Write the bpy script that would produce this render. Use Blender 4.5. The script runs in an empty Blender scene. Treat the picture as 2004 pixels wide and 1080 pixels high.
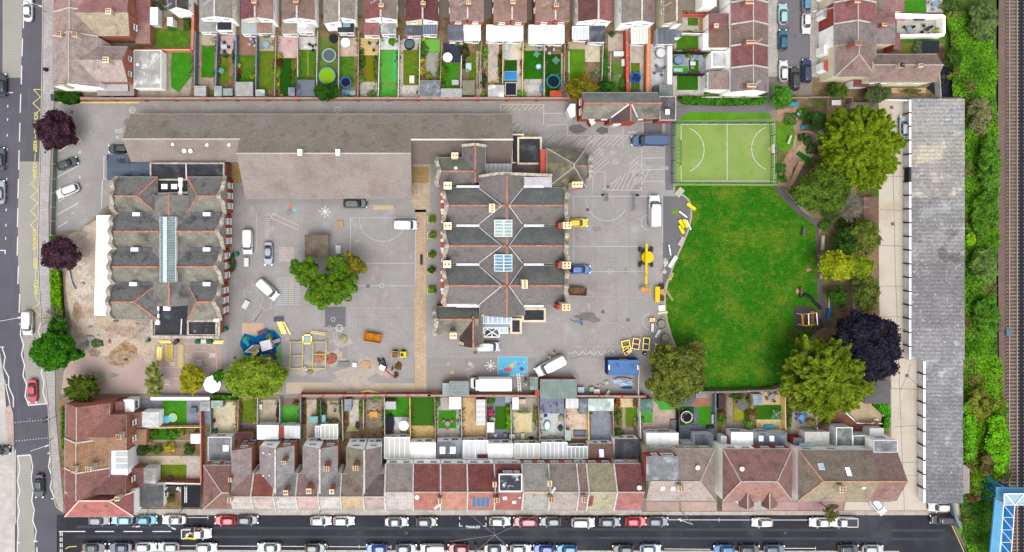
# Aerial view of a school, its playgrounds and the terraces round it.
# Order: camera, sky, sun, exposure; helpers; ground and markings; buildings; vehicles; vegetation; gardens; railway, site and people.
import bpy,math,random
import numpy as np
from mathutils import Vector,Matrix,geometry
R=math.radians
random.seed(7)
rng=np.random.default_rng(11)
sc=bpy.context.scene
col=sc.collection
NX,NY,H,S=850.0,440.0,140.0,0.1
cd=bpy.data.cameras.new('camera')
cam=bpy.data.objects.new('camera',cd)
col.objects.link(cam)
sc.camera=cam
cam.location=((NX-1002)*S,(540-NY)*S,H)
cam.rotation_euler=(0,0,0)
cd.sensor_fit='HORIZONTAL'
cd.sensor_width=36
cd.lens=36*H/200.4
cd.shift_x=(1002-NX)*S/200.4
cd.shift_y=-(540-NY)*S/200.4
cd.clip_start=1
cd.clip_end=3000
SUN_EL,SUN_AZ=70.0,188.0
wd=bpy.data.worlds.new('World')
sc.world=wd
wd.use_nodes=True
wn=wd.node_tree.nodes
wl=wd.node_tree.links
wn.clear()
wo=wn.new('ShaderNodeOutputWorld')
wb=wn.new('ShaderNodeBackground')
sky=wn.new('ShaderNodeTexSky')
sky.sky_type='NISHITA'
sky.sun_disc=False
sky.sun_elevation=R(SUN_EL)
sky.sun_rotation=R(SUN_AZ)
sky.dust_density=4.0
hs=wn.new('ShaderNodeHueSaturation')
hs.inputs['Saturation'].default_value=0.22
wl.new(sky.outputs[0],hs.inputs['Color'])
wl.new(hs.outputs[0],wb.inputs[0])
wb.inputs[1].default_value=0.15
wl.new(wb.outputs[0],wo.inputs[0])
sd=bpy.data.lights.new('sun','SUN')
sd.energy=0.9
sd.angle=R(40)
sd.color=(1.0,0.97,0.93)
so=bpy.data.objects.new('sun',sd)
col.objects.link(so)
so.rotation_euler=(R(90-SUN_EL),0,R(180-SUN_AZ))
sc.view_settings.view_transform='Standard'
sc.view_settings.look='None'
sc.view_settings.gamma=1
sc.view_settings.exposure=1.48
def W(px,py,z=0.0):
 k=(H-z)/H
 return Vector(((NX-1002+(px-NX)*k)*S,(540-NY-(py-NY)*k)*S,z))
KD=2.7
def lin1(v):
 v/=255.0
 return v/12.92 if v<=0.04045 else((v+0.055)/1.055)**2.4
def D(r,g,b):
 return tuple(min(0.85,lin1(c)/KD)for c in(r,g,b))
def tag(o,label=None,cat=None,group=None,kind=None):
 if label:o['label']=label
 if cat:o['category']=cat
 if group:o['group']=group
 if kind:o['kind']=kind
 return o
def empty(name,loc,label=None,cat=None,group=None,rz=0):
 o=bpy.data.objects.new(name,None)
 o.empty_display_size=0.3
 col.objects.link(o)
 o.location=loc
 o.rotation_euler=(0,0,rz)
 return tag(o,label,cat,group)
def rootloc(p):
 v=Vector((0,0,0))
 while p is not None:
  v+=Vector(p.location)
  p=p.parent
 return v
MC={}
def mk(c,rough=0.9,n=(0.35,0.12),f=(5,0.12),pat=None,tint=None,metal=0.0,spec=0.06,bump=0.0,isl=0.0,coat=0.0,trans=0.0,tint2=None,oc=False,objrand=0.0):
 key=repr((c,rough,n,f,pat,tint,metal,spec,bump,isl,coat,trans,tint2,oc,objrand))
 if key in MC:return MC[key]
 m=bpy.data.materials.new('surface')
 MC[key]=m
 m.use_nodes=True
 N=m.node_tree.nodes;L=m.node_tree.links
 bs=N['Principled BSDF']
 bs.inputs['Roughness'].default_value=rough
 bs.inputs['Metallic'].default_value=metal
 bs.inputs['Specular IOR Level'].default_value=spec
 bs.inputs['Coat Weight'].default_value=coat
 geo=N.new('ShaderNodeNewGeometry')
 tc=N.new('ShaderNodeTexCoord')
 P=tc.outputs['Object']if oc else geo.outputs['Position']
 rgb=N.new('ShaderNodeRGB');rgb.outputs[0].default_value=(*c,1)
 cur=rgb.outputs[0]
 def noise(scale,det=3,ro=0.6):
  t=N.new('ShaderNodeTexNoise');t.inputs['Scale'].default_value=scale
  t.inputs['Detail'].default_value=det;t.inputs['Roughness'].default_value=ro
  L.new(P,t.inputs['Vector']);return t.outputs['Fac']
 def mr(src,a,b,lo,hi):
  t=N.new('ShaderNodeMapRange');L.new(src,t.inputs[0])
  for i,v in enumerate((a,b,lo,hi)):t.inputs[i+1].default_value=v
  return t.outputs[0]
 def mul(a,b):
  t=N.new('ShaderNodeMath');t.operation='MULTIPLY';L.new(a,t.inputs[0]);L.new(b,t.inputs[1]);return t.outputs[0]
 for ti in(tint,tint2):
  if ti:
   tcx,ts,lo,hi=ti
   mx=N.new('ShaderNodeMix');mx.data_type='RGBA'
   L.new(mr(noise(ts,4),lo,hi,0,1),mx.inputs[0])
   L.new(cur,mx.inputs[6]);mx.inputs[7].default_value=(*tcx,1)
   cur=mx.outputs[2]
 fac=None
 def acc(v):
  nonlocal fac
  fac=v if fac is None else mul(fac,v)
 if n:acc(mr(noise(n[0]),0.3,0.7,1-n[1],1+n[1]))
 if f:acc(mr(noise(f[0],5,0.7),0.3,0.7,1-f[1],1+f[1]))
 if isl:acc(mr(geo.outputs['Random Per Island'],0,1,1-isl,1+isl))
 hb=None
 if pat:
  if pat[0]=='stripe':
   _,per,dark,ax=pat
   wv=N.new('ShaderNodeTexWave');wv.wave_type='BANDS';wv.bands_direction=ax
   wv.inputs['Scale'].default_value=1/per/3.18;wv.inputs['Distortion'].default_value=0.0
   L.new(tc.outputs['UV'],wv.inputs['Vector'])
   hb=wv.outputs['Fac'];acc(mr(hb,0,1,1-dark,1+dark*0.4))
  else:
   _,bw,bh,ms,dark,off=pat
   bt=N.new('ShaderNodeTexBrick');bt.offset=off;bt.squash=1
   bt.inputs['Color1'].default_value=(1.06,1.06,1.06,1);bt.inputs['Color2'].default_value=(0.9,0.9,0.9,1)
   bt.inputs['Mortar'].default_value=(1-dark,)*3+(1,)
   bt.inputs['Scale'].default_value=1;bt.inputs['Mortar Size'].default_value=ms
   bt.inputs['Mortar Smooth'].default_value=0.3
   bt.inputs['Brick Width'].default_value=bw;bt.inputs['Row Height'].default_value=bh
   L.new(tc.outputs['UV'],bt.inputs['Vector'])
   acc(bt.outputs['Color']);hb=bt.outputs['Color']
 if objrand:
  oi=N.new('ShaderNodeObjectInfo');acc(mr(oi.outputs['Random'],0,1,1-objrand,1+objrand))
 if fac is not None:
  hv=N.new('ShaderNodeHueSaturation');L.new(cur,hv.inputs['Color']);L.new(fac,hv.inputs['Value']);cur=hv.outputs[0]
 L.new(cur,bs.inputs['Base Color'])
 if bump and hb is None and f:hb=noise(f[0]*1.5,4)
 if bump and hb is not None:
  bp=N.new('ShaderNodeBump');bp.inputs['Strength'].default_value=bump;bp.inputs['Distance'].default_value=0.05
  L.new(hb,bp.inputs['Height']);L.new(bp.outputs[0],bs.inputs['Normal'])
 if trans:
  tr=N.new('ShaderNodeBsdfTranslucent');L.new(cur,tr.inputs[0])
  ms_=N.new('ShaderNodeMixShader');ms_.inputs[0].default_value=trans
  out=N['Material Output'];L.new(bs.outputs[0],ms_.inputs[1]);L.new(tr.outputs[0],ms_.inputs[2]);L.new(ms_.outputs[0],out.inputs[0])
 return m
WHITE=(0.8,0.8,0.8)
def tile(r,g,b,moss=None):
 a=(r+g+b)/3;r,g,b=(min(250,(v*.76+a*.24)*1.17)for v in(r,g,b))
 dk=D(r*.8,g*.8,b*.8)
 return mk(D(r,g,b),0.85,(0.5,.14),(3.2,.26),('brick',.42,.38,.05,.26,0.0),(dk,0.8,.52,.72),bump=.4,tint2=(D(r*.7+60,g*.7+58,b*.7+48),1.6,.6,.75))
def slate(r,g,b):
 return mk(D(r,g,b),0.6,(0.4,.2),(4,.25),('brick',.3,.22,.015,.22,.5),(D(128,128,100),0.45,.52,.7),bump=.4,tint2=(D(r*.6,g*.6,b*.62),.3,.5,.7))
def felt(r,g,b):
 return mk(D(r,g,b),0.8,(0.6,.22),(3,.2),('brick',60,1.0,.02,.15,0),(D(min(255,r*1.35),min(255,g*1.35),min(255,b*1.35)),.5,.5,.68))
def wood(r,g,b,w=.14):
 return mk(D(r,g,b),0.85,(0.8,.15),(6,.2),('brick',60,w,.02,.4,0))
def plain(r,g,b,rough=.7,**k):
 return mk(D(r,g,b),rough,**k)
def corr(r,g,b,per=.25,dark=.25,ax='X'):
 return mk(D(r,g,b),0.7,(0.5,.15),(3,.15),('stripe',per,dark,ax),bump=.3)
def slabs(r,g,b,w=.6,h=.6):
 return mk(D(r,g,b),0.9,(0.4,.12),(2.5,.15),('brick',w,h,.03,.25,0))
M_WHITE=mk((.5,.5,.5),0.5,(0.7,.14),(3,.06))
M_OFFW=mk((.44,.43,.41),0.7,(0.6,.1),(3,.08))
M_POLY=mk(D(238,239,242),0.35,(0.6,.08),(3,.06),('stripe',.9,.08,'X'))
M_RENDER=mk((.74,.73,.69),0.9,(0.7,.1),(4,.05))
M_CREAM=mk((.52,.47,.33),0.9,(0.7,.1),(4,.05))
M_BRICK=mk((.26,.10,.065),0.9,(0.8,.15),(6,.15),('brick',.225,.075,.01,.25,.5))
M_REDB=mk((.25,.05,.035),0.9,(0.8,.15),(6,.15),('brick',.225,.075,.01,.15,.5))
M_YBRICK=mk((.34,.29,.21),0.9,(0.8,.2),(6,.15))
M_STONE=mk((.21,.185,.155),0.95,(1.6,.35),(4,.4),bump=.6)
M_GLASS=mk((.03,.04,.05),0.08,None,None,spec=.6)
M_GLASSB=mk((.20,.29,.33),0.12,(0.7,.25),None,spec=.6)
M_POT=mk((.24,.10,.06),0.9)
M_PARTY=mk((.27,.25,.24),0.9,(1.5,.2),(6,.25))
M_DARK=mk((.012,.012,.014),0.7)
M_BLACK=mk((.02,.02,.022),0.5,None,None)
M_METAL=mk((.35,.36,.38),0.35,(1,.1),None,metal=.7)
M_LEAD=mk((.40,.40,.42),0.6,(1.2,.25),(5,.2))
M_RIDGE=mk((.235,.085,.055),0.85,(1.5,.3),(6,.35),tint=((.16,.12,.10),1.2,.5,.7))
M_MORTAR=mk((.21,.18,.16),0.9,(1.5,.2),(6,.2))
M_FENCE=mk((.22,.17,.12),0.9,(0.5,.3),(6,.25))
M_FENCEG=mk((.30,.29,.27),0.9,(0.5,.25),(6,.2))
M_FENCEB=mk((.085,.10,.135),0.8,(0.5,.2),(6,.2))
M_TIMBER=mk((.50,.36,.16),0.8,(0.8,.2),(6,.2))
M_TIMBY=mk((.58,.45,.15),0.8,(0.8,.15),(6,.2))
class MB:
 def __init__(s):s.v=[];s.f=[];s.m=[]
 def poly(s,pts,m=0):
  i=len(s.v);s.v+=[tuple(p)for p in pts];s.f.append(tuple(range(i,i+len(pts))));s.m.append(m);return s
 def prism(s,pts,z0,z1,m=0,mtop=None,bottom=True):
  n=len(pts);zt=z1 if isinstance(z1,(list,tuple))else[z1]*n
  zb=z0 if isinstance(z0,(list,tuple))else[z0]*n
  a=sum(pts[i][0]*pts[(i+1)%n][1]-pts[(i+1)%n][0]*pts[i][1]for i in range(n))
  idx=list(range(n))
  if a<0:idx=idx[::-1]
  i=len(s.v)
  s.v+=[(pts[k][0],pts[k][1],zb[k])for k in idx]+[(pts[k][0],pts[k][1],zt[k])for k in idx]
  for k in range(n):
   q=(k+1)%n;s.f.append((i+k,i+q,i+n+q,i+n+k));s.m.append(m)
  s.f.append(tuple(range(i+n,i+2*n)));s.m.append(m if mtop is None else mtop)
  if bottom:s.f.append(tuple(range(i+n-1,i-1,-1)));s.m.append(m)
  return s
 def box(s,c,sz,rz=0.0,m=0,mtop=None):
  cx,cy,cz=c;hx,hy,hz=sz[0]/2,sz[1]/2,sz[2]/2
  ca,sa=math.cos(rz),math.sin(rz)
  pts=[(cx+x*ca-y*sa,cy+x*sa+y*ca)for x,y in((-hx,-hy),(hx,-hy),(hx,hy),(-hx,hy))]
  return s.prism(pts,cz-hz,cz+hz,m,mtop)
 def obox(s,o,u,v,w,m=0):
  c=[o+a*u+b*v+d*w for d in(-1,1)for a,b in((-1,-1),(1,-1),(1,1),(-1,1))]
  i=len(s.v);s.v+=[tuple(p)for p in c]
  for q in((3,2,1,0),(4,5,6,7),(0,1,5,4),(1,2,6,5),(2,3,7,6),(3,0,4,7)):
   s.f.append(tuple(i+k for k in q));s.m.append(m)
  return s
 def beam(s,p,q,w,h=None,m=0):
  p=Vector(p);q=Vector(q);d=q-p
  if d.length<1e-4:return s
  h=h or w;u=d/2;t=d.normalized()
  a=t.cross(Vector((0,0,1)))
  if a.length<1e-3:a=Vector((1,0,0))
  a.normalize();b=a.cross(t)
  return s.obox((p+q)/2,u,a*(w/2),b*(h/2),m)
 def tube(s,p,q,r0,r1=None,n=8,m=0,caps=True):
  p=Vector(p);q=Vector(q);r1=r0 if r1 is None else r1
  t=(q-p).normalized();a=t.cross(Vector((0,0,1)))
  if a.length<1e-3:a=Vector((1,0,0))
  a.normalize();b=t.cross(a);i=len(s.v)
  for c,r in((p,r0),(q,r1)):
   for k in range(n):
    an=2*math.pi*k/n;s.v.append(tuple(c+a*(math.cos(an)*r)+b*(math.sin(an)*r)))
  for k in range(n):
   g=(k+1)%n;s.f.append((i+k,i+g,i+n+g,i+n+k));s.m.append(m)
  if caps:
   s.f.append(tuple(i+k for k in range(n-1,-1,-1)));s.m.append(m)
   s.f.append(tuple(i+n+k for k in range(n)));s.m.append(m)
  return s
 def ring(s,c,r0,r1,z0,z1,n=28,m=0,a0=0,a1=360):
  full=abs(a1-a0)>=360;k=n if full else n+1;i=len(s.v)
  for j in range(k):
   an=R(a0+(a1-a0)*j/n);ca,sa=math.cos(an),math.sin(an)
   s.v+=[(c[0]+r0*ca,c[1]+r0*sa,z0),(c[0]+r1*ca,c[1]+r1*sa,z0),(c[0]+r1*ca,c[1]+r1*sa,z1),(c[0]+r0*ca,c[1]+r0*sa,z1)]
  for j in range(n):
   a=i+4*j;b=i+4*((j+1)%k)
   for p,q in((0,1),(1,2),(2,3),(3,0)):
    s.f.append((a+p,b+p,b+q,a+q));s.m.append(m)
  return s
 def disc(s,c,r,z0,z1,n=24,m=0,ry=None,rz=0):
  ry=ry or r
  return s.prism([(c[0]+r*math.cos(6.28318*k/n)*math.cos(rz)-ry*math.sin(6.28318*k/n)*math.sin(rz),c[1]+r*math.cos(6.28318*k/n)*math.sin(rz)+ry*math.sin(6.28318*k/n)*math.cos(rz))for k in range(n)],z0,z1,m)
 def build(s,name,mats,parent=None,smooth=False,label=None,cat=None,group=None,kind=None,uv=True):
  me=bpy.data.meshes.new(name)
  if parent is not None:off=rootloc(parent)
  else:
   a=np.array(s.v);off=Vector(((a[:,0].min()+a[:,0].max())/2,(a[:,1].min()+a[:,1].max())/2,a[:,2].min()))
  vs=[(x-off.x,y-off.y,z-off.z)for x,y,z in s.v]
  me.from_pydata(vs,[],s.f)
  if not isinstance(mats,(list,tuple)):mats=[mats]
  for m in mats:me.materials.append(m)
  me.polygons.foreach_set('material_index',s.m)
  if smooth:me.polygons.foreach_set('use_smooth',[True]*len(s.f))
  me.update()
  if uv:
   ul=me.uv_layers.new(name='UVMap');dat=np.zeros((len(me.loops),2),dtype=np.float32)
   V=s.v;Z=Vector((0,0,1));k=0
   for p in me.polygons:
    nn=p.normal
    if abs(nn.z)>0.985:u=Vector((1,0,0));v=Vector((0,1,0))
    else:
     u=Z.cross(nn).normalized();v=nn.cross(u)
    for li in p.loop_indices:
     q=Vector(V[me.loops[li].vertex_index]);dat[li]=(q.dot(u),q.dot(v))
   ul.data.foreach_set('uv',dat.ravel())
  o=bpy.data.objects.new(name,me);col.objects.link(o)
  if parent is not None:o.parent=parent
  else:o.location=off
  return tag(o,label,cat,group,kind)
def mesh_np(name,V,F):
 me=bpy.data.meshes.new(name);m,k=F.shape
 me.vertices.add(len(V));me.vertices.foreach_set('co',V.astype(np.float32).ravel())
 me.loops.add(m*k);me.loops.foreach_set('vertex_index',F.astype(np.int32).ravel())
 me.polygons.add(m);me.polygons.foreach_set('loop_start',np.arange(0,m*k,k,dtype=np.int32))
 me.update(calc_edges=True);me.validate()
 return me
def rc(x0,y0,x1,y1):return[(x0,y0),(x1,y0),(x1,y1),(x0,y1)]
def sheet(name,pts,mat,lvl=1,z=None,th=0.0):
 z=0.004*lvl if z is None else z
 b=MB();P=[W(x,y,z)for x,y in pts]
 if th:b.prism(P,z-th,z)
 else:
  a=sum(P[i].x*P[(i+1)%len(P)].y-P[(i+1)%len(P)].x*P[i].y for i in range(len(P)))
  b.poly(P if a>0 else P[::-1])
 return b.build(name,mat,kind='structure')
def lines(name,segs,w,mat,lvl=6):
 b=MB();z=0.004*lvl
 for s in segs:
  for i in range(len(s)-1):
   p=W(*s[i],z);q=W(*s[i+1],z);d=(q-p)
   if d.length<1e-3:continue
   t=d.normalized()*(w*S/2 if i+2<len(s)else 0);n=Vector((-d.y,d.x,0)).normalized()*(w*S/2)
   zz=Vector((0,0,0.0004*(i%2)))
   b.poly([p-n+zz,q+t-n+zz,q+t+n+zz,p+n+zz])
 return b.build(name,mat,kind='structure',uv=False)
def arc(cx,cy,r,a0,a1,n=24,ry=None):
 ry=ry or r
 return[(cx+r*math.cos(R(a0+(a1-a0)*k/n)),cy+ry*math.sin(R(a0+(a1-a0)*k/n)))for k in range(n+1)]
def text(name,s,px,py,size,rot,mat,lvl=7,spacing=1.0,weight=0.0,sx=1.0):
 cu=bpy.data.curves.new(name,'FONT');cu.body=s;cu.size=size;cu.align_x='CENTER';cu.align_y='CENTER'
 cu.space_character=spacing;cu.offset=weight
 o=bpy.data.objects.new(name,cu);col.objects.link(o)
 bpy.context.view_layer.update()
 me=bpy.data.meshes.new_from_object(o.evaluated_get(bpy.context.evaluated_depsgraph_get()))
 bpy.data.objects.remove(o)
 me.materials.clear();me.materials.append(mat)
 o=bpy.data.objects.new(name,me);col.objects.link(o)
 o.location=W(px,py,0.004*lvl);o.rotation_euler=(0,0,R(rot));o.scale=(sx,1,1)
 return tag(o,kind='structure')
A_NEW=mk(D(56,57,64),.85,(.2,.16),(4,.25),tint=(D(82,84,92),.08,.5,.75))
A_ROAD=mk(D(104,102,111),.9,(.15,.10),(5,.16),tint=(D(96,95,104),.1,.45,.7))
A_PLAY=mk(D(168,164,161),.95,(.3,.07),(3,.13),tint=(D(160,150,150),.09,.5,.7),tint2=(D(180,178,180),.35,.55,.75))
A_PLAY2=mk(D(160,153,150),.95,(.10,.07),(4,.09),tint=(D(170,166,166),.12,.5,.7))
A_DARK=mk(D(120,118,122),.95,(.2,.1),(4,.12))
A_PATH=mk(D(128,124,128),.95,(.2,.08),(5,.12))
BEIGE=mk(D(172,168,160),.95,(.15,.07),(5,.10),('stripe',.55,.05,'Y'))
CONC=mk(D(216,206,190),.95,(.12,.07),(3,.12),tint=(D(196,180,158),.12,.5,.7))
DIRT=mk(D(206,188,168),.95,(.2,.1),(2.5,.22),tint=(D(176,152,130),.35,.48,.68),tint2=(D(222,212,200),.5,.52,.68),bump=.6)
SOILG=mk(D(140,120,100),.95,(.4,.2),(3,.25),tint=(D(100,110,60),.5,.5,.7),bump=.5)
PAVE=slabs(196,190,182,.75,.75)
PAVEP=slabs(205,178,172,.5,.5)
GRASSF=mk(D(48,112,14),.95,(.9,.2),(3.2,.55),tint=(D(92,126,27),.2,.46,.68),tint2=(D(116,130,46),.7,.54,.78),bump=.7)
LAWN=mk(D(76,126,34),.95,(.9,.2),(5,.4),tint=(D(110,132,30),.35,.48,.7),bump=.6)
LAWNY=mk(D(108,126,34),.95,(.9,.2),(5,.4),tint=(D(86,135,30),.4,.48,.7),bump=.6)
LAWND=mk(D(38,88,18),.95,(.5,.15),(8,.25),bump=.5)
TURF=mk(D(64,140,28),.9,(.8,.12),(7,.25),tint=(D(88,146,44),.7,.5,.75),bump=.4)
TURFB=mk(D(88,172,64),.9,(.6,.1),(9,.14))
TURFD=mk(D(62,112,26),.9,(.3,.05),(12,.12))
COURT=mk(D(143,170,88),.9,(.25,.08),(5,.14),tint=(D(160,170,110),.2,.48,.7),tint2=(D(126,156,72),.5,.52,.75))
MARKW=mk(D(236,235,235),.8,(1.2,.08),(8,.15))
MARKF=mk(D(206,203,204),.8,(.8,.08),(6,.1))
MARKB=mk(D(196,210,222),.8,(.8,.08),(6,.1))
MARKY=mk(D(232,220,120),.8,(1.2,.1),(6,.15))
MARKP=mk(D(205,172,170),.8,(.8,.1),(6,.15))
MARKC=mk(D(226,216,176),.8,(.8,.1),(6,.15))
b=MB();b.poly([(-600,-600,-.02),(600,-600,-.02),(600,600,-.02),(-600,600,-.02)])
b.build('ground',mk(D(150,140,128),.95,(.1,.1),(2,.15)),kind='structure')
KR=[(84,-60),(84,60),(82,180),(79,300),(76,400),(74,500),(77,560),(82,640),(90,750),(95,800),(98,870),(101,930),(104,965),(112,990),(130,1007)]
sheet('road',[(-120,-60)]+KR+[(130,1160),(-120,1160)],A_ROAD,0)
sheet('road',[(111,1007),(1850,1007),(1862,1020),(1905,1110),(1905,1160),(111,1160)],A_NEW,1)
sheet('road',[(1522,-60),(1585,-60),(1585,150),(1522,150)],A_PATH,1)
sheet('road',[(5,-60),(46,-60),(43,60),(41,152),(5,152)],BEIGE,1)
sheet('road',[(38,316),(76,316),(74,500),(77,560),(82,640),(90,750),(92,790),(54,794),(47,700),(40,600),(35,500),(35,400)],BEIGE,1)
sheet('road',[(33,893),(60,891),(64,980),(70,1110),(34,1110)],BEIGE,1)
PZ=0.12
def slab(name,pts,mat):return sheet(name,pts,mat,z=PZ,th=.14)
slab('pavement',KR[:-1]+[(124,1005),(124,985),(108,800),(108,730),(97,560),(95,400),(101,262),(106,190),(104,-60)],slabs(188,182,180))
slab('kerb',[(x-1.5,y)for x,y in KR[:-2]]+[(x+1,y)for x,y in KR[:-2][::-1]],mk(D(214,205,188),.9))
slab('pavement',[(93,725),(106,725),(107,752),(92,752)],PAVEP)if False else None
slab('pavement',[(-120,-60),(2,-60),(2,30),(5,60),(4,150),(-4,190),(-120,190)],PAVE)if False else None
slab('pavement',[(-120,690),(0,690),(8,740),(12,800),(22,830),(29,890),(29,1110),(-120,1110)],mk(D(205,200,194),.95,(.3,.1),(3,.12),('brick',1.2,.9,.03,.12,.5)))
sheet('pavement',[(20,790),(26,810),(28,870),(15,880),(10,800)],PAVEP,z=.125)
slab('pavement',[(262,996),(1256,997),(1256,1008),(245,1008),(245,1000)],PAVE)
slab('pavement',[(1256,1001),(1480,1001),(1480,1008),(1256,1008)],PAVE)
slab('pavement',[(1480,1000),(1850,1000),(1850,1008),(1480,1008)],slabs(200,185,175))
slab('pavement',[(165,1076),(1760,1078),(1760,1130),(150,1130),(150,1085)],PAVE)
slab('pavement',[(1503,-60),(1522,-60),(1522,150),(1503,150)],PAVE)
slab('pavement',[(1585,-60),(1609,-60),(1609,152),(1585,150)],PAVE)
sheet('forecourt',rc(1265,982,1330,1001),slabs(198,170,160,.2,.2),2)
sheet('forecourt',rc(1332,982,1404,1001),slabs(208,180,168,.2,.2),2)
sheet('forecourt',[(1406,982),(1562,982),(1562,1000),(1406,1000)],slabs(196,165,158,.2,.2),2)
sheet('forecourt',rc(1475,984,1503,1000),PAVE,3)
sheet('forecourt',rc(1562,980,1650,1000),slabs(186,150,150,.2,.2),2)
sheet('concrete_yard',[(1655,982),(1744,982),(1744,720),(1722,640),(1716,250),(1700,195),(1790,195),(1815,705),(1815,960),(1885,990),(1885,1008),(1650,1008)],CONC,1)
lines('yard_joint',[[(1745,220),(1752,520),(1762,800),(1770,1000)],[(1718,248),(1782,250)],[(1720,345),(1790,345)],[(1722,410),(1790,412)],[(1724,480),(1792,482)],[(1722,560),(1796,560)],[(1725,620),(1800,620)],[(1745,690),(1805,686)],[(1745,760),(1806,762)],[(1750,835),(1806,832)],[(1760,905),(1808,904)],[(1775,735),(1762,765)],[(1775,735),(1800,757)],[(1775,735),(1782,712)],[(1745,930),(1808,930)]],1.2,mk(D(158,146,130),.95),2)
sheet('trackbed',[(1950,-80),(1991,-80),(1991,1180),(1940,1180),(1950,600)],mk(D(128,108,100),.95,(.4,.12),(7,.35),bump=.8),1)
sheet('trackbed',[(1991,-80),(2080,-80),(2080,1180),(1991,1180)],mk(D(54,54,60),.95,(.4,.12),(7,.35),bump=.8),1)
sheet('embankment',[(1845,-80),(1955,-80),(1952,400),(1955,700),(1950,1180),(1905,1180),(1885,1010),(1885,190),(1850,190)],mk(D(78,104,40),.95,(.4,.3),(4,.3)),1)
sheet('playground',[(108,200),(240,197),(1110,196),(1130,230),(1310,236),(1322,250),(1320,380),(1352,405),(1348,440),(1325,500),(1300,580),(1310,640),(1335,700),(1325,772),(445,772),(300,772),(300,640),(222,650),(222,440),(212,400),(155,450),(108,452)],A_PLAY,1)
sheet('playground',[(1300,384),(1340,384),(1352,405),(1348,440),(1325,500),(1300,560),(1297,560),(1297,384)],A_DARK,2)
sheet('playground',[(440,390),(812,390),(812,770),(445,770)],A_PLAY2,2)
sheet('playground',[(450,400),(810,400),(810,740),(680,740),(680,600),(640,600),(640,740),(450,720)],A_PLAY,3)
sheet('playground',rc(636,600,676,640),A_DARK,4)
sheet('path',[(812,410),(834,410),(834,770),(812,770)],slabs(205,180,150,.6,.45),4)
sheet('path',[(560,748),(812,750),(812,770),(560,770)],mk(D(200,184,160),.95,(.2,.1),(3,.12)),4)
sheet('patio',[(808,305),(842,305),(842,415),(812,415),(804,390)],slabs(205,185,160,.6,.6),4)
sheet('patio',rc(806,326,840,358),slabs(178,150,105,.6,.6),5)
sheet('patio',rc(450,320,478,358),slabs(178,150,100,.45,.45),5)
sheet('playground',rc(836,700,1050,770),A_PLAY2,2)
sheet('building_site',[(134,460),(190,430),(190,600),(300,640),(330,660),(420,660),(430,770),(120,770),(128,700),(140,640),(128,560)],DIRT,3)
sheet('building_site',[(128,715),(190,690),(225,712),(275,690),(300,740),(290,768),(130,768)],mk(D(192,170,162),.95,(.2,.1),(3,.1)),4)
sheet('playground',[(302,676),(318,664),(405,664),(428,676),(434,690),(434,770),(302,770)],mk(D(188,166,158),.95,(.2,.08),(4,.1)),5)
sheet('trodden_soil',[(215,690),(245,665),(268,680),(270,700),(240,718),(210,712)],mk(D(188,160,128),.95,(.7,.25),(3,.35),tint=(D(160,126,92),.6,.46,.6),bump=.8),6)
_r=random.Random(5)
for _k,(_x,_y,_q)in enumerate(((668,668,22),(720,716,30),(690,740,40),(645,700,30),(600,720,26),(755,725,20))):sheet('sandy_ground',[(_x+_q*_r.uniform(.6,1.2)*math.cos(R(a)),_y+_q*.6*_r.uniform(.6,1.2)*math.sin(R(a)))for a in range(0,360,12)],mk(D(180+_k*2,172+_k,165),.95,(.4,.1),(3,.16),tint=(D(204,188,166),.5,.45,.7)),z=.0202+.0005*_k)
sheet('path',[(1310,208),(1345,203),(1500,203),(1508,190),(1545,200),(1500,222),(1345,222),(1328,234),(1320,270),(1318,372),(1302,372),(1302,236)],A_PATH,3)
sheet('path',[(1512,362),(1530,366),(1572,415),(1602,432),(1608,560),(1625,640),(1608,640),(1600,575),(1596,440),(1560,418),(1520,375)],mk(D(104,98,98),.95,(.3,.12),(4,.2)),4)
FIELD=[(1335,362),(1518,364),(1548,390),(1598,440),(1602,580),(1600,640),(1560,700),(1545,758),(1375,768),(1345,720),(1325,690),(1313,655),(1306,630),(1302,605),(1301,580),(1306,555),(1314,530),(1324,504),(1337,476),(1348,448),(1353,425),(1353,404),(1348,391),(1338,382),(1322,376),(1322,364)]
sheet('playing_field',FIELD,GRASSF,3)
lines('edging_kerb',[[(1322,377),(1338,382),(1348,391),(1353,404),(1353,425),(1348,448),(1337,476),(1324,504),(1314,530),(1306,555),(1301,580),(1302,605),(1306,630),(1313,655),(1327,690)]],3,mk(D(196,178,158),.9),5)
sheet('woodland_floor',[(1520,190),(1720,190),(1720,620),(1745,760),(1600,760),(1600,600),(1606,440),(1530,366),(1520,360)],mk(D(150,122,98),.95,(.3,.2),(3,.28),tint=(D(88,112,40),.22,.46,.6),tint2=(D(92,70,56),.3,.5,.7),bump=.8),2)
sheet('bark_chippings',[(1520,215),(1560,208),(1572,222),(1565,262),(1600,258),(1602,290),(1575,300),(1552,330),(1545,368),(1522,360),(1530,320),(1548,290),(1540,250),(1520,235)],mk(D(182,146,126),.95,(.6,.2),(5,.35),bump=.8),3)
sheet('grass_mound',[(1340,222),(1355,219),(1505,221),(1512,232),(1330,236)],mk(D(92,152,34),.95,(.4,.2),(8,.3)),4)
sheet('grass_mound',arc(1536,265,20,0,345,20,32),mk(D(92,150,34),.95,(.4,.2),(8,.3),tint=(D(140,140,50),.5,.5,.7)),4)
sheet('sports_court',[(1322,235),(1518,235),(1520,363),(1320,363)],COURT,5)
sheet('playground_mat',[(1552,598),(1592,600),(1615,640),(1590,650),(1555,646)],mk(D(84,76,72),.95,(.4,.1),(6,.2)),5)
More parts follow.
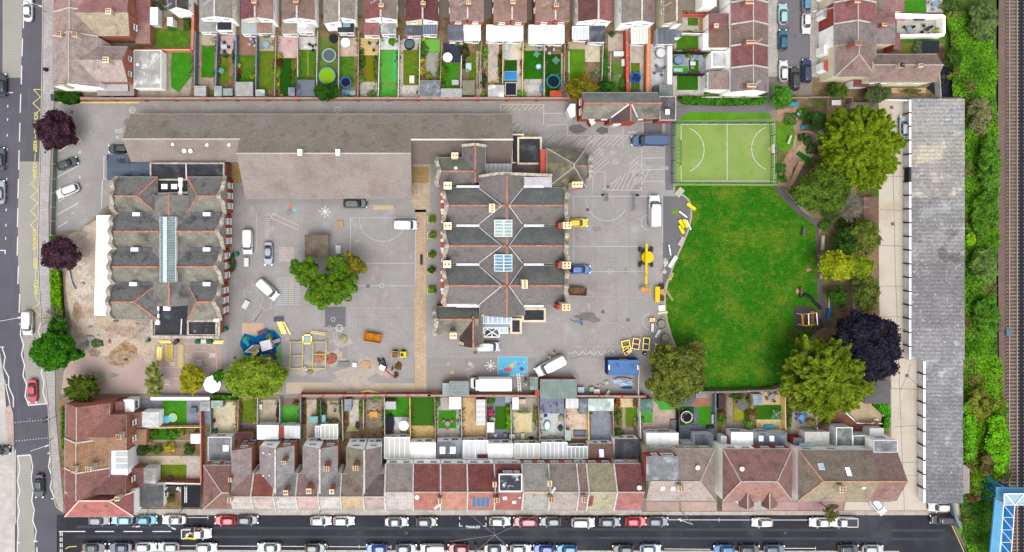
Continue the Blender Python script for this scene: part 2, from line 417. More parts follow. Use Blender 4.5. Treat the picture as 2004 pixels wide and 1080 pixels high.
lines('court_marking',[rc(1333,243,1515,354)+[(1333,243)],[(1423,237),(1423,352)],arc(1333,293,45,-68,68,24,45),arc(1515,290,44,112,248,24,44)],1.1,mk(D(222,228,214),.85,(1.5,.2),(5,.2)),6)
M_LAWNP=LAWN
WL=[]
for y0,y1,x in((-20,55,46),(75,110,43.5),(128,165,42),(184,221,40),(240,277,38.5),(294,332,37),(350,388,35.5),(407,444,34.5),(463,500,34),(520,556,35.5),(575,612,38)):
 WL.append([(x+.5,y0),(x-.5,y1)])
for y in(180,205,231,262,290,319,348,378,408,438,464):WL.append([(15.5-(y-180)*.015,y),(15.3-(y-180)*.015,y+5)])
WL+=[[(0,490),(10,490),(10,497)],[(25,181),(16,181)]]
lines('road_marking',WL,2.0,MARKW,3)
def zig(pts,w=2.0,m=MARKW,name='zigzag_marking'):return lines(name,[pts],w,m,3)
zig([(42,634),(40,655),(46,675),(42,694),(48,715),(45,735),(52,753),(49,775),(56,793),(91,790),(84,767),(86,748),(81,729),(82,722)],2.2)
lines('zigzag_marking',[[(79,662),(75,648),(79,632)],[(37,634),(44,634)]],2,MARKW,3)
zig([(4,680),(10,698),(7,719),(17,738),(17,757),(26,777),(26,797)],2)
lines('road_marking',[[(3,720),(25,814)],[(9,758),(14,752)],[(16,805),(20,797)],[(30,880),(30,1026)],[(20,912),(29,903)],[(22,940),(29,934)],[(24,970),(29,966)],[(26,999),(29,996)],[(0,679),(8,679)]],1.8,MARKW,3)
zig([(35,893),(39,918),(34,941),(39,961),(34,981),(38,1001),(34,1020),(36,1040),(34,1062),(34,1110)],1.8)
zig([(60,891),(64,914),(61,937),(65,960),(62,980),(67,998),(64,1019),(71,1038),(68,1060)],1.8)
lines('road_marking',[[(33,892),(60,890)],[(33,1062),(39,1062)],[(66,1060),(73,1059)],[(72,1071),(74,1110)]],2.4,MARKW,4)
zig([(99,886),(95,913),(102,934),(98,954),(106,974)],2)
lines('zigzag_marking',[[(93,887),(99,887)],[(100,976),(106,976)]],2.4,MARKW,4)
for yy,x0,x1,n,sl in((827,29,97,12,-.1),(863,31,97,12,-.1)):
 lines('crossing_studs',[[(x0+(x1-x0)*k/n,yy+sl*(x1-x0)*k/n),(x0+(x1-x0)*k/n+1.6,yy+sl*(x1-x0)*k/n)]for k in range(n+1)],1.6,MARKW,3)
lines('yellow_line',[[(85,-60),(84.3,60),(82.6,175)],[(106,978),(110,992),(124,1003)]],1.3,MARKY,3)
sheet('yellow_line',rc(115,199.4,272,202),MARKY,3)
YZ=[[(80,175),(66,175),(79,190),(64.5,202),(78.5,215),(70.5,221)],[(70,259),(69,272)],[(69,300),(68,317)],[(67.5,350),(68,353),(61,360),(74,373),(60.5,385),(74,397),(60.5,413),(73,426),(60,440),(68,450)],[(68,488),(68.5,504)],[(69,528),(69.5,546)],[(70,577),(71,584),(77,594),(63.5,604),(77.5,615),(71,622)]]
lines('zigzag_marking',YZ,1.4,MARKY,4)
for s,px,py in(('SCHOOL',70,240),('KEEP',68.5,286),('CLEAR',67.5,334),('SCHOOL',67.5,469),('KEEP',68.5,516),('CLEAR',70,562)):
 text('road_lettering',s,px,py,.95,-90,MARKY,5,.95,.028,1.12)
BL=[[(130+56*k,1040),(167+56*k if k<5 else 150+56*k,1040)]for k in range(5)]
lines('road_marking',BL,1.8,MARKW,3)
lines('give_way_marking',[[(118,y),(118,y+8)]for y in range(1041,1090,11)]+[[(121.5,y),(121.5,y+8)]for y in range(1041,1090,11)]+[[(115,1040),(132,1040)]],1.7,MARKW,4)
lines('parking_bay_marking',[[(362,1012.5),(407,1012.5)],[(407,1009),(407,1016)],[(350,1068),(640,1069.5)],[(640,1066),(640,1073)],[(643,1069.5),(765,1070.5)],[(703,1067),(703,1073)],[(765,1067),(765,1074)],[(1265,1017),(1745-268,1017.5)],[(1332,1014),(1332,1021)],[(1407,1014),(1407,1021)],[(1512,1017.5),(1585,1017.5)],[(1585,1014),(1585,1021)],[(1534,1073),(1596,1073)],[(1596,1070),(1596,1077)],[(1300,1074),(1390,1075)]],1.2,MARKW,3)
lines('parking_bay_marking',[[(899.5,1011),(899.5,1017)],[(899.5,1023),(899.5,1029.5),(905,1029.5)],[(911,1029.5),(917,1029.5)],[(935,1029.5),(940,1029.5)],[(945,1029.5),(951,1029.5),(951,1023)],[(951,1011),(951,1017)]],1.4,MARKW,3)
text('road_lettering','DISABLED',926,1031.6,.62,0,MARKW,4,.95,.015)
lines('yellow_line',[[(1863,1028),(1878,1060),(1895,1100)],[(128,1074),(135,1070),(150,1069)]],1.6,MARKY,4)
CP=[[(113,297.5),(140,281)],[(112,346.5),(154,324)],[(113,395),(154,373)],[(112,420),(154,396.5)],[(113,445),(133,433)],[(205,306),(203.5,306),(203,350),(209,350)],[(200.5,352),(198.5,407)],[(226,253),(226,255),(240,252)],[(226,259),(240,257)],[(225,281),(240,281)],[(154,298),(157,300),(156,294)],[(154,347),(157,349),(156,343)]]
lines('bay_marking',CP,1.2,MARKW,4)
lines('yellow_line',[[(150,265),(160,275),(154,278)]],1.2,MARKY,4)
text('bay_lettering','45',229,269,.8,0,MARKW,4)
text('bay_lettering','P',142,417,.8,-70,MARKY,4)
for cx in(259,660):
 lines('speed_roundel',[arc(cx,215,5.6,0,360,18)],.9,MARKW,4)
 text('speed_roundel','5',cx,215,.62,90,MARKW,4)
lines('lane_marking',[[(295+20*k,207),(295+20*k,211)]for k in range(33)],.6,MARKF,4)
HT=[rc(980,204,1064,244)[:2]+[(1064,244)],[(980,204),(980,228),(1004,252),(1055,290)],[(1004,245),(1004,264)]]
for k in range(8):HT.append([(984+10*k,216),(996+10*k,205)])
for k in range(9):HT.append([(988+8*k,240+6*k),(1000+8*k,229+6*k)])
lines('hatching',HT,1.0,MARKC,4)
HT=[[(1068,245),(1110,243),(1111,265),(1219,266),(1219,230),(1219,290)]]
for k in range(14):HT.append([(1040+9*k,284-(k%3)*3),(1062+9*k,262+(0 if k<8 else 2))])
for k in range(9):HT.append([(1128+10*k,286),(1148+10*k,267)])
for k in range(6):HT.append([(1150,312+8*k),(1176+3*k,286+6*k)])
for k in range(9):HT.append([(1180+9*k,372),(1198+9*k,356-min(k,4)*6)])
for k in range(7):HT.append([(1232+2*k,322+8*k),(1250,306+8*k)])
HT+=[[(1256,290),(1256,372),(1184,372)],[(1160,336),(1184,336),(1184,372)],[(1258,310),(1299,308)],[(1258,332),(1300,331)],[(1258,355),(1300,354)],[(1258,287),(1290,286)],[(1160,336),(1160,372)]]
HT+=[[(1065,222),(1103,222)],[(1219,265),(1298,262)],[(1258,240),(1258,264)]]
lines('hatching',HT,1.2,MARKF,5)
text('bay_lettering','STAFF',1237,259.5,.55,0,MARKW,6,1,.01)
for k,yy in enumerate((277,321,344,367)):text('bay_lettering','LS3A'[k],1262 if k else 1223,yy,.35,90,MARKW,6,1,.01)
lines('games_pitch_marking',[[(686,492),(686,426),(813,426),(812,559),(700,559)],[(700,515),(812,515)],[(703,427)]+arc(749,432,45,180,20,20,40)[1:],arc(747,559,4.5,0,360,14)],1.0,MARKB,5)
lines('games_pitch_marking',[[(680,603),(810,603)],[(810,560),(811,700)],arc(750,690,45,215,330,20,45)],.9,MARKP,5)
lines('games_pitch_marking',[[(1123,384),(1297,384)],[(1123,384),(1123,520)],[(1297,384),(1297,475)],[(1110,482),(1266,482)],[(1145,531),(1257,531),(1257,500)],arc(1194,531,4.5,0,360,14),arc(1188,386,42,176,30,20,46),arc(1270,435,15,90,270,14),arc(1272,629,15,90,270,14)],1.0,MARKB,5)
lines('games_pitch_marking',[[(1110,580),(1260,582)],arc(1195,690,48,180,350,24,58),[(1118,678),(1250,678)],[(1104,605),(1104,675)],[(1108,605),(1108,675)]],.9,MARKP,5)
lines('running_track_marking',[[(1286,490),(1286,680)],arc(1286,491,5.5,0,360,14)],.9,MARKP,5)
WV=[(1110,691),(1122,691)]
for k in range(54):WV.append((1122+k*2.1,691-3.4*math.sin(k*.9)))
lines('wavy_line_marking',[WV,arc(1196,691,6,0,360,12)],.8,MARKW,5)
lines('court_grid_marking',[rc(1136,716,1181,755)+[(1136,716)],[(1155,716),(1155,755)],[(1162,716),(1162,755)],[(1136,735),(1181,735)],rc(1150,731,1167,741)+[(1150,731)]],.8,MARKP,5)
def star(px,py,r):
 s=[]
 for k in range(8):
  a=R(45*k+4);rr=r if k%2==0 else r*.8
  s.append([(px,py),(px+rr*math.cos(a),py+rr*math.sin(a))])
  s.append(arc(px+(rr+.8)*math.cos(a),py+(rr+.8)*math.sin(a),.6,0,360,6))
 lines('compass_marking',s,1.5,MARKW,5)
 sheet('compass_marking',[(px+(3.5 if k%2 else 2.0)*math.cos(R(22.5*k)),py+(3.5 if k%2 else 2.0)*math.sin(R(22.5*k)))for k in range(16)],MARKW,6)
star(636,414,9.5);star(960,716,9.5)
lines('ladder_marking',[[(518,428+3.5*k),(528,428+3.5*k)]for k in range(11)]+[[(522,463),(522,474)],arc(526,424,5,180,330,8)],1,MARKF,5)
lines('lane_marking',[[(530,426),(582,449)],[(534,418),(585,441)],[(530,426),(534,418)],[(582,449),(585,441)]],.9,MARKC,5)
cols6=[D(222,190,180),D(226,214,190),D(196,206,214),D(214,180,196),D(226,205,160)]
for q,c in enumerate(cols6):
 b=MB()
 for i in range(11):
  for j in range(10):
   if(i*3+j*7)%5==q:
    p=W(547.5+2.7*i,484.5+2.9*j,.024);b.box((p.x,p.y,.0225),(.19,.2,.003))
 b.build('number_square_marking',mk(c,.85),kind='structure',uv=False)
for q in range(4):
 b=MB()
 for j in range(14):
  p=W(546+12*q,544+4*j,.024);b.box((p.x,p.y,.0225),(1.0,.12,.003))
 b.build('times_table_marking',mk((D(206,206,210),D(200,208,214),D(222,206,176),D(206,190,208))[q],.85),kind='structure',uv=False)
lines('wavy_line_marking',[[(494,570),(488,572),(478,568),(477,578),(484,584),(493,589),(502,586),(507,578),(500,564)],[(514,580),(513,592),(509,600),(520,606),(530,604),(530,594),(540,580)]],.8,MARKF,5)
lines('snake_marking',[[(502.5-(k%2)*.8,417+4*k),(501.5+(k%2)*.8,420+4*k)]for k in range(20)],1.4,mk(D(222,180,168),.85),5)
sheet('playground_tiles',rc(474,632,516,654),mk(D(216,184,160),.9,(.5,.05),(4,.08),('brick',.35,.42,.03,.12,0)),6)
sheet('stepping_marking',rc(730,402,770,411),mk(D(214,196,160),.9,None,(4,.1),('brick',.5,.5,.06,.2,.5)),5)
lines('roundabout_marking',[arc(603,665,6,0,360,12)],1,MARKW,6)if False else None
lines('footprint_marking',[arc(603+49,625+dy,4,0,330,6)for dy in(0,)]+[arc(664,642,7,0,360,16),arc(664,642,5.4,0,360,14)],.7,MARKW,6)
for cx,cy in((652,625),(645,642),(656,655)):
 lines('dot_ring_marking',[arc(cx+4*math.cos(k),cy+4*math.sin(k),.5,0,360,5)for k in(0,1.05,2.1,3.14,4.2,5.25)],1.1,MARKF,6)
RD=[[(302,690),(302,680),(308,674),(318,673),(405,673),(416,677),(422,686),(424,700),(423,730)],[(376,688),(407,688),(410,692),(409,700),(406,704),(377,704),(373,700),(373,692),(376,688)],[(320,688),(347,688)],[(320,704),(347,704)],[(358,694),(366,694),(366,699),(373,699)],[(404,704),(404,711),(400,712)],[(378,718),(379,711),(385,711)],[(395,719),(408,720),(408,735),(404,742)],[(320,719),(347,719)],[(322,741),(348,741)],[(363,681),(368,681)],[(379,681),(384,681)],[(395,681),(400,681)],[(411,682),(415,686)]]
lines('toy_road_marking',RD,.9,mk(D(228,210,196),.85),6)
lines('toy_zebra_marking',[[(411.5+3*k,691),(411.5+3*k,700)]for k in range(4)]+[[(385,706+4*k),(395,706+4*k)]for k in range(3)]+[[(332,710+4*k),(342,710+4*k)]for k in range(2)]+[[(322,745+4*k),(332,745+4*k)]for k in range(3)],1.6,MARKW,6)
sheet('playground_mural',rc(974,698,1032,735),mk(D(96,190,226),.8,(.8,.06),(5,.08)),5)
lines('playground_mural',[rc(974.5,698.5,1031.5,735)+[(974.5,698.5)]],1.0,MARKB,6)
def blob(px,py,rx,ry,c,seed,lvl=6,name='playground_mural'):
 rr=random.Random(seed)
 sheet(name,[(px+rx*math.cos(R(a))*rr.uniform(.7,1.15),py+ry*math.sin(R(a))*rr.uniform(.7,1.15))for a in range(0,360,24)],mk(D(*c),.85,(1,.1),(5,.12)),lvl)
blob(994,723,10,5,(222,106,112),1);blob(1002,715,5,6,(226,190,110),2);blob(1015,712,3,4,(190,110,170),3);blob(1021,722,5,4,(70,100,170),4)
blob(985,707,2.5,2,(150,190,150),5);blob(1026,728,3,3,(226,170,140),6);blob(980,721,1.5,1.5,(230,240,245),7);blob(1009,709,1.4,1.2,(235,240,245),8);blob(1026,709,1.5,1.5,(235,240,245),9)
blob(920,712,5,4,(170,200,214),31,5,'playground_painting');blob(925,716,4,4,(200,178,150),32,6,'playground_painting');blob(917,722,6,2,(208,160,160),33,6,'playground_painting');blob(885,729,3.5,3.5,(226,196,140),34,5,'playground_painting')
blob(577,410,4,4,(150,195,210),35,5,'playground_painting');blob(567,404,3,5,(214,130,110),36,5,'playground_painting');blob(561,411,2.5,2.5,(130,190,130),37,5,'playground_painting')
text('playground_numbers','1 2 3 4 5',858,715,.45,0,MARKF,5,1.8);text('playground_numbers','6 7 8 9',862,729,.45,0,MARKP,5,1.8)
blob(877,712,3,3,(214,170,150),38,5,'playground_painting')
blob(1148,619,22,8,(128,120,122),51,5,'oil_stain');blob(1162,626,12,6,(134,128,130),52,6,'oil_stain')
blob(249,240,8,9,(140,136,138),53,5,'damp_patch')
blob(1130,252,18,9,(118,112,114),54,6,'tar_patch');blob(1180,255,14,7,(112,106,108),55,7,'tar_patch');sheet('tar_patch',rc(1260,240,1296,262),A_DARK,3)
def inset_poly(P,d):
 c=sum((Vector((p[0],p[1]))for p in P),Vector((0,0)))/len(P)
 out=[]
 for p in P:
  v=Vector((p[0],p[1]));s=Vector((math.copysign(min(d,abs(v.x-c.x)),c.x-v.x),math.copysign(min(d,abs(v.y-c.y)),c.y-v.y)))
  out.append(v+s)
 return out
class House:
 def __init__(s,name,label,cat,group,px,py):
  s.root=empty(name,W(px,py,0),label,cat,group);s.tris=[];s.rect=None;s.last=None
 def top(s,P):
  for i in range(1,len(P)-1):s.tris.append((Vector(P[0]),Vector(P[i]),Vector(P[i+1])))
 def hit(s,px,py):
  o=Vector(cam.location);d=(W(px,py,0)-o).normalized();best=None
  for t in s.tris:
   h=geometry.intersect_ray_tri(t[0],t[1],t[2],d,o,True)
   if h is not None and(best is None or h.z>best[0].z):best=(h,(t[1]-t[0]).cross(t[2]-t[0]).normalized())
  if best is None:best=(W(px,py,4),Vector((0,0,1)))
  if best[1].z<0:best=(best[0],-best[1])
  return best
 def wallbox(s,P,z0,zt,mw,name='wall'):
  s.last=MB().prism(P,z0,zt,0).build(name,mw,s.root)
  xs=[p[0]for p in P];ys=[p[1]for p in P]
  zz=zt if not isinstance(zt,list)else min(zt)
  s.rect=(min(xs),min(ys),max(xs),max(ys),z0,zz);return s.last
 def ridge(s,segs,m=None,w=.2,name='ridge_tiles'):
  b=MB()
  for p,q in segs:b.beam(Vector(p)+Vector((0,0,.03)),Vector(q)+Vector((0,0,.03)),w,.14)
  return b.build(name,m or M_MORTAR,s.root)
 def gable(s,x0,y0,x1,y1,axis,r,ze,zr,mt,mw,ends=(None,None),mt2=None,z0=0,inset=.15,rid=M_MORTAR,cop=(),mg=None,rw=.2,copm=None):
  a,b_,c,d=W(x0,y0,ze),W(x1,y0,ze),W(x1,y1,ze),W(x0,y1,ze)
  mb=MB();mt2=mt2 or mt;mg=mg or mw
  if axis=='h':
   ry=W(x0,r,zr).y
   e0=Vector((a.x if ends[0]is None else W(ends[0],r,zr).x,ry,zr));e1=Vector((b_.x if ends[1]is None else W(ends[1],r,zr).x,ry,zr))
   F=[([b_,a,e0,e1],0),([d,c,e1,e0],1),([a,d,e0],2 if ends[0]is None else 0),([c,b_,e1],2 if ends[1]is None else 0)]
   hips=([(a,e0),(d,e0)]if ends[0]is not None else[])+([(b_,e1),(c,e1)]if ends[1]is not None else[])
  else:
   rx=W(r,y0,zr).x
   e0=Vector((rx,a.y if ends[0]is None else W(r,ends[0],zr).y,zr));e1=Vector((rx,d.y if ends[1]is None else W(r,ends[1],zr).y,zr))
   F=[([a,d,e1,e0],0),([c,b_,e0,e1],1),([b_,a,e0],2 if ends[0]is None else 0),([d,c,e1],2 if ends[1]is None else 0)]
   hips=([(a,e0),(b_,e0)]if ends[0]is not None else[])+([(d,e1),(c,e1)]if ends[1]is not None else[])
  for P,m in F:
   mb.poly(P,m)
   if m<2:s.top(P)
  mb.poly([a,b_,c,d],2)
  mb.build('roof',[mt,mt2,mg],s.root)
  s.ridge([(e0,e1)]+hips,rid,rw)
  for k in cop:
   bb=MB()
   if axis=='h':
    X=a.x if k==0 else b_.x;L=[(X,a.y,ze),(X,ry,zr),(X,d.y,ze)]
   else:
    Y=a.y if k==0 else d.y;L=[(a.x,Y,ze),(rx,Y,zr),(b_.x,Y,ze)]
   for i in range(2):bb.beam(Vector(L[i])+Vector((0,0,.1)),Vector(L[i+1])+Vector((0,0,.1)),.26,.24)
   bb.build('parapet',copm or M_PARTY,s.root)
  for P,Q in(((a,b_),(d,c))if axis=='h' else((a,d),(b_,c))):MB().beam(P,Q,.12,.1).build('gutter',mk(D(165,160,156),.6),s.root)
  Pw=inset_poly([a,b_,c,d],inset);s.wallbox(Pw,z0,ze-.01,mw)
  s.e0,s.e1=e0,e1
  return s
 def slab(s,pts,zs,mt,mw,z0=0,th=.14,inset=.06,name='roof',wall='wall',edge=None,skew=None):
  zs=zs if isinstance(zs,(list,tuple))else[zs]*len(pts)
  P=[W(p[0],p[1],z)for p,z in zip(pts,zs)]
  MB().prism([(p.x,p.y)for p in P],[p.z-th for p in P],[p.z for p in P],0,1).build(name,[edge or M_OFFW,mt],s.root)
  s.top(P)
  Pw=inset_poly(P,inset);s.wallbox([(p.x,p.y)for p in Pw],z0,[z-th+.01 for z in zs]if min(zs)!=max(zs)else zs[0]-th+.01,mw,wall)
  s.rp=P
  return s
 def flat(s,x0,y0,x1,y1,z,mt,mw,para=None,pm=None,**k):
  s.slab(rc(x0,y0,x1,y1),z,mt,mw,**k)
  if para:
   a,c=s.rp[0],s.rp[2];b=MB();h,w=para
   X0,X1,Y0,Y1=a.x,c.x,c.y,a.y
   for cc,sz in(((X0+w/2,(Y0+Y1)/2),(w,Y1-Y0-2*w)),((X1-w/2,(Y0+Y1)/2),(w,Y1-Y0-2*w)),(((X0+X1)/2,Y0+w/2),(X1-X0,w)),(((X0+X1)/2,Y1-w/2),(X1-X0,w))):
    b.box((cc[0],cc[1],z+h/2+.002),(sz[0],sz[1],h))
   b.build('parapet',pm or M_STONE,s.root)
  return s
 def poly_roof(s,x0,y0,x1,y1,z,zh,hi='S',bars=5,mt=None,mw=None,z0=0,edge=None,wallm=None):
  zs={'S':[z,z,zh,zh],'N':[zh,zh,z,z],'W':[zh,z,z,zh],'E':[z,zh,zh,z]}[hi]
  s.slab(rc(x0,y0,x1,y1),zs,mt or M_POLY,mw or M_WHITE,z0,.08,.05,'conservatory_roof','conservatory_wall')
  P=s.rp;b=MB()
  for k in range(bars+1):
   t=k/bars
   if hi in 'SN':p=P[0].lerp(P[1],t);q=P[3].lerp(P[2],t)
   else:p=P[0].lerp(P[3],t);q=P[1].lerp(P[2],t)
   b.beam(p+Vector((0,0,.03)),q+Vector((0,0,.03)),.07,.06)
  b.beam(P[0],P[1],.1,.1).beam(P[3],P[2],.1,.1)
  b.build('glazing_bars',edge or mk((.7,.7,.68),.5,None,None),s.root)
  return s
 def chimney(s,px,py,z1,z0=2.5,sx=.9,sy=.55,pots=(2,1),m=None,cap=None,rz=0,potm=None):
  c=W(px,py,z1);b=MB();b.box((c.x,c.y,(z0+z1)/2),(sx,sy,z1-z0),rz)
  b.box((c.x,c.y,z1-.35),(sx+.12,sy+.12,.16),rz);b.box((c.x,c.y,z1+.05),(sx+.1,sy+.1,.1),rz,1)
  ch=b.build('chimney',[m or M_BRICK,cap or M_YBRICK],s.root)
  for i in range(pots[0]):
   for j in range(pots[1]):
    x=(i+.5)/pots[0]*sx-sx/2;y=(j+.5)/pots[1]*sy-sy/2
    x,y=x*math.cos(rz)-y*math.sin(rz),x*math.sin(rz)+y*math.cos(rz)
    pb=MB();pb.ring((c.x+x,c.y+y),.08,.15,z1+.1,z1+.42,10).disc((c.x+x,c.y+y),.082,z1+.1,z1+.2,10,1)
    pb.build('chimney_pot',[potm or M_POT,M_DARK],ch)
  return s
 def win(s,face,t,z,w=1.1,h=1.2,frame=None,name='window',glass=None,mull=1):
  X0,Y0,X1,Y1,z0,z1=s.rect;e=.04
  if face in 'SN':
   y=Y0 if face=='S' else Y1;sg=-1 if face=='S' else 1
   c=Vector((X0+(X1-X0)*t,y+sg*e,z));u=Vector((1,0,0));n=Vector((0,sg,0))
  else:
   x=X0 if face=='W' else X1;sg=-1 if face=='W' else 1
   c=Vector((x+sg*e,Y1-(Y1-Y0)*t,z));u=Vector((0,1,0));n=Vector((sg,0,0))
  k=Vector((0,0,1));b=MB()
  b.obox(c+k*(h/2),u*(w/2+.06),n*.05,k*.06).obox(c-k*(h/2)+n*.05,u*(w/2+.1),n*.1,k*.05)
  b.obox(c-u*(w/2),u*.06,n*.05,k*(h/2-.055)).obox(c+u*(w/2),u*.06,n*.05,k*(h/2-.055))
  for q in range(mull):b.obox(c+u*(w*((q+1)/(mull+1)-.5)),u*.035,n*.045,k*(h/2-.056))
  f=b.build(name,frame or M_WHITE,s.root,uv=False)
  MB().obox(c,u*(w/2-.05),n*.012,k*(h/2-.05)).build('pane',glass or M_GLASS,f,uv=False)
  return s
 def plate(s,px,py,w,h,fm,gm,name,sub,nx=1,ny=1,up=.08,gap=.05):
  p,n=s.hit(px,py)
  u=Vector((0,0,1)).cross(n);u=Vector((1,0,0))if u.length<.05 else u.normalized()
  if u.x<-.5:u=-u
  v=n.cross(u);b=MB();b.obox(p+n*(up/2),u*(w/2),v*(h/2),n*(up/2))
  f=b.build(name,fm,s.root,uv=False)
  b=MB();cw=(w-gap*(nx+1))/nx;chh=(h-gap*(ny+1))/ny
  for i in range(nx):
   for j in range(ny):
    b.obox(p+n*(up+.008)+u*(-w/2+gap+cw*(i+.5)+gap*i)+v*(-h/2+gap+chh*(j+.5)+gap*j),u*(cw/2),v*(chh/2),n*.008)
  b.build(sub,gm,f,uv=False)
  return s
 def skylight(s,px,py,w=.8,h=1.1,gm=None,fm=None):return s.plate(px,py,w,h,fm or M_METAL,gm or mk((.45,.52,.56),.1,None,None,spec=.6),'skylight','pane',up=.1)
 def solar(s,px,py,w,h,nx,ny):return s.plate(px,py,w,h,M_METAL,mk((.02,.045,.10),.12,None,None,spec=.7),'solar_panel','panel',nx,ny,.07,.04)
 def vent(s,px,py,r=.15,h=.5,m=None):
  p,n=s.hit(px,py);MB().tube(p,p+Vector((0,0,h)),r,n=10).disc((p.x,p.y),r*1.4,p.z+h,p.z+h+.06,10).build('roof_vent',m or M_LEAD,s.root,uv=False);return s
 def aerial(s,px,py,ln=1.4,ang=30,h=1.2):
  p,n=s.hit(px,py);d=Vector((math.cos(R(ang)),math.sin(R(ang)),0));e=Vector((-d.y,d.x,0));t=p+Vector((0,0,h));b=MB()
  b.beam(p,t,.05).beam(t-d*ln/2,t+d*ln/2,.05)
  for k in range(5):q=t+d*(ln*(k/4-.5));b.beam(q-e*.28,q+e*.28,.035)
  b.build('aerial',M_METAL,s.root,uv=False);return s
GT='pairs of terraced houses with gardens down to the school lane'
def half(label,xo,xi,side,ye,mt,mw,ext=None,xr=None,wins=True,par=M_PARTY,ypk=None,chim=None,aer=None,sky_l=None):
 h=House('terraced_house',label,'terraced house',GT,(xo+xi)/2,ye-30)
 zo,zi=5.6,7.3
 yo=ye;
 O0,O1=W(xo,-90,zo),W(xo,ye,zo);I0=W(xi,-90,zi);I1=Vector((W(xi,0,zi).x,O1.y,zi));I0.y=O0.y
 P=[O0,I0,I1,O1]if side=='L' else[I0,O0,O1,I1]
 MB().prism([(p.x,p.y)for p in P],[p.z-.14 for p in P],[p.z for p in P],0,1).build('roof',[M_OFFW,mt],h.root);h.top(P)
 Pw=inset_poly(P,.1);zt=[zo-.13,zi-.13,zi-.13,zo-.13]if side=='L' else[zi-.13,zo-.13,zo-.13,zi-.13]
 h.wallbox([(p.x,p.y)for p in Pw],0,zt,mw)
 if wins:
  h.win('S',.5 if ext is None else(.5),4.6,1.0,1.0)
  h.win('W' if side=='L' else 'E',.62,4.4,.9,1.1);h.win('W' if side=='L' else 'E',.8,4.4,.9,1.1)
 if side=='L':b=MB();b.beam(I0+Vector((0.0,0,.1)),I1+Vector((0,0,.1)),.3,.24);b.build('party_wall_coping',M_PARTY,h.root)
 if chim:h.chimney(chim[0],chim[1],9.2,6.2,.8,.55,(2,1),cap=M_YBRICK)
 if aer:h.aerial(*aer)
 if ext:
  kind,x0,y0,x1,y1,mt2,mw2=ext[:7]
  y0-=3
  if kind=='poly':h.poly_roof(x0,y0,x1,y1,2.4,3.1,'N',5,mt2,mw2)
  elif kind=='tile':h.slab(rc(x0,y0,x1,y1),[3.4,3.4,2.5,2.5],mt2,mw2)
  else:h.flat(x0,y0,x1,y1,2.8,mt2,mw2,(.12,.12)if kind=='flatp' else None,M_OFFW)
  if len(ext)>7:
   for q in ext[7]:h.skylight(*q)
  h.win('S',.3,1.5,.9,1.0);h.win('S',.72,1.3,1.2,1.6,mull=2)
 return h
T=tile
half('grey roofed terraced house with cracked grey tiled kitchen lean-to, leftmost of the paired rows',390,420,'L',36,T(148,144,138),M_RENDER,('tile',390,38,424,62,T(150,148,146),M_RENDER),aer=(410,8))
half('grey roofed terraced house with black felt extension above the pink patio',455,420,'R',36,T(140,134,124),M_RENDER,('flatp',424,39,455,60,felt(52,58,66),M_RENDER))
half('terraced house with maroon wing and pale corrugated metal extension',471,499,'L',38,T(128,74,80),M_CREAM,('tile',472,40,502,66,corr(178,186,190),M_RENDER),chim=(497,3))
half('terraced house with pinkish brown roof and tiled extension beside brown decking',535,499,'R',38,T(156,120,110),M_RENDER,('tile',502,40,533,65,T(150,118,108),M_RENDER))
half('brown roofed terraced house with beige tiled extension over a rosy patio',551,581,'L',39,T(138,114,104),M_RENDER,('tile',551,41,581,66,T(148,134,116),M_RENDER),chim=(579,2))
half('brown roofed terraced house with blotchy white flat extension',616,581,'R',39,T(140,112,102),M_RENDER,('flat',581,42,613,62,felt(196,194,192),M_RENDER))
half('sandy grey roofed terraced house without extension, beside the black extension',633,664,'L',46,T(152,140,128),M_RENDER)
half('sandy grey roofed terraced house with black roofed extension and teal skylight',695,664,'R',38,T(146,134,122),M_RENDER,('flat',661,42,693,63,felt(60,64,68),M_WHITE,[(678,48,1.4,.9,mk(D(130,180,195),.1,None,None))]))
half('terraced house with red tiled wing and hipped red tiled extension',713,745,'L',38,T(142,82,82),M_RENDER,('tile',712,42,742,69,T(150,92,92),M_RENDER),aer=(733,6))
half('brown roofed terraced house with pale green flat extension above the round umbrella',777,745,'R',38,T(140,122,110),M_RENDER,('flat',745,43,775,66,felt(150,158,156),M_WHITE),chim=(746,10))
half('dark maroon roofed terraced house with grey flat extension and brick front',793,827,'L',42,T(112,60,64),M_CREAM,('flat',792,46,826,69,felt(92,96,104),M_BRICK))
half('dark maroon roofed terraced house with blue grey ribbed extension roof',858,827,'R',42,T(112,60,62),M_RENDER,('tile',826,47,856,67,corr(122,130,146,.5,.4),M_WHITE),chim=(828,6))
half('brick gabled terraced house with slate grey flat extension above dark decking',880,915,'L',42,T(152,124,116),M_BRICK,('flat',876,50,908,79,felt(112,116,128),M_BRICK),aer=(905,10))
half('brick gabled terraced house with narrow white plastic roofed lean-to',947,915,'R',42,T(156,122,112),M_BRICK,('poly',908,50,940,79,M_POLY,M_WHITE),chim=(917,5))
half('brick gabled terraced house with blank white extension roof, left half of its pair',966,1002,'L',43,T(156,122,106),M_BRICK,('flat',952,51,990,79,M_WHITE,M_WHITE))
half('brick gabled terraced house with blank white extension roof, right half of its pair',1031,1002,'R',43,T(154,116,104),M_BRICK,('flat',990,51,1024,79,M_WHITE,M_WHITE),chim=(1004,4))
half('brick gabled terraced house with wide ribbed white lean-to, left half',1048,1087,'L',43,T(158,122,108),M_BRICK,('poly',1035,52,1069,84,M_POLY,M_WHITE),aer=(1066,12))
half('brick gabled terraced house with wide ribbed white lean-to, right half',1115,1087,'R',43,T(152,116,104),M_BRICK,('poly',1069,52,1104,84,M_POLY,M_WHITE),chim=(1089,10))
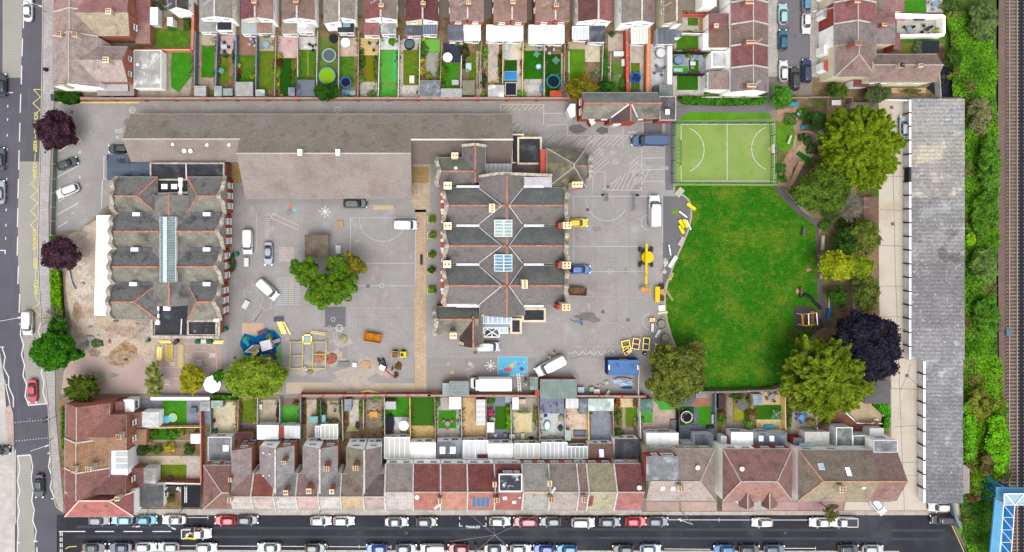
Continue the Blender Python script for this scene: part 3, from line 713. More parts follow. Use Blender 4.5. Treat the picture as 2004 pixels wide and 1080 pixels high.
half('white rendered terraced house with dark brown roof and glass roofed porch',1131,1171,'L',42,T(110,68,62),M_RENDER,('poly',1120,55,1152,76,mk(D(206,216,222),.15,(1,.1),None),M_BRICK))
half('white rendered terraced house with rosy roof and sooty flat extension',1198,1171,'R',42,T(152,92,88),M_RENDER,('flat',1154,54,1185,82,felt(86,88,98),M_WHITE))
half('white gabled terraced house with grey brown roof and blank white yard wall',1216,1256,'L',45,T(136,126,116),M_RENDER)
half('white gabled terraced house with cream ribbed plastic lean-to',1282,1256,'R',45,T(134,112,108),M_RENDER,('poly',1236,57,1267,84,mk(D(226,222,206),.4,(.6,.08),None),M_WHITE))
h=half('cream sided terraced house with ochre roof and grey ribbed flat extension',1300,1324,'L',46,T(142,122,98),M_CREAM,('flat',1287,56,1320,86,corr(112,118,128,1.0,.12),M_WHITE),aer=(1303,12))
h.slab([(1324,-60),(1336,-60),(1336,46),(1324,46)],[7.0,6.2,6.2,7.0],T(148,116,98),M_RENDER)
h.flat(1320,60,1334,73,2.4,felt(104,110,120),M_RENDER)
h=House('terraced_house','narrow dark slate roofed house with red ridge and long white side wall','terraced house',None,348,10)
h.gable(329,-90,369,20,'v',345,5.6,7.6,slate(96,96,104),M_RENDER,rid=M_RIDGE)
h.win('S',.4,4.4,1.2,.6).win('E',.75,4.5,.5,.8).win('E',.9,4.5,.5,.8)
h.poly_roof(327,34,338,49,2.3,2.6,'E',3);h.aerial(334,14)
h=House('corner_house','corner house with rosy tiled wing and cream brick end wall, nearest the top left corner','house',None,180,10)
h.gable(105,-90,190,24,'v',136,5.6,8.4,T(168,128,122),M_BRICK,inset=.1)
h.slab([(140,-30),(250,-30),(248,23),(140,23)],[5.6,5.6,8.0,8.0],T(158,106,102),M_BRICK)
h.chimney(212,22,9.4,7,.9,.9,(2,2),m=M_YBRICK,cap=mk((.6,.52,.36),.9))
h.slab(rc(265,-10,293,45),[3.3,2.6,2.6,3.3],T(150,92,92),M_BRICK);h.flat(293,14,309,48,2.4,M_WHITE,M_WHITE)
h=House('corner_house','corner house with beige tiled wing and brown tiled kitchen block','house',None,190,50)
h.gable(105,24,190,71,'v',136,5.6,8.4,T(170,140,128),M_BRICK,inset=.1,cop=(0,))
h.slab([(140,24),(250,24),(253,70),(140,70)],[8.0,8.0,5.6,5.6],T(178,158,132),M_BRICK)
h.win('E',.5,4.6,1.0,1.1)
h.slab(rc(265,45,293,84),[3.3,2.6,2.6,3.3],T(156,112,104),M_BRICK);h.chimney(115,66,9.0,5,.8,.8,(2,2),m=M_YBRICK)
h=House('corner_house','large pink tiled corner house with white gable wall and flat grey extension','house',None,190,120)
h.gable(104,71,192,170,'v',135,5.6,8.8,T(168,146,142),M_RENDER,inset=.08,cop=(0,))
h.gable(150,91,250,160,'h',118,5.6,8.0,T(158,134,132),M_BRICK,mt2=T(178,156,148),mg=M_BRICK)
h.win('E',.3,4.5,.8,1.1).win('E',.75,4.5,.8,1.1)
h.chimney(207,117,9.6,7,.95,.95,(2,2),m=M_YBRICK,cap=mk((.6,.52,.36),.9));h.chimney(146,67,9.6,7,.8,.8,(2,2),m=M_YBRICK);h.chimney(122,164,8.6,5,.7,.5,(2,1),m=M_YBRICK)
h.flat(262,98,316,173,2.8,felt(188,186,184),M_RENDER,(.08,.12),M_OFFW);h.vent(271,127,.25,.4);h.vent(284,144,.12,.3)
h.flat(206,162,250,178,2.6,mk(D(200,200,206),.5),M_BRICK);h.slab(rc(190,162,262,187),[2.2,2.0,1.8,2.0],mk(D(170,158,152),.8),M_BRICK)
GR='terraced houses along the west pavement of the cul-de-sac'
for i,(y0,y1,c1,lab)in enumerate(((-90,5,(150,110,106),'terraced house with faded brown roof cut by the top edge, west of the cul-de-sac'),(5,48,(152,98,100),'terraced house with rose red roof beside the pale blue parked car'),(48,90,(136,108,102),'brown roofed terraced house with mossy party wall and row of chimney pots'),(90,133,(136,84,82),'dull red roofed terraced house with dirty white flat rear extension'),(133,180,(136,122,120),'grey roofed end terrace with white gable wall, chimney pots in a row'))):
 h=House('terraced_house',lab,'terraced house',GR,1466,(y0+y1)/2)
 h.gable(1430,y0,1503,y1,'v',1474,5.6,7.9,T(*c1),M_RENDER,inset=.08,cop=(0,))
 for t in(.25,.7):h.win('E',t,4.4,1.1,1.3).win('E',t,1.6,1.1,1.4)
 if i==2:h.chimney(1470,82,9.2,7,1.6,.6,(5,1));h.aerial(1480,83,1.4,40)
 if i==4:h.chimney(1471,167,9.0,7,1.5,.6,(4,1));h.aerial(1478,164,1.2,40);h.win('S',.5,4.6,.8,.8)
 if i==0:h.chimney(1467,4,9,7,1.3,.6,(4,1));h.flat(1375,-60,1402,12,4.0,M_WHITE,M_RENDER)
 if i==1:h.slab(rc(1387,26,1428,54),[3.2,4.6,4.6,3.2],T(140,92,92),M_RENDER)
 if i==2:h.slab(rc(1387,55,1427,93),[3.4,4.9,4.9,3.4],T(132,98,86),M_RENDER);h.chimney(1402,50,6.0,3,.7,.7,(1,1));h.flat(1376,66,1387,96,2.4,M_RENDER,M_RENDER)
 if i==3:h.flat(1392,101,1428,132,3.0,felt(212,212,212),M_RENDER,(.12,.15),M_RENDER)
 if i==4:h.slab(rc(1387,139,1427,175),[3.4,4.9,4.9,3.4],T(150,126,118),M_RENDER);h.flat(1380,145,1388,172,2.3,felt(120,140,138),M_WHITE)
GQ='terraced houses along the east pavement of the cul-de-sac'
def bay(h,y,zt=2.9,m=None):
 h.slab([(1612,y-8),(1620,y-12),(1632,y-12),(1632,y+12),(1620,y+12),(1612,y+8)],zt,m or M_OFFW,M_RENDER,name='bay_roof',wall='bay_window')
h=House('terraced_house','terraced house with cream rear wall and brown tiled back wing at the top edge','terraced house',GQ,1670,-30)
h.gable(1632,-90,1714,5,'v',1678,5.6,8.0,T(150,122,112),M_CREAM,cop=());h.slab(rc(1728,-20,1768,22),[4.6,3.6,3.6,4.6],T(152,108,104),M_CREAM);bay(h,-15)
h=House('terraced_house','terraced house with deep red roof and matching rear wing, east of the cul-de-sac','terraced house',GQ,1670,26)
h.gable(1632,5,1714,47,'v',1679,5.6,8.0,T(150,90,94),M_REDB,inset=.1,cop=(0,));h.slab(rc(1700,22,1752,46),[5.2,5.2,6.8,6.8],T(156,104,104),M_BRICK);bay(h,24,3,mk(D(190,186,184)));h.chimney(1678,2,9.6,7,.9,.6,(3,1));h.chimney(1731,48,8.0,6,.8,.5,(2,1),m=M_REDB)
h=House('terraced_house','terraced house with lichen grey roof between the red and brown roofs','terraced house',GQ,1670,68)
h.gable(1632,47,1714,90,'v',1679,5.6,8.0,T(134,120,120),M_RENDER,inset=.1,cop=(0,));h.slab(rc(1700,47,1752,86),[6.8,6.8,5.0,5.0],T(134,118,118),M_CREAM);h.slab(rc(1750,64,1762,96),[3.4,2.6,2.6,3.4],T(150,96,96),M_REDB);bay(h,96,3,M_OFFW);h.chimney(1680,84,9.8,7,1.0,.8,(3,2),cap=M_MORTAR)
h=House('terraced_house','brown tiled end house with long rear wing and cream south wall above the garages','terraced house',GQ,1700,120)
h.gable(1634,88,1714,150,'v',1681,5.6,8.0,T(142,116,106),M_CREAM,ends=(None,106),inset=.1)
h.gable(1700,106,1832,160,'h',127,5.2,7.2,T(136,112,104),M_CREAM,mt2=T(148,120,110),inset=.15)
for t in(.12,.3,.55,.8):h.win('S',t,3.9,.9,.9)
h.chimney(1766,127,8.6,6,.7,.7,(1,1),m=M_YBRICK,cap=M_DARK);h.chimney(1802,128,8.2,6,.7,.6,(2,1),m=mk((.3,.2,.17),.9));h.slab(rc(1670,156,1700,170),[2.8,2.8,2.4,2.4],T(120,70,66),M_RENDER);bay(h,128,3,M_REDB)
GL='red roofed houses along the main road'
h=House('corner_house','maroon tiled house below the leafy hedge, upper end of the red roofed row','house',GL,160,820)
h.gable(128,789,215,857,'v',150,5.6,8.6,T(156,100,88),M_BRICK,inset=.1)
h.slab([(170,812),(247,812),(247,856),(170,856)],[5.6,5.6,7.8,7.8],T(150,98,86),M_BRICK);h.win('E',.5,4.2,.9,1.2)
h.slab(rc(257,808,278,838),[3.4,2.8,2.8,3.4],T(140,92,88),M_BRICK);h.flat(277,806,311,836,2.8,felt(212,212,216),M_RENDER);h.slab(rc(225,787,244,815),[4,3.4,3.4,4],T(140,88,82),M_BRICK)
h.flat(242,782,262,806,3.2,M_WHITE,M_WHITE).win('E',.5,2,1.4,1.6)
h=House('corner_house','orange brown tiled house with glass roofed white side extension','house',GL,160,885)
h.gable(127,857,215,915,'v',149,5.6,8.6,T(168,122,88),M_BRICK,inset=.1,cop=(0,))
h.slab([(170,856),(247,856),(247,882),(170,882)],[7.8,7.8,5.8,5.8],T(160,118,90),M_BRICK);h.win('E',.4,4.2,.9,1.1);h.chimney(232,855,9.4,7,.8,.8,(2,2),m=M_YBRICK)
h.slab(rc(256,840,286,870),[3.2,2.6,2.6,3.2],T(160,120,92),M_BRICK);h.flat(215,882,250,930,5.2,M_OFFW,M_RENDER);h.poly_roof(226,882,250,918,5.4,5.5,'W',3,mk(D(196,200,204),.2,(1,.1),None))
h.slab([(122,880),(138,872),(138,896),(122,890)],[3.6,4.4,4.4,3.6],T(150,100,80),M_BRICK,name='bay_roof')
h=House('corner_house','maroon tiled house with yellow lichen round its chimney, second from the junction','house',GL,160,942)
h.gable(127,915,215,968,'v',149,5.6,8.6,T(148,96,88),M_BRICK,inset=.1,cop=(0,))
h.slab([(170,930),(245,930),(245,968),(170,968)],[5.4,5.4,7.6,7.6],T(140,92,86),M_BRICK);h.win('E',.4,4.0,.9,1.1)
h.chimney(144,918,9.4,6.5,1.1,.8,(3,2),m=M_YBRICK);h.chimney(173,918,9.6,7,1.0,.8,(2,2),m=M_YBRICK)
h.slab(rc(255,917,281,955),[3.4,2.8,2.8,3.4],T(134,84,84),M_BRICK);h.flat(280,916,305,948,2.6,felt(160,158,158),M_WHITE);h.slab([(121,922),(138,908),(138,932),(121,930)],[3.6,4.4,4.4,3.6],T(140,78,74),M_BRICK,name='bay_roof')
h=House('corner_house','bright red hipped corner house with two roof windows at the street junction','house',GL,190,990)
h.gable(127,962,262,1011,'h',980,5.6,8.2,T(150,84,84),M_RENDER,ends=(155,214),mt2=T(190,106,98),rid=mk((.42,.30,.25),.9));h.skylight(166,990,.7,.7,M_GLASS).skylight(208,989,.7,.7,M_GLASS);h.chimney(229,976,9.0,6.6,.8,.7,(2,1),m=M_YBRICK)
h.slab([(121,990),(136,974),(136,990)],[3.6,4.4,4.4],T(170,86,80),M_BRICK,name='bay_roof')
h.flat(274,949,320,992,2.9,felt(100,102,104),M_RENDER);h.win('E',.5,1.6,1,1.2)
GB='terraced houses facing the street of parked cars'
h=House('terraced_house','hip roofed maroon brown end terrace with grey flat extension and white roof hatch','terraced house',GB,428,950)
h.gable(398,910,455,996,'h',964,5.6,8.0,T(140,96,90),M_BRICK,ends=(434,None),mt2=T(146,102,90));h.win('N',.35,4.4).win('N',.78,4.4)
h.flat(407,855,453,902,2.8,felt(140,142,146),M_RENDER,(.08,.1),M_OFFW).skylight(442,877,1.1,1.2,M_WHITE,M_OFFW);h.win('N',.5,1.6,1.6,1.2);h.chimney(449,979,9,6.6,.6,.9,(1,2),m=M_YBRICK)
def terr(lab,x0,x1,wx0,wx1,hi,yw,cm,cw,cf,wn,ext=None,chs=(),winsN=True,skl=(),ridge=M_MORTAR):
 h=House('terraced_house',lab,'terraced house',GB,(x0+x1)/2,965)
 h.gable(x0,926,x1,996,'h',972,5.6,7.9,T(*cm),M_RENDER,mt2=T(*cf),cop=(1,),rid=ridge)  # paler front tiles than rear: partly other tiles, partly southern light painted in
 zs={'E':[5.5,7.4,7.4,5.5],'W':[7.4,5.5,5.5,7.4]}[hi]
 A,Bq,C,Dd=[W(x,y,z)for(x,y),z in zip(rc(wx0,yw,wx1,968),zs)]
 yy=max(A.y,Bq.y)if False else(A.y if zs[0]<6 else Bq.y)
 P=[Vector((A.x,yy,A.z)),Vector((Bq.x,yy,Bq.z)),C,Vector((Dd.x,C.y,Dd.z))]
 MB().prism([(p.x,p.y)for p in P],[p.z-.14 for p in P],[p.z for p in P],0,1).build('roof',[M_OFFW,T(*cw)],h.root);h.top(P)
 Pw=inset_poly(P,.1);h.wallbox([(p.x,p.y)for p in Pw],0,[z-.13 for z in zs],wn)
 if hi=='E':MB().beam(P[1]+Vector((0,0,.1)),P[2]+Vector((0,0,.1)),.3,.22).build('party_wall_coping',M_PARTY,h.root)
 h.win('N',.5,4.6,1.2,.9)
 if winsN:h.win('N',.3,1.8,.8,1.2).win('N',.75,1.6,1.0,1.6)
 if ext:ext(h)
 for c in chs:h.chimney(*c)
 for q in skl:h.vent(*q)
 return h
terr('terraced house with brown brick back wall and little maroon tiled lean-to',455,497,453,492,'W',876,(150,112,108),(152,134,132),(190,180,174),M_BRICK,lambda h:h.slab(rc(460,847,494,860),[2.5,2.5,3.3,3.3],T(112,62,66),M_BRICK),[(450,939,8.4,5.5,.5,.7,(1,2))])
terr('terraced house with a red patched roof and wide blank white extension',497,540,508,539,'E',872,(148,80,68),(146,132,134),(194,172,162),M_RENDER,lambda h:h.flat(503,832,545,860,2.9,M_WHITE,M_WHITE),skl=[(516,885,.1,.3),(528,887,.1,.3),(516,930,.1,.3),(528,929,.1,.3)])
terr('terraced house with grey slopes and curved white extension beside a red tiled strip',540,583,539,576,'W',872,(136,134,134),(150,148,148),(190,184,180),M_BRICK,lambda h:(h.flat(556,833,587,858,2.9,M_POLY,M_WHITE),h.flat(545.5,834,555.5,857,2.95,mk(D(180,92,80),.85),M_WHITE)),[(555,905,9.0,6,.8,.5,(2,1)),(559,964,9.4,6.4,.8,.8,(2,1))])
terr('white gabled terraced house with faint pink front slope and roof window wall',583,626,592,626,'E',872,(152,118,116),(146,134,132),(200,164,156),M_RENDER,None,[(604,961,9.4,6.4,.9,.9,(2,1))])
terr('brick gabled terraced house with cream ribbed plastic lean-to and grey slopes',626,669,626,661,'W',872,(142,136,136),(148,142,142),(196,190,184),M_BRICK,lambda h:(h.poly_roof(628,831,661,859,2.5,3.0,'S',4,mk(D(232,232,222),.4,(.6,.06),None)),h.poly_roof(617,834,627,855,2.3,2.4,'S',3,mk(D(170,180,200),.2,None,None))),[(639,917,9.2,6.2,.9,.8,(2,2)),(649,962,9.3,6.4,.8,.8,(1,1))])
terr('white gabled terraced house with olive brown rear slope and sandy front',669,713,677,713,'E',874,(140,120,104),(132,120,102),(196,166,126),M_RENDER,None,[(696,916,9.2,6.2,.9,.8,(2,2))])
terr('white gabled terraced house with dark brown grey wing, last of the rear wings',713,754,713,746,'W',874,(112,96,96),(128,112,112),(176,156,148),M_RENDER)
def terr2(lab,x0,x1,cr,cf,ext,strip=M_BRICK,rid=None,extra=None):
 h=House('terraced_house',lab,'terraced house',GB,(x0+x1)/2,955)
 h.gable(x0,907,x1,998,'h',963,5.6,8.2,T(*cr),strip,mt2=T(*cf),cop=(0,),rid=rid or M_MORTAR,inset=.05)  # front tiles coloured paler than rear: own tile colour plus painted southern light
 h.win('N',.25,4.8,1.3,1.0,mull=2).win('N',.75,4.8,1.1,1.0).win('S',.3,4.2,1.2,1.4).win('S',.75,4.2,1.2,1.4)
 kind,e0,ey,e1,mt=ext[:5]
 if kind=='poly':h.poly_roof(e0,ey,e1,897,2.5,3.2,'S',ext[5]if len(ext)>5 else 5,mt)
 elif kind=='tile':h.slab(rc(e0,ey,e1,897),[2.6,2.6,3.4,3.4],mt,M_RENDER)
 else:h.flat(e0,ey,e1,897,2.9,mt,M_RENDER)
 h.win('N',.35,1.5,.9,1.2).win('N',.72,1.4,1.2,1.6)
 if extra:extra(h)
 return h
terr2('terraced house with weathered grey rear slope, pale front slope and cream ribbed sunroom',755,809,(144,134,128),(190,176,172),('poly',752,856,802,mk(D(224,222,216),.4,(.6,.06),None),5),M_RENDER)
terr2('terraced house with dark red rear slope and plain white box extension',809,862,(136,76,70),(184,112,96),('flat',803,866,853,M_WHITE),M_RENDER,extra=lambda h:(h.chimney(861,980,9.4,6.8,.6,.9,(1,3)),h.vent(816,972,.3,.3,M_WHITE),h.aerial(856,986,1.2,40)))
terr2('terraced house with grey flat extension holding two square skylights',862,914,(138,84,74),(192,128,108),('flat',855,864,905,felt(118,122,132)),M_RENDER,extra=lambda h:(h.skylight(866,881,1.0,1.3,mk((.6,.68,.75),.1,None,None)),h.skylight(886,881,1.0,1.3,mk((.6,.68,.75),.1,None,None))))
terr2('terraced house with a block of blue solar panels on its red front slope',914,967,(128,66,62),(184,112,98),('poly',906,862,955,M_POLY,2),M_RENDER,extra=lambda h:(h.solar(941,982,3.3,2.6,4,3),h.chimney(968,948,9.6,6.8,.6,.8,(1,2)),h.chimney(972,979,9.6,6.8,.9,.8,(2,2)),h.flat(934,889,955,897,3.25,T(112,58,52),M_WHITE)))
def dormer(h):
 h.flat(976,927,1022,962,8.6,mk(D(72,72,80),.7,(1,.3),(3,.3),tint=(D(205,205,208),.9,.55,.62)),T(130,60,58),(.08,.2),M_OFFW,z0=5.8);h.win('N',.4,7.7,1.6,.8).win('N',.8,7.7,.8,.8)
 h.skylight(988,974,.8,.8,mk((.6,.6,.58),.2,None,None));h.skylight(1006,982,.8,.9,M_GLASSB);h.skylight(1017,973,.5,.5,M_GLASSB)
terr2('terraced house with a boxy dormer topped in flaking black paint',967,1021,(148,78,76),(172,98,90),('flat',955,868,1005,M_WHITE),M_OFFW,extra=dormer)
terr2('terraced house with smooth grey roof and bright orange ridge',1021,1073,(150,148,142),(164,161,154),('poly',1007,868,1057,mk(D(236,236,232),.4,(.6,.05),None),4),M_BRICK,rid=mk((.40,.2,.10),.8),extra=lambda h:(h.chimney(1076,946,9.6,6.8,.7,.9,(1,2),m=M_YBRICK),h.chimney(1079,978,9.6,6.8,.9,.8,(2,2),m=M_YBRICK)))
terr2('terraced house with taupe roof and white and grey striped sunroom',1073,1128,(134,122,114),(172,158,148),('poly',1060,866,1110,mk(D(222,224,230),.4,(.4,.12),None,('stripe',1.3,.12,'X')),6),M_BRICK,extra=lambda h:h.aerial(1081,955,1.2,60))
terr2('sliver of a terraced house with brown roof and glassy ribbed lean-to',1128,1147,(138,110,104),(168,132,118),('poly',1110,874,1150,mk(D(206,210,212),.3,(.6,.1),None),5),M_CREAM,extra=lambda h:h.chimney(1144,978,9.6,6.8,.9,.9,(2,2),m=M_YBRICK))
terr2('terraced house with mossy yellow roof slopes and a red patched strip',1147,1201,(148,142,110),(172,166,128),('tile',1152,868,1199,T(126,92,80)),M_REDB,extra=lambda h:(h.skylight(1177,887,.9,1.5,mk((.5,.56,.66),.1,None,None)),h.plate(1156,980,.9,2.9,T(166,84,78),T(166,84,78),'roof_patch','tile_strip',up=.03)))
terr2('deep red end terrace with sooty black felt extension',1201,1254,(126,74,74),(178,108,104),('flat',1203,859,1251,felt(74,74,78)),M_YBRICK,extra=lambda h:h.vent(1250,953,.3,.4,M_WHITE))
GS='semi-detached houses at the right end of the street'
h=House('semi_detached_house','semi-detached house with large grey flat dormer and two roof windows','semi-detached house',GS,1300,940)
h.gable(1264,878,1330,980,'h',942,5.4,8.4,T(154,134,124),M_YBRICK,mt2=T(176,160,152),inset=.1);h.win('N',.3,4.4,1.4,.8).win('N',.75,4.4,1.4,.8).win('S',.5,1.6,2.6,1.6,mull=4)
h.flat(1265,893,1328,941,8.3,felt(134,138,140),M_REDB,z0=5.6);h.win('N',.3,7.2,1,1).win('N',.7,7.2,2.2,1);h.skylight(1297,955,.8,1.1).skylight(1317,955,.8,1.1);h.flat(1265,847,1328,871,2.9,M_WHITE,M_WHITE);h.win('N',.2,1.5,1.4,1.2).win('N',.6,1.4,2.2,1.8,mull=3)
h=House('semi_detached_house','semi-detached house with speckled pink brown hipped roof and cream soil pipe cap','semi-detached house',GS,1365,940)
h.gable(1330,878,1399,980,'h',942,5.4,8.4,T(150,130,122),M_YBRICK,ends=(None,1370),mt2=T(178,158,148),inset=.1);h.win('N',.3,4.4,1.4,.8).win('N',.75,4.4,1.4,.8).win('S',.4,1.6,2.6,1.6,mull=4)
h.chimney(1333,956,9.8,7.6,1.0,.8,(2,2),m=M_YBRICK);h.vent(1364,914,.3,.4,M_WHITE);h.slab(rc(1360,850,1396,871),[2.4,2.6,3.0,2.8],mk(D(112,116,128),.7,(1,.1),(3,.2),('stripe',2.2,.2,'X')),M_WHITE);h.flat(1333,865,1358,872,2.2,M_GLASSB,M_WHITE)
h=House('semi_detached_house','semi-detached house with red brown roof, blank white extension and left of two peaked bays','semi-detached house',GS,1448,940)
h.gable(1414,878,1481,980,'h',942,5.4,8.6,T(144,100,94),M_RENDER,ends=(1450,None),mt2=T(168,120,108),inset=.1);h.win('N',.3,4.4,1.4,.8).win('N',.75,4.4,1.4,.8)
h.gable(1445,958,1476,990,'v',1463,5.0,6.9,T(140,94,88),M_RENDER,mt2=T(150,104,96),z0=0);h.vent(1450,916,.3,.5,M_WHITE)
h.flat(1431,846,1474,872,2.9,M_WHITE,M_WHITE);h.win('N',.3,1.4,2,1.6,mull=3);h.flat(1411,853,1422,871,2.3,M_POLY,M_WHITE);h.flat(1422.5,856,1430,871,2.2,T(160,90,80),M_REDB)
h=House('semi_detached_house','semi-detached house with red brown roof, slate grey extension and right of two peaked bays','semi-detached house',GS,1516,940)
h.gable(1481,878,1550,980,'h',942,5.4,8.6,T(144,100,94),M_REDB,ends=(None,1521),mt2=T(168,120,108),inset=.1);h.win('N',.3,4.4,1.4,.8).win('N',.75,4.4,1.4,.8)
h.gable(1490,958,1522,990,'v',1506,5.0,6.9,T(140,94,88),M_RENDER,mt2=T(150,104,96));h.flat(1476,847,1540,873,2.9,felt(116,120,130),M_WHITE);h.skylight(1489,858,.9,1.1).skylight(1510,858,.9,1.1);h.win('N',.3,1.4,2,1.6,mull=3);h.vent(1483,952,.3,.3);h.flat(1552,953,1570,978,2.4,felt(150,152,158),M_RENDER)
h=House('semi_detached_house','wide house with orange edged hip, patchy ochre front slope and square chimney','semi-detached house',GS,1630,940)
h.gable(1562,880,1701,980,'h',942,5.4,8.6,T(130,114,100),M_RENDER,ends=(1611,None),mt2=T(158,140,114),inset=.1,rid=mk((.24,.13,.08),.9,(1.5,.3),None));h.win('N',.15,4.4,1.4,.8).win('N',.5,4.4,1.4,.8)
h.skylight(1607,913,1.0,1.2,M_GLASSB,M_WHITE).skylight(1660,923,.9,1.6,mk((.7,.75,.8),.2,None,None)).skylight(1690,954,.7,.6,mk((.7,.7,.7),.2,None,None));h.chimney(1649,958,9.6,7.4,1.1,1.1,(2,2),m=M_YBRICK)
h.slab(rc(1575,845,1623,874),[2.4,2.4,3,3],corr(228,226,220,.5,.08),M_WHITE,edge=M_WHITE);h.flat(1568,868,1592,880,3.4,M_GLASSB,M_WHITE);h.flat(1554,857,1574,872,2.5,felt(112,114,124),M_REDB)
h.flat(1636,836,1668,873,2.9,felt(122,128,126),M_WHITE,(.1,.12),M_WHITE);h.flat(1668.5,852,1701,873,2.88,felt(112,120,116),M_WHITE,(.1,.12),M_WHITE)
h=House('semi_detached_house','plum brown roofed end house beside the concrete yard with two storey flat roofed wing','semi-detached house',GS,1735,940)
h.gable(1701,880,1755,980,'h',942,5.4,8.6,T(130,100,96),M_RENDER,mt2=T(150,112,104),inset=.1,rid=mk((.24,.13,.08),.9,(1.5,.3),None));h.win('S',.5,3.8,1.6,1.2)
h.flat(1709,861,1756,885,5.6,felt(128,130,136),M_RENDER,(.1,.12),M_METAL);h.win('N',.5,4,1.8,1.4)
h.slab(rc(1702,838,1730,862),[2.3,2.3,3,3],M_OFFW,M_WHITE);h.vent(1704,972,.2,.3,M_WHITE)
GSC='brick school buildings'
SL1=slate(150,147,143);SL1B=mk(D(150,147,134),.7,(.4,.22),(4,.25),('brick',.3,.22,.015,.2,.5),(D(172,170,146),1.3,.56,.68),bump=.4,tint2=(D(110,106,104),.3,.5,.7))
SL2=mk(D(146,141,138),.6,(.5,.16),(3,.22),('brick',.35,.26,.02,.25,.5),(D(112,104,104),.5,.5,.72),bump=.3)
SLG=mk(D(134,140,132),.6,(.35,.14),(4,.2),('brick',.35,.26,.02,.22,.5),(D(150,150,116),.9,.52,.68),bump=.3)
M_LEADW=mk((.36,.35,.37),.5,(1.5,.15),(5,.15))
BLACKF=mk(D(58,60,66),.55,(.5,.3),(2.5,.3),('brick',60,1.0,.03,.25,0),(D(100,104,112),.35,.55,.75))
def gable_stone(h,X,ya,yb,ze,zr,yr,side):
 b=MB();n=22;pr=None
 for k in range(n+1):
  t=k/n;y=ya+(yb-ya)*t
  tt=(y-ya)/(yr-ya)if y>yr else(y-yb)/(yr-yb)
  tt=max(0,min(1,tt));z=ze+.25+(zr-ze+.5)*(tt**1.0*.75+.25*math.sin(tt*3.1416*1.5)**2)
  x=X+side*.25*math.sin(t*9.4)
  q=Vector((x,y,z))
  if pr is not None:
   b.beam(pr,q,.75,.3)
   b.prism([(X-.18,pr.y),(X+.18,pr.y),(X+.18,q.y),(X-.18,q.y)],ze-.4,[pr.z,pr.z,q.z,q.z])
  pr=q
 b.build('stone_gable',M_STONE,h.root)
h=House('school_building','slate roofed school block with eight gabled bays round a long glass lantern','school',GSC,330,490)
RM=dict(rid=M_RIDGE,rw=.27)
h.gable(296,382,376,597,'v',331,5.4,8.2,SL1,M_BRICK,mt2=SL1,inset=.1,**RM)
bays=[(346,418,384),(418,487,453),(487,555,522),(555,625,591)]
for i,(y0,y1,r)in enumerate(bays):  # bay slates: north slopes coloured darker, south paler, painting in the southerly light
 x0=228-2.5*i;xe=442-3*i
 hip=i in(0,3)
 h.gable(x0,y0,309 if hip else 322,y1,'h',r,5.2,8.0,mk(D(142,142,140),.65,(.6,.26),(3,.3),('brick',.3,.22,.015,.2,.5),(D(92,93,96),.6,.48,.66),bump=.4),M_BRICK,ends=(None,268-(6 if i==3 else 0)if hip else None),mt2=SL1B,inset=.2,**RM)
 a=W(x0+2,y0,5.2);c=W(x0+2,y1,5.2);gable_stone(h,a.x,a.y,c.y,5.2,8.0,W(0,r,8.0).y,-1)
 h.gable(367 if hip else 352,y0,xe,y1,'h',r,5.2,8.0,mk(D(142,142,140),.65,(.6,.26),(3,.3),('brick',.3,.22,.015,.2,.5),(D(92,93,96),.6,.48,.66),bump=.4),M_BRICK,ends=(386 if hip else None,None),mt2=SL1B,inset=.2,**RM)
 a=W(xe-1,y0,5.2);c=W(xe-1,y1,5.2);gable_stone(h,a.x,a.y,c.y,5.2,8.0,W(0,r,8.0).y,1)
 X0,Y0,X1,Y1,z0,z1=h.rect
 MB().box((X1+.05,(Y0+Y1)/2,2.6),(.1,Y1-Y0-.2,5.2)).build('end_wall',M_REDB,h.root)
 h.rect=(X0,Y0,X1+.11,Y1,z0,z1)
 for t in(.2,.5,.8):h.win('E',t,4.0,1.0,1.5,glass=mk((.2,.21,.22),.2,None,None),mull=2).win('E',t,1.5,1.0,1.4,glass=mk((.2,.21,.22),.2,None,None),mull=2)
for i,(y0,y1,r)in enumerate(bays[:3]):
 b=MB();p=W(225,y1,5.5);q=W(300,y1,5.5);b.beam(p,q,.7,.25).build('valley_gutter',mk(D(108,108,116),.6,(1,.2),(4,.25)),h.root);b=MB();p=W(362,y1,5.5);q=W(432,y1,5.5);b.beam(p,q,.7,.25);b.build('valley_gutter',mk(D(108,108,116),.6,(1,.2),(4,.25)),h.root)
 for px in(266-3*i,404):
  c=W(px,y1+1,6.8);MB().box((c.x,c.y,6.2),(1.4,.75,1.2)).build('roof_cowl',M_LEADW,h.root)
P=[W(312,424,11.2),W(343,424,10.6),W(341,552,10.6),W(309,552,11.2)]
b=MB();c0=W(311,424,8.7);c1=W(342,552,8.7)
X0,X1,Y0,Y1=c0.x,c1.x,c1.y,c0.y;xm=X0+(X1-X0)*.42
b.prism([(X0,Y0),(X1,Y0),(X1,Y1),(X0,Y1)],6.6,8.1)
lant=b.build('lantern',M_WHITE,h.root)
b=MB();b.poly([(X0,Y0,8.12),(xm,Y0,8.9),(xm,Y1,8.9),(X0,Y1,8.12)]).poly([(xm,Y0,8.9),(X1,Y0,8.12),(X1,Y1,8.12),(xm,Y1,8.9)]).poly([(X0,Y0,8.12),(X1,Y0,8.12),(xm,Y0,8.9)]).poly([(X0,Y1,8.12),(xm,Y1,8.9),(X1,Y1,8.12)]).poly([(X0,Y0,8.11),(X0,Y1,8.11),(X1,Y1,8.11),(X1,Y0,8.11)])
b.build('lantern_glass',mk(D(126,146,146),.15,(.8,.3),(2,.2),spec=.5),lant)
b=MB();b.beam((xm,Y0,8.95),(xm,Y1,8.95),.75,.12)
for k in range(27):
 y=Y0+(Y1-Y0)*k/26;b.beam((X0,y,8.16),(xm,y,8.92),.035,.05);b.beam((xm,y,8.92),(X1,y,8.16),.035,.05)
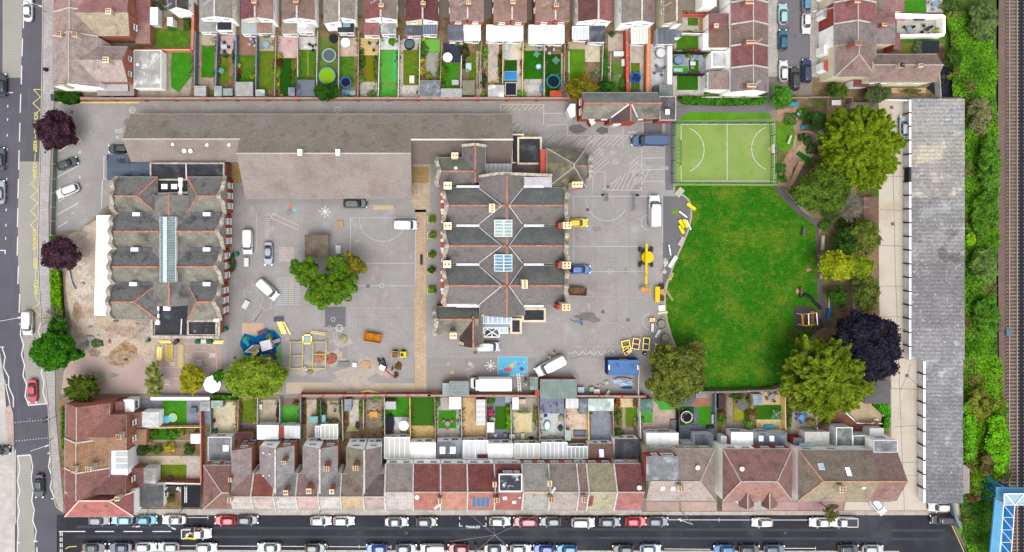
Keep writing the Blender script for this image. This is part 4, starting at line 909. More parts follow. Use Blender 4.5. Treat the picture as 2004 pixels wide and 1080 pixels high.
b.beam((X0,Y0,8.14),(X0,Y1,8.14),.12,.1).beam((X1,Y0,8.14),(X1,Y1,8.14),.16,.1)
b.build('glazing_bars',mk(D(216,226,228),.5,(1,.1),None),lant)
h.flat(294,318,440,353,4.5,BLACKF,M_BRICK,(.25,.3));h.flat(303,353,372,382,4.4,BLACKF,M_BRICK)
for px in(322,341):h.skylight(px,365,1.15,.95,mk((.75,.75,.75),.5,None,None),M_OFFW)
def duct(pts,w=.45):
 b=MB()
 for i in range(len(pts)-1):b.beam(W(*pts[i],4.9),W(*pts[i+1],4.9),w,.45)
 for p in pts:c=W(*p,4.9);b.box((c.x,c.y,4.95),(w+.3,w+.3,.6))
 b.build('ventilation_duct',mk((.6,.6,.6),.4),h.root)
duct([(354,352),(354,362),(354,378)]);duct([(308,603),(308,618),(309,631)])
h.flat(303,597,372,655,4.6,BLACKF,M_BRICK);h.flat(367,626,426,657,4.6,mk(D(60,62,68),.6,(.4,.3),(2.5,.3),None,(D(150,150,146),.9,.62,.72)),M_BRICK,(.3,.35))
b=MB()
for p,q in(((298,600),(298,656)),((298,658),(430,660)),((429,622),(429,658)),((303,594),(368,594)),((296,380),(372,377))):MB().beam(W(*p,4.9),W(*q,4.9),.45,.6).build('parapet',M_STONE,h.root)
for p,q in(((355.5,624,4.7),(354,656,4.7)),((364,318,4.6),(365,351,4.6))):MB().beam(W(*p),W(*q),.2,.15).build('lead_roll',M_LEADW,h.root)
c=W(326,603,5.3);MB().box((c.x,c.y,4.9),(1.3,.9,.8)).build('roof_hatch',M_WHITE,h.root)
c=W(423,625,5.3);MB().box((c.x,c.y,4.9),(.9,.8,.8)).build('roof_hatch',M_OFFW,h.root)
h=House('flat_roofed_annexe','blue grey metal roofed annexe with damp patches beside the car park','annexe',None,250,328)
WET=mk(D(96,106,122),.5,(.4,.1),(3,.1),('brick',60,.55,.02,.12,0),(D(66,74,88),.35,.54,.6))
h.flat(209,302,252,352,3.2,WET,M_BRICK,edge=M_METAL);h.flat(252.5,306,295,352,3.1,WET,M_BRICK,edge=M_METAL)
h=House('canopy','long white canopy roof along the wavy gables of the west block','canopy',None,205,520)
h.slab([(189,421),(232,421),(224,618),(184,617)],3.0,M_WHITE,M_WHITE,z0=2.7,th=.1,wall='fascia')
for y in(424,472,520,568,614):
 p=W(190-(y-421)*.025,y,3);MB().tube((p.x+.2,p.y,0),(p.x+.2,p.y,2.75),.06).build('post',M_WHITE,h.root)
HN=mk(D(156,146,137),.95,(.25,.10),(3,.2),('brick',.42,.36,.04,.14,0),(D(146,140,122),.2,.5,.7),tint2=(D(132,120,110),.5,.52,.7));HS=mk(D(170,158,152),.95,(.25,.08),(4,.10),('brick',.34,.34,.03,.10,.5),(D(156,140,132),.2,.5,.7))  # hall tiles: southerly light put into the colour, north slope darker than south
h=House('school_hall','long low grey brown tiled school hall between the lane and the playground','school hall',GSC,600,300)
h.gable(480,223,806,388,'h',300,3.6,9.6,HN,M_YBRICK,mt2=HS,inset=.3,rid=mk((.25,.21,.19),.9),rw=.22)
for t in(.08,.2,.32,.44,.56,.68,.8,.92):h.win('S',t,2.0,2.0,1.4,mull=3)
for px in(587,661):
 c=W(px,298,10.4);MB().box((c.x,c.y,9.9),(.8,1.1,1.6)).build('roof_cowl',M_WHITE,h.root)
h.gable(256,223,481,316,'h',272,3.6,7.4,HN,M_YBRICK,mt2=HS,inset=.3,rid=mk((.25,.21,.19),.9),rw=.22)
for px,py in((339,283),(406,284),(449,284)):h.vent(px,py,.22,.3,M_LEAD)
for px in(363,375):h.vent(px,296,.3,.7,M_WHITE)
h.flat(245,300,306,303,3.1,HS,M_YBRICK);h.slab(rc(338,303,438,317),[3.2,3.2,2.8,2.8],mk(D(206,214,220),.3,(1,.12),None,('stripe',.7,.25,'X')),M_WHITE,name='glazed_canopy')
h.gable(805,223,1000,322,'h',273,3.6,7.4,HN,M_YBRICK,mt2=mk(D(140,128,122),.95,(.25,.10),(4,.14),('brick',.34,.34,.03,.14,.5)),inset=.3,rid=mk((.36,.32,.29),.9),rw=.3)
h.flat(1000,262,1025,320,3.2,BLACKF,M_YBRICK,(.2,.3),M_YBRICK)
h=House('school_building','slate roofed school block with crossing red ridges, white valleys and two square skylights','school',GSC,985,480)
RD2=dict(rid=M_RIDGE,rw=.25)
h.gable(938,343,1027,617,'v',992,8.2,11.6,SL2,M_BRICK,mt2=SL2,inset=.1,**RD2)
rows=[(367,440,402),(443,516,481),(519,598,559)]
SLW=mk(D(134,139,138),.6,(.5,.16),(3,.22),('brick',.35,.26,.02,.25,.5),(D(140,144,128),.5,.5,.7),bump=.3)
for i,(y0,y1,r)in enumerate(rows):
 h.gable(870,y0,990,y1,'h',r,8.0,11.6,SLW,M_REDB,mt2=SL2,inset=.25,**RD2)
 a=W(871,y0,8);c=W(871,y1,8);gable_stone(h,a.x,a.y,c.y,8,11.6,W(0,r,11.6).y,-1)
 X0,Y0,X1,Y1,z0,z1=h.rect
 MB().box((X0-.3,(Y0+Y1)/2,3.9),(.6,Y1-Y0-.3,7.8)).build('end_wall',M_REDB,h.root)
 h.rect=(X0-.62,Y0,X1,Y1,z0,z1)
 for t in(.14,.38,.62,.86):h.win('W',t,5.6,1.2,2.4,glass=M_GLASSB).win('W',t,2.0,1.2,2.0)
 b=MB();b.box((X0-.45,(Y0+Y1)/2,7.85),(1.1,Y1-Y0-.3,.1));
 for k in(0,2,3,5,7):b.box((X0-.6,Y0+(Y1-Y0)*(k+.5+.12*(k%3))/9,7.92),(.5+.2*(k%2),.5,.06),0,1)
 b.build('cornice',[M_REDB,M_OFFW],h.root)
 h.gable(990,y0,1104,y1,'h',r,8.0,11.6,SLW,M_REDB,mt2=SL2,inset=.25,**RD2)
 a=W(1103,y0,8);c=W(1103,y1,8);gable_stone(h,a.x,a.y,c.y,8,11.6,W(0,r,11.6).y,1)
def flash(segs,w=.11,z=None,name='lead_valley'):
 b=MB()
 for(p,q)in segs:
  P_,n1=h.hit(*p);Q_,n2=h.hit(*q);b.beam(P_+Vector((0,0,.06)),Q_+Vector((0,0,.06)),w,.12)
 b.build(name,M_LEADW,h.root)
VS=[]
for i,(y0,y1,r)in enumerate(rows):
 for(xa,xb)in((938,982),(1022,996)):VS+=[((xa,y0+2),(xb,r)),((xb,r),(xa,y1-2))]
flash(VS)
b=MB()
for y in(365,441.5,517.5,599):
 for xa,xb in((893,938),(1022,1064)):
  MB().beam(W(xa,y,8.25),W(xb,y,8.25),.45,.3).build('lead_gutter',M_LEADW,h.root)
for(y0,y1),gm in(((430,463),mk(D(176,204,196),.15,(.6,.15),None)),((498,531),mk(D(120,168,196),.15,(.6,.25),None))):
 p=W(968,y0,11.9);q=W(1003,y1,11.9);X0,X1,Y0,Y1=p.x,q.x,q.y,p.y;xm=(X0+X1)/2
 b=MB();b.prism([(X0,Y0),(X1,Y0),(X1,Y1),(X0,Y1)],9.6,11.5);f=b.build('skylight',M_WHITE,h.root)
 b=MB();b.prism([(X0+.1,Y0+.1),(xm,Y0+.1),(xm,Y1-.1),(X0+.1,Y1-.1)],11.51,[11.6,12.1,12.1,11.6]);b.prism([(xm+.01,Y0+.1),(X1-.1,Y0+.1),(X1-.1,Y1-.1),(xm+.01,Y1-.1)],11.51,[12.1,11.6,11.6,12.1]);b.build('pane',gm,f)
 b=MB();b.beam((xm,Y0,12.13),(xm,Y1,12.13),.16,.1)
 for k in range(6):
  y=Y0+.05+(Y1-Y0-.1)*k/5;b.beam((X0,y,11.62),(xm,y,12.13),.09,.08);b.beam((xm,y,12.13),(X1,y,11.62),.09,.08)
 b.build('glazing_bars',M_WHITE,f)
h.gable(905,287,950,358,'v',930,7.0,9.6,SL2,M_BRICK,inset=.1,**RD2)
h.gable(857,308,930,365,'h',335,7.0,9.6,SLG,M_REDB,mt2=SL2,inset=.25,**RD2)
a=W(857,308,7);c=W(857,365,7);gable_stone(h,a.x,a.y,c.y,7,9.6,W(0,335,9.6).y,-1)
for t in(.25,.55,.85):h.win('W',t,5,1.2,2.2).win('W',t,1.8,1.2,1.8)
b=MB();b.beam(W(904,285,9.2),W(930,282,9.9),.5,.5).beam(W(930,282,9.9),W(951,286,9.2),.5,.5);b.build('stone_coping',M_STONE,h.root);b=MB();b.beam(W(938,345,9.0),W(978,339,11.0),.5,.5).beam(W(978,339,11.0),W(1080,343,9.0),.5,.5);b.build('stone_coping',M_STONE,h.root)
h.slab(rc(847,293,886,307),[4.6,4.6,4.2,4.2],mk(D(206,208,214),.4,(1,.1),None,('stripe',.9,.2,'X')),M_REDB)
h.slab(rc(949,320,1002,341),[4.6,4.6,4.3,4.3],mk(D(206,212,216),.4,(1,.1),None,('stripe',.8,.22,'X')),M_REDB)
h.flat(948,322,1072,345,3.8,mk(D(110,100,98),.9,(.4,.2),(3,.2)),M_REDB);h.flat(1012,268,1060,322,3.6,BLACKF,M_YBRICK,(.3,.35),M_YBRICK)
h.slab(rc(1022,346,1080,366),8.3,mk(D(214,208,216),.5,(1.2,.15),(4,.12)),M_REDB)
h.gable(1070,290,1147,368,'v',1124,7.4,10.8,mk(D(124,118,104),.65,(.4,.2),(4,.2),('brick',.35,.26,.02,.2,.5),(D(150,146,104),.7,.5,.62),bump=.3),M_REDB,ends=(321,326),rid=mk(D(206,203,200),.7,(1.5,.15),None),rw=.13,mt2=SL2)
h.gable(1112,298,1150,352,'h',325,7.0,9.9,SLG,M_REDB,mt2=SL2,inset=.1,**RD2);a=W(1150,298,7);c=W(1150,352,7);gable_stone(h,a.x,a.y,c.y,7,9.9,W(0,325,9.9).y,1)
h.flat(1058,292,1071,342,6.5,M_REDB,M_REDB)
h.gable(852,600,935,655,'h',625,7.0,9.6,SLG,M_REDB,mt2=SL1B,inset=.25,**RD2)
a=W(852,600,7);c=W(852,655,7);gable_stone(h,a.x,a.y,c.y,7,9.6,W(0,625,9.6).y,-1)
for t in(.25,.55,.85):h.win('W',t,5,1.2,2.2).win('W',t,1.8,1.2,1.8)
h.gable(899,615,945,676,'v',926,6.6,9.6,mk(D(98,80,78),.7,(.4,.2),(4,.2),('brick',.35,.26,.02,.2,.5)),M_REDB,mt2=SL1B,inset=.1,**RD2)
b=MB();b.beam(W(899,670,7.2),W(926,680,7.6),.55,.4).beam(W(926,680,7.6),W(945,675,7.2),.55,.4);b.build('stone_coping',M_STONE,h.root);MB().beam(W(942,617,8.6),W(1021,617,8.6),.5,.4).build('stone_coping',M_STONE,h.root)
h.flat(867,594,934,600,8.3,M_LEADW,M_REDB);h.flat(1021,602,1068,630,3.8,BLACKF,M_YBRICK,(.3,.4),M_YBRICK);h.flat(998,622,1021,653,3.7,BLACKF,M_YBRICK,(.3,.4),M_YBRICK)
h.poly_roof(946,619,1001,633,4.4,5.2,'N',6,mk(D(186,208,226),.2,(1,.1),None),M_REDB);h.flat(946,633,998,641,4.0,mk(D(160,176,194),.4),M_REDB);h.poly_roof(946,641,994,652,3.2,3.8,'N',6,mk(D(196,216,224),.2,(1,.1),None),M_REDB)
c=W(963,651,3.9);b=MB();B4=[(c.x-1.5,c.y-.9),(c.x+1.5,c.y-.9),(c.x+1.2,c.y+.9),(c.x-1.2,c.y+.9)]
for i in range(4):p,q=B4[i],B4[(i+1)%4];b.beam((*p,3.3),(*q,3.3),.14,.12).beam((*p,3.3),(c.x,c.y+.2,4.3),.14,.12).beam((*p,0),(*p,3.3),.12,.12)
b.beam((c.x,c.y-.9,3.3),(c.x,c.y+.2,4.3),.12,.1);po=b.build('glass_porch',M_WHITE,h.root)
b=MB()
for i in range(4):p,q=B4[i],B4[(i+1)%4];b.poly([(*p,3.28),(*q,3.28),(c.x,c.y+.2,4.25)])
b.build('pane',M_GLASS,po)
YB=dict(m=M_YBRICK,cap=mk((.5,.40,.24),.9),potm=mk((.3,.08,.03),.9))
for px,py in((876,363),(876,442),(875,517)):h.chimney(px,py,12.2,6,1.3,1.2,(2,1),m=M_YBRICK,cap=mk((.5,.42,.28),.9),potm=M_BLACK)
h.chimney(963,407,13.6,8,.9,1.4,(1,3),**YB);h.chimney(1027,556,13.6,8,.9,1.4,(1,3),**YB)
for px,py in((1110,441),(1109,519),(1108,601)):h.chimney(px,py,13.6,6,1.3,1.1,(2,2),**YB);c=W(px-9,py,11);MB().box((c.x,c.y,8.5),(1.6,.9,6)).build('chimney_shoulder',M_REDB,h.root)
h.chimney(1130,361,12.6,6,1.7,.9,(3,1),**YB);h.chimney(890,304,11.4,6,1.1,.9,(2,1),**YB);h.chimney(887,657,11.4,6,1.1,1.0,(2,1),**YB)
h.skylight(892,329,.6,.6,M_WHITE,M_WHITE);c=W(893,655,8)
h=House('school_lodge','small red brick school lodge with slate roof, red ridges and white bay windows','lodge',GSC,1220,210)
h.gable(1138,181,1288,232,'h',202,5.0,7.4,SLW,M_REDB,mt2=SL1B,mg=M_REDB,inset=.15,**RD2)
h.win('W',.3,3.6,1.1,1.3).win('W',.7,3.6,1.1,1.3)
for t in(.15,.32,.5,.8):h.win('S',t,3.8,1,1.1)
h.gable(1194,203,1248,240,'v',1234,5.0,7.4,mk(D(104,88,88),.7,(.4,.2),(4,.2)),M_REDB,mt2=SL1B,mg=M_REDB,inset=.1,**RD2);flash([((1196,230),(1231,204)),((1236,204),(1247,229))],.22)
h.flat(1290,188,1323,236,4.2,slate(120,116,118),M_REDB,(.15,.2));h.skylight(1306,219,.8,1.0)
c=W(1262,232,4.5)
for px,py,r in((1208,241,9),(1118,214,8)):
 P=[(px+r*math.cos(R(a)),py+r*.55*math.sin(R(a)))for a in((180,130,50,0,-50,-130)if r==9 else(90,150,210,270,0))]if r==9 else[(1110,214),(1116,203),(1126,203),(1126,227),(1117,231)]
 h.slab(P,2.9,mk((.55,.5,.42),.9),M_WHITE,name='bay_roof',wall='bay_window')
h.slab([(1153,237),(1160,233),(1166,240),(1158,246)],2.7,mk((.5,.45,.38),.9),M_REDB,name='porch_roof',wall='porch')
GG='garage blocks by the railway'
def garages(lab,x0,y0,x1,y1,n,cols,dark=()):
 h=House('garage_block',lab,'garages',GG,(x0+x1)/2,(y0+y1)/2)
 k=len(cols)
 for i in range(k):
  ya=y0+(y1-y0)*i/k;yb=y0+(y1-y0)*(i+1)/k
  h.slab([(x0,ya),(x1,ya),(x1,yb),(x0,yb)],[2.05,2.5,2.5,2.05],cols[i],M_MORTAR,inset=.0,name='roof',z0=0)
 X0,Y0,X1,Y1=W(x0,y0,2.05).x,W(x0,y1,2.05).y,0,W(x0,y0,2.05).y
 for i in range(n):
  ya=Y1-(Y1-Y0)*i/n;L=(Y1-Y0)/n
  MB().box((X0-.05,ya-L/2,.95),(.1,L-.3,1.85)).box((X0-.22,ya-L/2,1.93),(.4,L-.3,.08)).build('garage_door',M_BLACK if i in dark else M_WHITE,h.root,uv=False)
  MB().box((X0-.2,ya,.98),(.4,.14,1.95)).build('pier',mk(D(120,70,66),.8),h.root,uv=False)
def cg(r,g,b,**k):return mk(D(r*.98,g*.98,b),.9,(.3,.16),(2.2,.34),('stripe',.75,.16,'Y'),bump=.3,tint2=(D(196,194,190),2.2,.62,.7),**k)
garages('northern block of lock-up garages under a patchwork of corrugated grey sheets',1784,193,1888,705,19,[cg(182,178,170,tint=(D(150,152,156),.3,.5,.6)),cg(176,172,164,tint=(D(196,188,170),.3,.5,.6)),cg(168,164,158,tint=(D(196,190,178),.4,.55,.62)),cg(152,150,148,tint=(D(176,176,176),.3,.5,.7)),cg(160,158,154,tint=(D(120,116,116),.25,.5,.6)),cg(140,138,138,tint=(D(200,200,198),.8,.66,.7)),cg(146,144,144),cg(158,156,156,tint=(D(190,190,190),.6,.6,.68))],(5,))
garages('southern block of lock-up garages, narrower, with evenly grey corrugated roof',1812,705,1885,985,10,[cg(156,156,156,tint=(D(186,186,184),.3,.55,.65)),cg(148,148,150),cg(144,144,146,tint=(D(176,176,176),.4,.58,.68)),cg(136,136,138)])
h=House('shed','tumbledown rusty corrugated lean-to behind the southern garages','shed',None,1884,935)
h.slab([(1874,908),(1888,910),(1898,918),(1898,965),(1874,967)],2.1,corr(176,164,158,.4,.35,'X'),M_MORTAR)
def loft(sections,n=28,cap=True):
 V=[];F=[]
 for z,x0,x1,hw,pw in sections:
  cx,hx=(x0+x1)/2,(x1-x0)/2
  for k in range(n):
   t=2*math.pi*(k+.5)/n;c,s_=math.cos(t),math.sin(t)
   V.append((cx+hx*math.copysign(abs(c)**(2/pw),c),hw*math.copysign(abs(s_)**(2/pw),s_),z))
 for j in range(len(sections)-1):
  for k in range(n):
   g=(k+1)%n;F.append((j*n+k,j*n+g,(j+1)*n+g,(j+1)*n+k))
 m=len(sections)-1
 F.append(tuple(m*n+k for k in range(n)));F.append(tuple(range(n-1,-1,-1)))
 return V,F
def lmesh(name,secs,mat,n=28,parent=None,smooth=True):
 V,F=loft(secs,n);b=MB();b.v=V;b.f=F;b.m=[0]*len(F)
 o=b.build(name,mat,parent,uv=False)
 if smooth:
  me=o.data;me.polygons.foreach_set('use_smooth',[True]*len(me.polygons));me.polygons[-2].use_smooth=False
 return o
M_CGLASS=mk((.02,.028,.032),.06,None,None,spec=.7)
M_TYRE=mk((.02,.02,.02),.9);M_RIM=mk((.35,.35,.36),.4,None,None,metal=.6)
M_HL=mk((.65,.68,.7),.1,None,None,spec=.8);M_TL=mk((.35,.015,.01),.3,None,None);M_TRIM=mk((.03,.03,.033),.6,None,None)
M_PLATEY=mk((.6,.5,.05),.5,None,None)
PAINT={}
def paint(rgb):
 return mk(D(*rgb),.35,(1.2,.03),None,spec=.35,coat=.35)
BASEP=paint((200,200,200))
def car_proto(kind):
 L,Wd={'hatch':(4.1,1.76),'saloon':(4.6,1.82),'suv':(4.5,1.86),'mpv':(4.6,1.84),'van':(4.6,1.92),'bigvan':(5.4,2.05),'pickup':(5.2,1.9)}[kind]
 r=empty(kind,(0,0,0));hl,hw=L/2,Wd/2
 belt={'hatch':.92,'saloon':.9,'suv':1.05,'mpv':1.0,'van':1.1,'bigvan':1.25,'pickup':1.05}[kind]
 top={'hatch':1.46,'saloon':1.42,'suv':1.68,'mpv':1.62,'van':1.82,'bigvan':2.35,'pickup':1.72}[kind]
 pw=4.2 if kind in('hatch','saloon')else 5.5
 body=lmesh('body',[(.22,-hl+.12,hl-.12,hw-.12,pw),(.38,-hl,hl,hw-.02,pw),(.62,-hl-.02,hl+.02,hw,pw),(belt-.12,-hl+.03,hl-.05,hw-.02,pw),(belt,-hl+.12,hl-.28,hw-.1,pw)],BASEP,parent=r)
 if kind=='hatch':g=(-hl+.12,hl-1.02,-hl+.55,hl-1.75)
 elif kind=='saloon':g=(-hl+.62,hl-1.18,-hl+1.25,hl-1.95)
 elif kind in('suv','mpv'):g=(-hl+.1,hl-1.0,-hl+.4,hl-1.65)
 elif kind=='pickup':g=(-.35,hl-1.15,-.2,hl-1.75)
 else:g=(-hl+.05,hl-.75 if kind=='van' else hl-.95,-hl+.1,hl-1.35 if kind=='van' else hl-1.6)
 gx0,gx1,rx0,rx1=g
 if kind in('van','bigvan'):
  lmesh('cargo_body',[(belt-.02,gx0,gx1-.95,hw-.06,8),(top-.2,gx0+.02,gx1-1.05,hw-.1,8),(top,rx0+.08,rx1-.2,hw-.26,6)],BASEP,parent=r)
  lmesh('cab_glass',[(belt-.03,gx1-1.3,gx1,hw-.12,5),(top-.22,gx1-1.3,rx1+.1,hw-.22,5)],M_CGLASS,parent=r)
  lmesh('cab_roof',[(top-.22,gx1-1.4,rx1+.12,hw-.2,5),(top-.06,gx1-1.4,rx1-.05,hw-.3,5)],BASEP,parent=r)
 else:
  lmesh('windows',[(belt-.03,gx0,gx1,hw-.14,4.5),(top-.09,rx0,rx1,hw-.33,4.5)],M_CGLASS,parent=r)
  lmesh('roof_panel',[(top-.13,rx0-.06,rx1+.1,hw-.29,4.5),(top-.03,rx0+.02,rx1+.02,hw-.33,4.5),(top+.01,rx0+.2,rx1-.2,hw-.46,4)],BASEP,parent=r)
  b=MB()
  for s_ in(-1,1):
   b.beam((gx1-.12,s_*(hw-.22),belt-.02),(rx1+.02,s_*(hw-.35),top-.08),.09,.07)
   b.beam((gx0+.12,s_*(hw-.22),belt-.02),(rx0+.02,s_*(hw-.35),top-.08),.14 if kind!='saloon' else .1,.08)
   m_=(gx0+gx1)/2-.1;b.beam((m_,s_*(hw-.145),belt-.02),(m_,s_*(hw-.315),top-.08),.09,.05)
  b.build('pillars',BASEP,r,uv=False)
 for s_ in(-1,1):
  MB().box((gx1-.25 if kind not in('van','bigvan')else gx1-.45,s_*(hw+.07),belt+.02),(.14,.2,.14)).build('door_mirror',BASEP if kind not in('van','bigvan')else M_TRIM,r,uv=False)
  MB().box((hl-.14,s_*(hw-.3),.64),(.26,.32,.16)).build('headlight',M_HL,r,uv=False)
  MB().box((-hl+.03,s_*(hw-.22),.74),(.12,.22,.2)).build('tail_light',M_TL,r,uv=False)
  for x in(-hl+.78,hl-.82):
   w=MB();w.tube((x,s_*(hw-.2),.32),(x,s_*(hw+.005),.32),.32,n=16).build('wheel',M_TYRE,r,uv=False)
   MB().tube((x,s_*(hw+.004),.32),(x,s_*(hw+.02),.32),.2,n=12).build('rim',M_RIM,r,uv=False)
 if kind=='pickup':
  b=MB();x0,x1=-hl+.12,-.42
  b.box(((x0+x1)/2,0,belt+.01),(x1-x0,Wd-.5,.02));b.build('load_bed',M_TRIM,r,uv=False)
  b=MB()
  for s_ in(-1,1):b.box(((x0+x1)/2,s_*(hw-.14),belt+.12),(x1-x0,.12,.24))
  b.box((x0,0,belt+.12),(.1,Wd-.35,.24));b.build('tailgate',BASEP,r,uv=False)
 MB().box((hl-.02,0,.45),(.08,.9,.2)).build('grille',M_TRIM,r,uv=False)
 return r
PROTO={k:car_proto(k)for k in('hatch','saloon','suv','mpv','van','bigvan','pickup')}
LEN={'hatch':41,'saloon':46,'suv':45,'mpv':46,'van':46,'bigvan':54,'pickup':52}
used=set()
def car(kind,px,py,ang,rgb,label,group=None,scale=None,cat=None,roof=None):
 p=PROTO[kind]
 m=paint(rgb)
 if kind in used:
  r=p.copy();col.objects.link(r)
  for c in p.children:
   q=c.copy();col.objects.link(q);q.parent=r
 else:
  r=p;used.add(kind)
 for c in r.children:
  if c.type=='MESH' and c.data.materials and c.data.materials[0]==BASEP:
   c.material_slots[0].link='OBJECT'
   c.material_slots[0].material=paint(roof)if(roof and 'roof' in c.name)else m
 nm={'hatch':'parked_car','saloon':'parked_car','suv':'parked_car','mpv':'parked_car','van':'van','bigvan':'van','pickup':'pickup_truck'}[kind]
 r.name=nm
 r.location=W(px,py,.7).xy.to_3d();r.rotation_euler=(0,0,R(ang))
 if scale:r.scale=(scale,min(1.06,scale**.5),1)
 tag(r,label,cat or{'van':'van','bigvan':'van','pickup':'pickup truck'}.get(kind,'car'),group)
 return r
BK,DG,SV,WH=(34,36,40),(84,88,94),(165,170,178),(250,250,250)
G1='cars parked along the house side of the street';G2='cars parked along the bottom edge kerb'
ROW1=[('hatch',194,1018,0,(150,156,162),'grey estate car half hidden under the eaves of the bright red corner roof'),('hatch',239,1017,180,(150,205,226),'pale blue hatchback second in the row from the junction'),('hatch',287,1017,0,(60,160,182),'turquoise hatchback beside the flat roofed garages'),('saloon',341,1017,180,(228,224,212),'cream white car under the street lamp'),('hatch',441,1018,180,(222,30,50),'bright red hatchback opposite the loaded white truck'),('hatch',485,1017,0,(92,96,104),'dark grey hatchback right behind the bright red one'),('hatch',628,1019,0,(236,234,232),'small white hatchback, left of the two white cars standing together'),('hatch',673,1019,0,(240,240,240),'white hatchback, right of the two white cars standing together'),('saloon',776,1021,0,(138,146,152),'silver grey saloon below the pale tiled terrace roof'),('hatch',835,1021,0,(96,102,104),'dark grey hatchback between the silver saloon and the disabled bay'),('hatch',978,1020,0,(222,236,228),'mint white car with grey blue roof just right of the disabled bay'),('mpv',1028,1020,180,(168,62,88),'plum pink people carrier in the street'),('hatch',1077,1020,180,(112,116,124),'short grey hatchback right of the plum people carrier'),('suv',1141,1022,0,(244,244,244),'large white car below the mossy roofed terrace'),('hatch',1193,1021,0,(116,128,142),'slate blue hatchback left of the scarlet one'),('hatch',1244,1020,0,(228,40,62),'scarlet hatchback below the deep red end terrace'),('hatch',1287,1020,0,(112,116,126),'grey hatchback at the driveway edge, last of the long row'),('hatch',1492,1022,180,(244,244,242),'lone white hatchback in front of the peaked bay houses'),('saloon',1607,1022,180,(238,238,236),'white car behind the pickup under the twiggy street tree')]
for a in ROW1:car(*a,G1)
car('pickup',1651,1021,180,(240,240,240),'white pickup truck under the twiggy street tree')
ROW2=[('saloon',184,1071,0,(76,78,82),'charcoal car nearest the give way marks'),('saloon',236,1071,180,(54,78,104),'navy blue car second from the give way marks'),('hatch',286,1070,0,(236,236,236),'white car between the navy and the silver white car'),('hatch',330,1070,180,(206,216,216),'silver white car below the loaded truck'),('hatch',404,1071,0,(232,236,234),'white hatchback alone left of the bay line end'),('saloon',527,1071,180,(196,206,206),'pale silver car below the blank white extensions'),('hatch',617,1072,0,(84,92,98),'slate grey car cut by the bottom edge, left of the bay ticks'),('hatch',737,1073,180,(24,92,190),'royal blue car cut by the bottom edge, right of the bay ticks'),('hatch',795,1073,0,(128,136,150),'silver grey car beside the white van in the bottom row'),('hatch',897,1073,180,(146,24,44),'crimson car in the bottom row'),('saloon',970,1074,0,(134,142,146),'silver saloon in the bottom row right of the parked motorcycle'),('hatch',1019,1074,0,(216,220,222),'white silver small car between the silver saloon and the blue cars'),('hatch',1064,1074,180,(24,88,178),'deep blue car, left of the two blue cars'),('hatch',1109,1075,180,(50,140,204),'sky blue car, right of the two blue cars'),('hatch',1219,1075,180,(70,74,80),'dark car left of the pale blue white one'),('hatch',1273,1074,0,(196,222,234),'pale blue white car below the grey dormer house'),('hatch',1417,1075,180,(52,124,184),'bright blue car below the red brown semi'),('hatch',1466,1075,0,(74,74,82),'dark grey car between the bright blue and slate blue cars'),('hatch',1515,1075,0,(94,118,140),'slate blue car by the end of the bay line'),('hatch',1660,1074,0,(68,70,76),'dark hatchback, left of the last two in the bottom row'),('hatch',1708,1075,0,(206,208,210),'silver white hatchback, last of the bottom row')]
for a in ROW2:car(*a,G2)
car('van',846,1074,180,(244,244,244),'white van cut by the bottom edge')
for a in[('saloon',55,19,90,(246,246,246),'white car driving on the main road at the top'),('saloon',4,167,90,(38,46,50),'black car cut by the left edge, highest of three'),('saloon',1,311,90,(66,76,86),'dark grey car cut by the left edge'),('saloon',1,376,90,(170,178,184),'silver car cut by the left edge'),('saloon',64,765,-90,(188,38,62),'dark pink red car driving inside the zigzag lines'),('saloon',77,951,-90,(42,52,56),'black car with red tail lights on the main road'),('hatch',-1,881,0,(44,46,56),'dark car nose poking in at the left edge'),('hatch',132,320,20,(40,56,60),'dark green black car slanted in the car park bay'),('mpv',133,373,202,(246,246,246),'white estate with sunroofs slanted in the car park'),('hatch',233,291,180,(36,50,56),'black car tucked under the hall eaves'),('saloon',525,496,-90,(152,156,172),'silver saloon by the coloured number square'),('mpv',695,398,0,(44,48,54),'black car with grey roof parked below the hall'),('hatch',1130,436,0,(238,210,16),'bright yellow car with black roof panel by the east block'),('hatch',1135,527,0,(34,98,176),'bright blue car parked against the east block wall'),('hatch',1532,28,90,(176,216,222),'pale blue car at the top of the west kerb in the cul-de-sac'),('hatch',1532,78,90,(28,104,134),'teal blue car in the middle of the west kerb in the cul-de-sac'),('hatch',1533,139,90,(238,238,236),'white car lowest on the west kerb of the cul-de-sac'),('mpv',1555,154,90,(52,54,58),'black car standing in the middle of the cul-de-sac end'),('mpv',1578,139,90,(38,58,98),'navy car on the east kerb of the cul-de-sac'),('hatch',1578,45,-90,(246,246,246),'white car on the east kerb of the cul-de-sac'),('hatch',1578,2,90,(110,150,178),'blue grey car cut by the top edge in the cul-de-sac'),('hatch',1769,247,90,(182,196,204),'silver blue car in front of the garage doors'),('suv',1843,1016,180,(44,46,50),'black car at the dead end beside the embankment'),('hatch',1838,992,180,(244,244,244),'white car half under the end of the garage roof'),('hatch',1717,989,-50,(246,246,246),'small white car angled out from under the plum roof')]:
 car(*a)
car('van',485,473,-90,WH,'white van by the wall of the west block',scale=1.05);car('van',524,566,-43,WH,'white van parked diagonally beside the times table bars',scale=1.06);car('van',794,440,0,WH,'white van in the corner of the pitch semicircle')
car('van',55,632,-90,(246,246,246),'white van driving down the main road',scale=1.02);car('bigvan',1280,413,90,WH,'tall white minibus with black side windows by the field',scale=1.15);car('bigvan',1271,275,180,(52,84,128),'long dark blue van in the staff bay',scale=1.3)
car('van',955,678,0,(176,182,192),'silver van tucked beside the glass porch');car('bigvan',1077,715,208,WH,'white van with its door open beside two workers in yellow');car('pickup',385,1043,0,(244,244,244),'white flatbed truck loaded with rubbish driving along the street',scale=1.12)
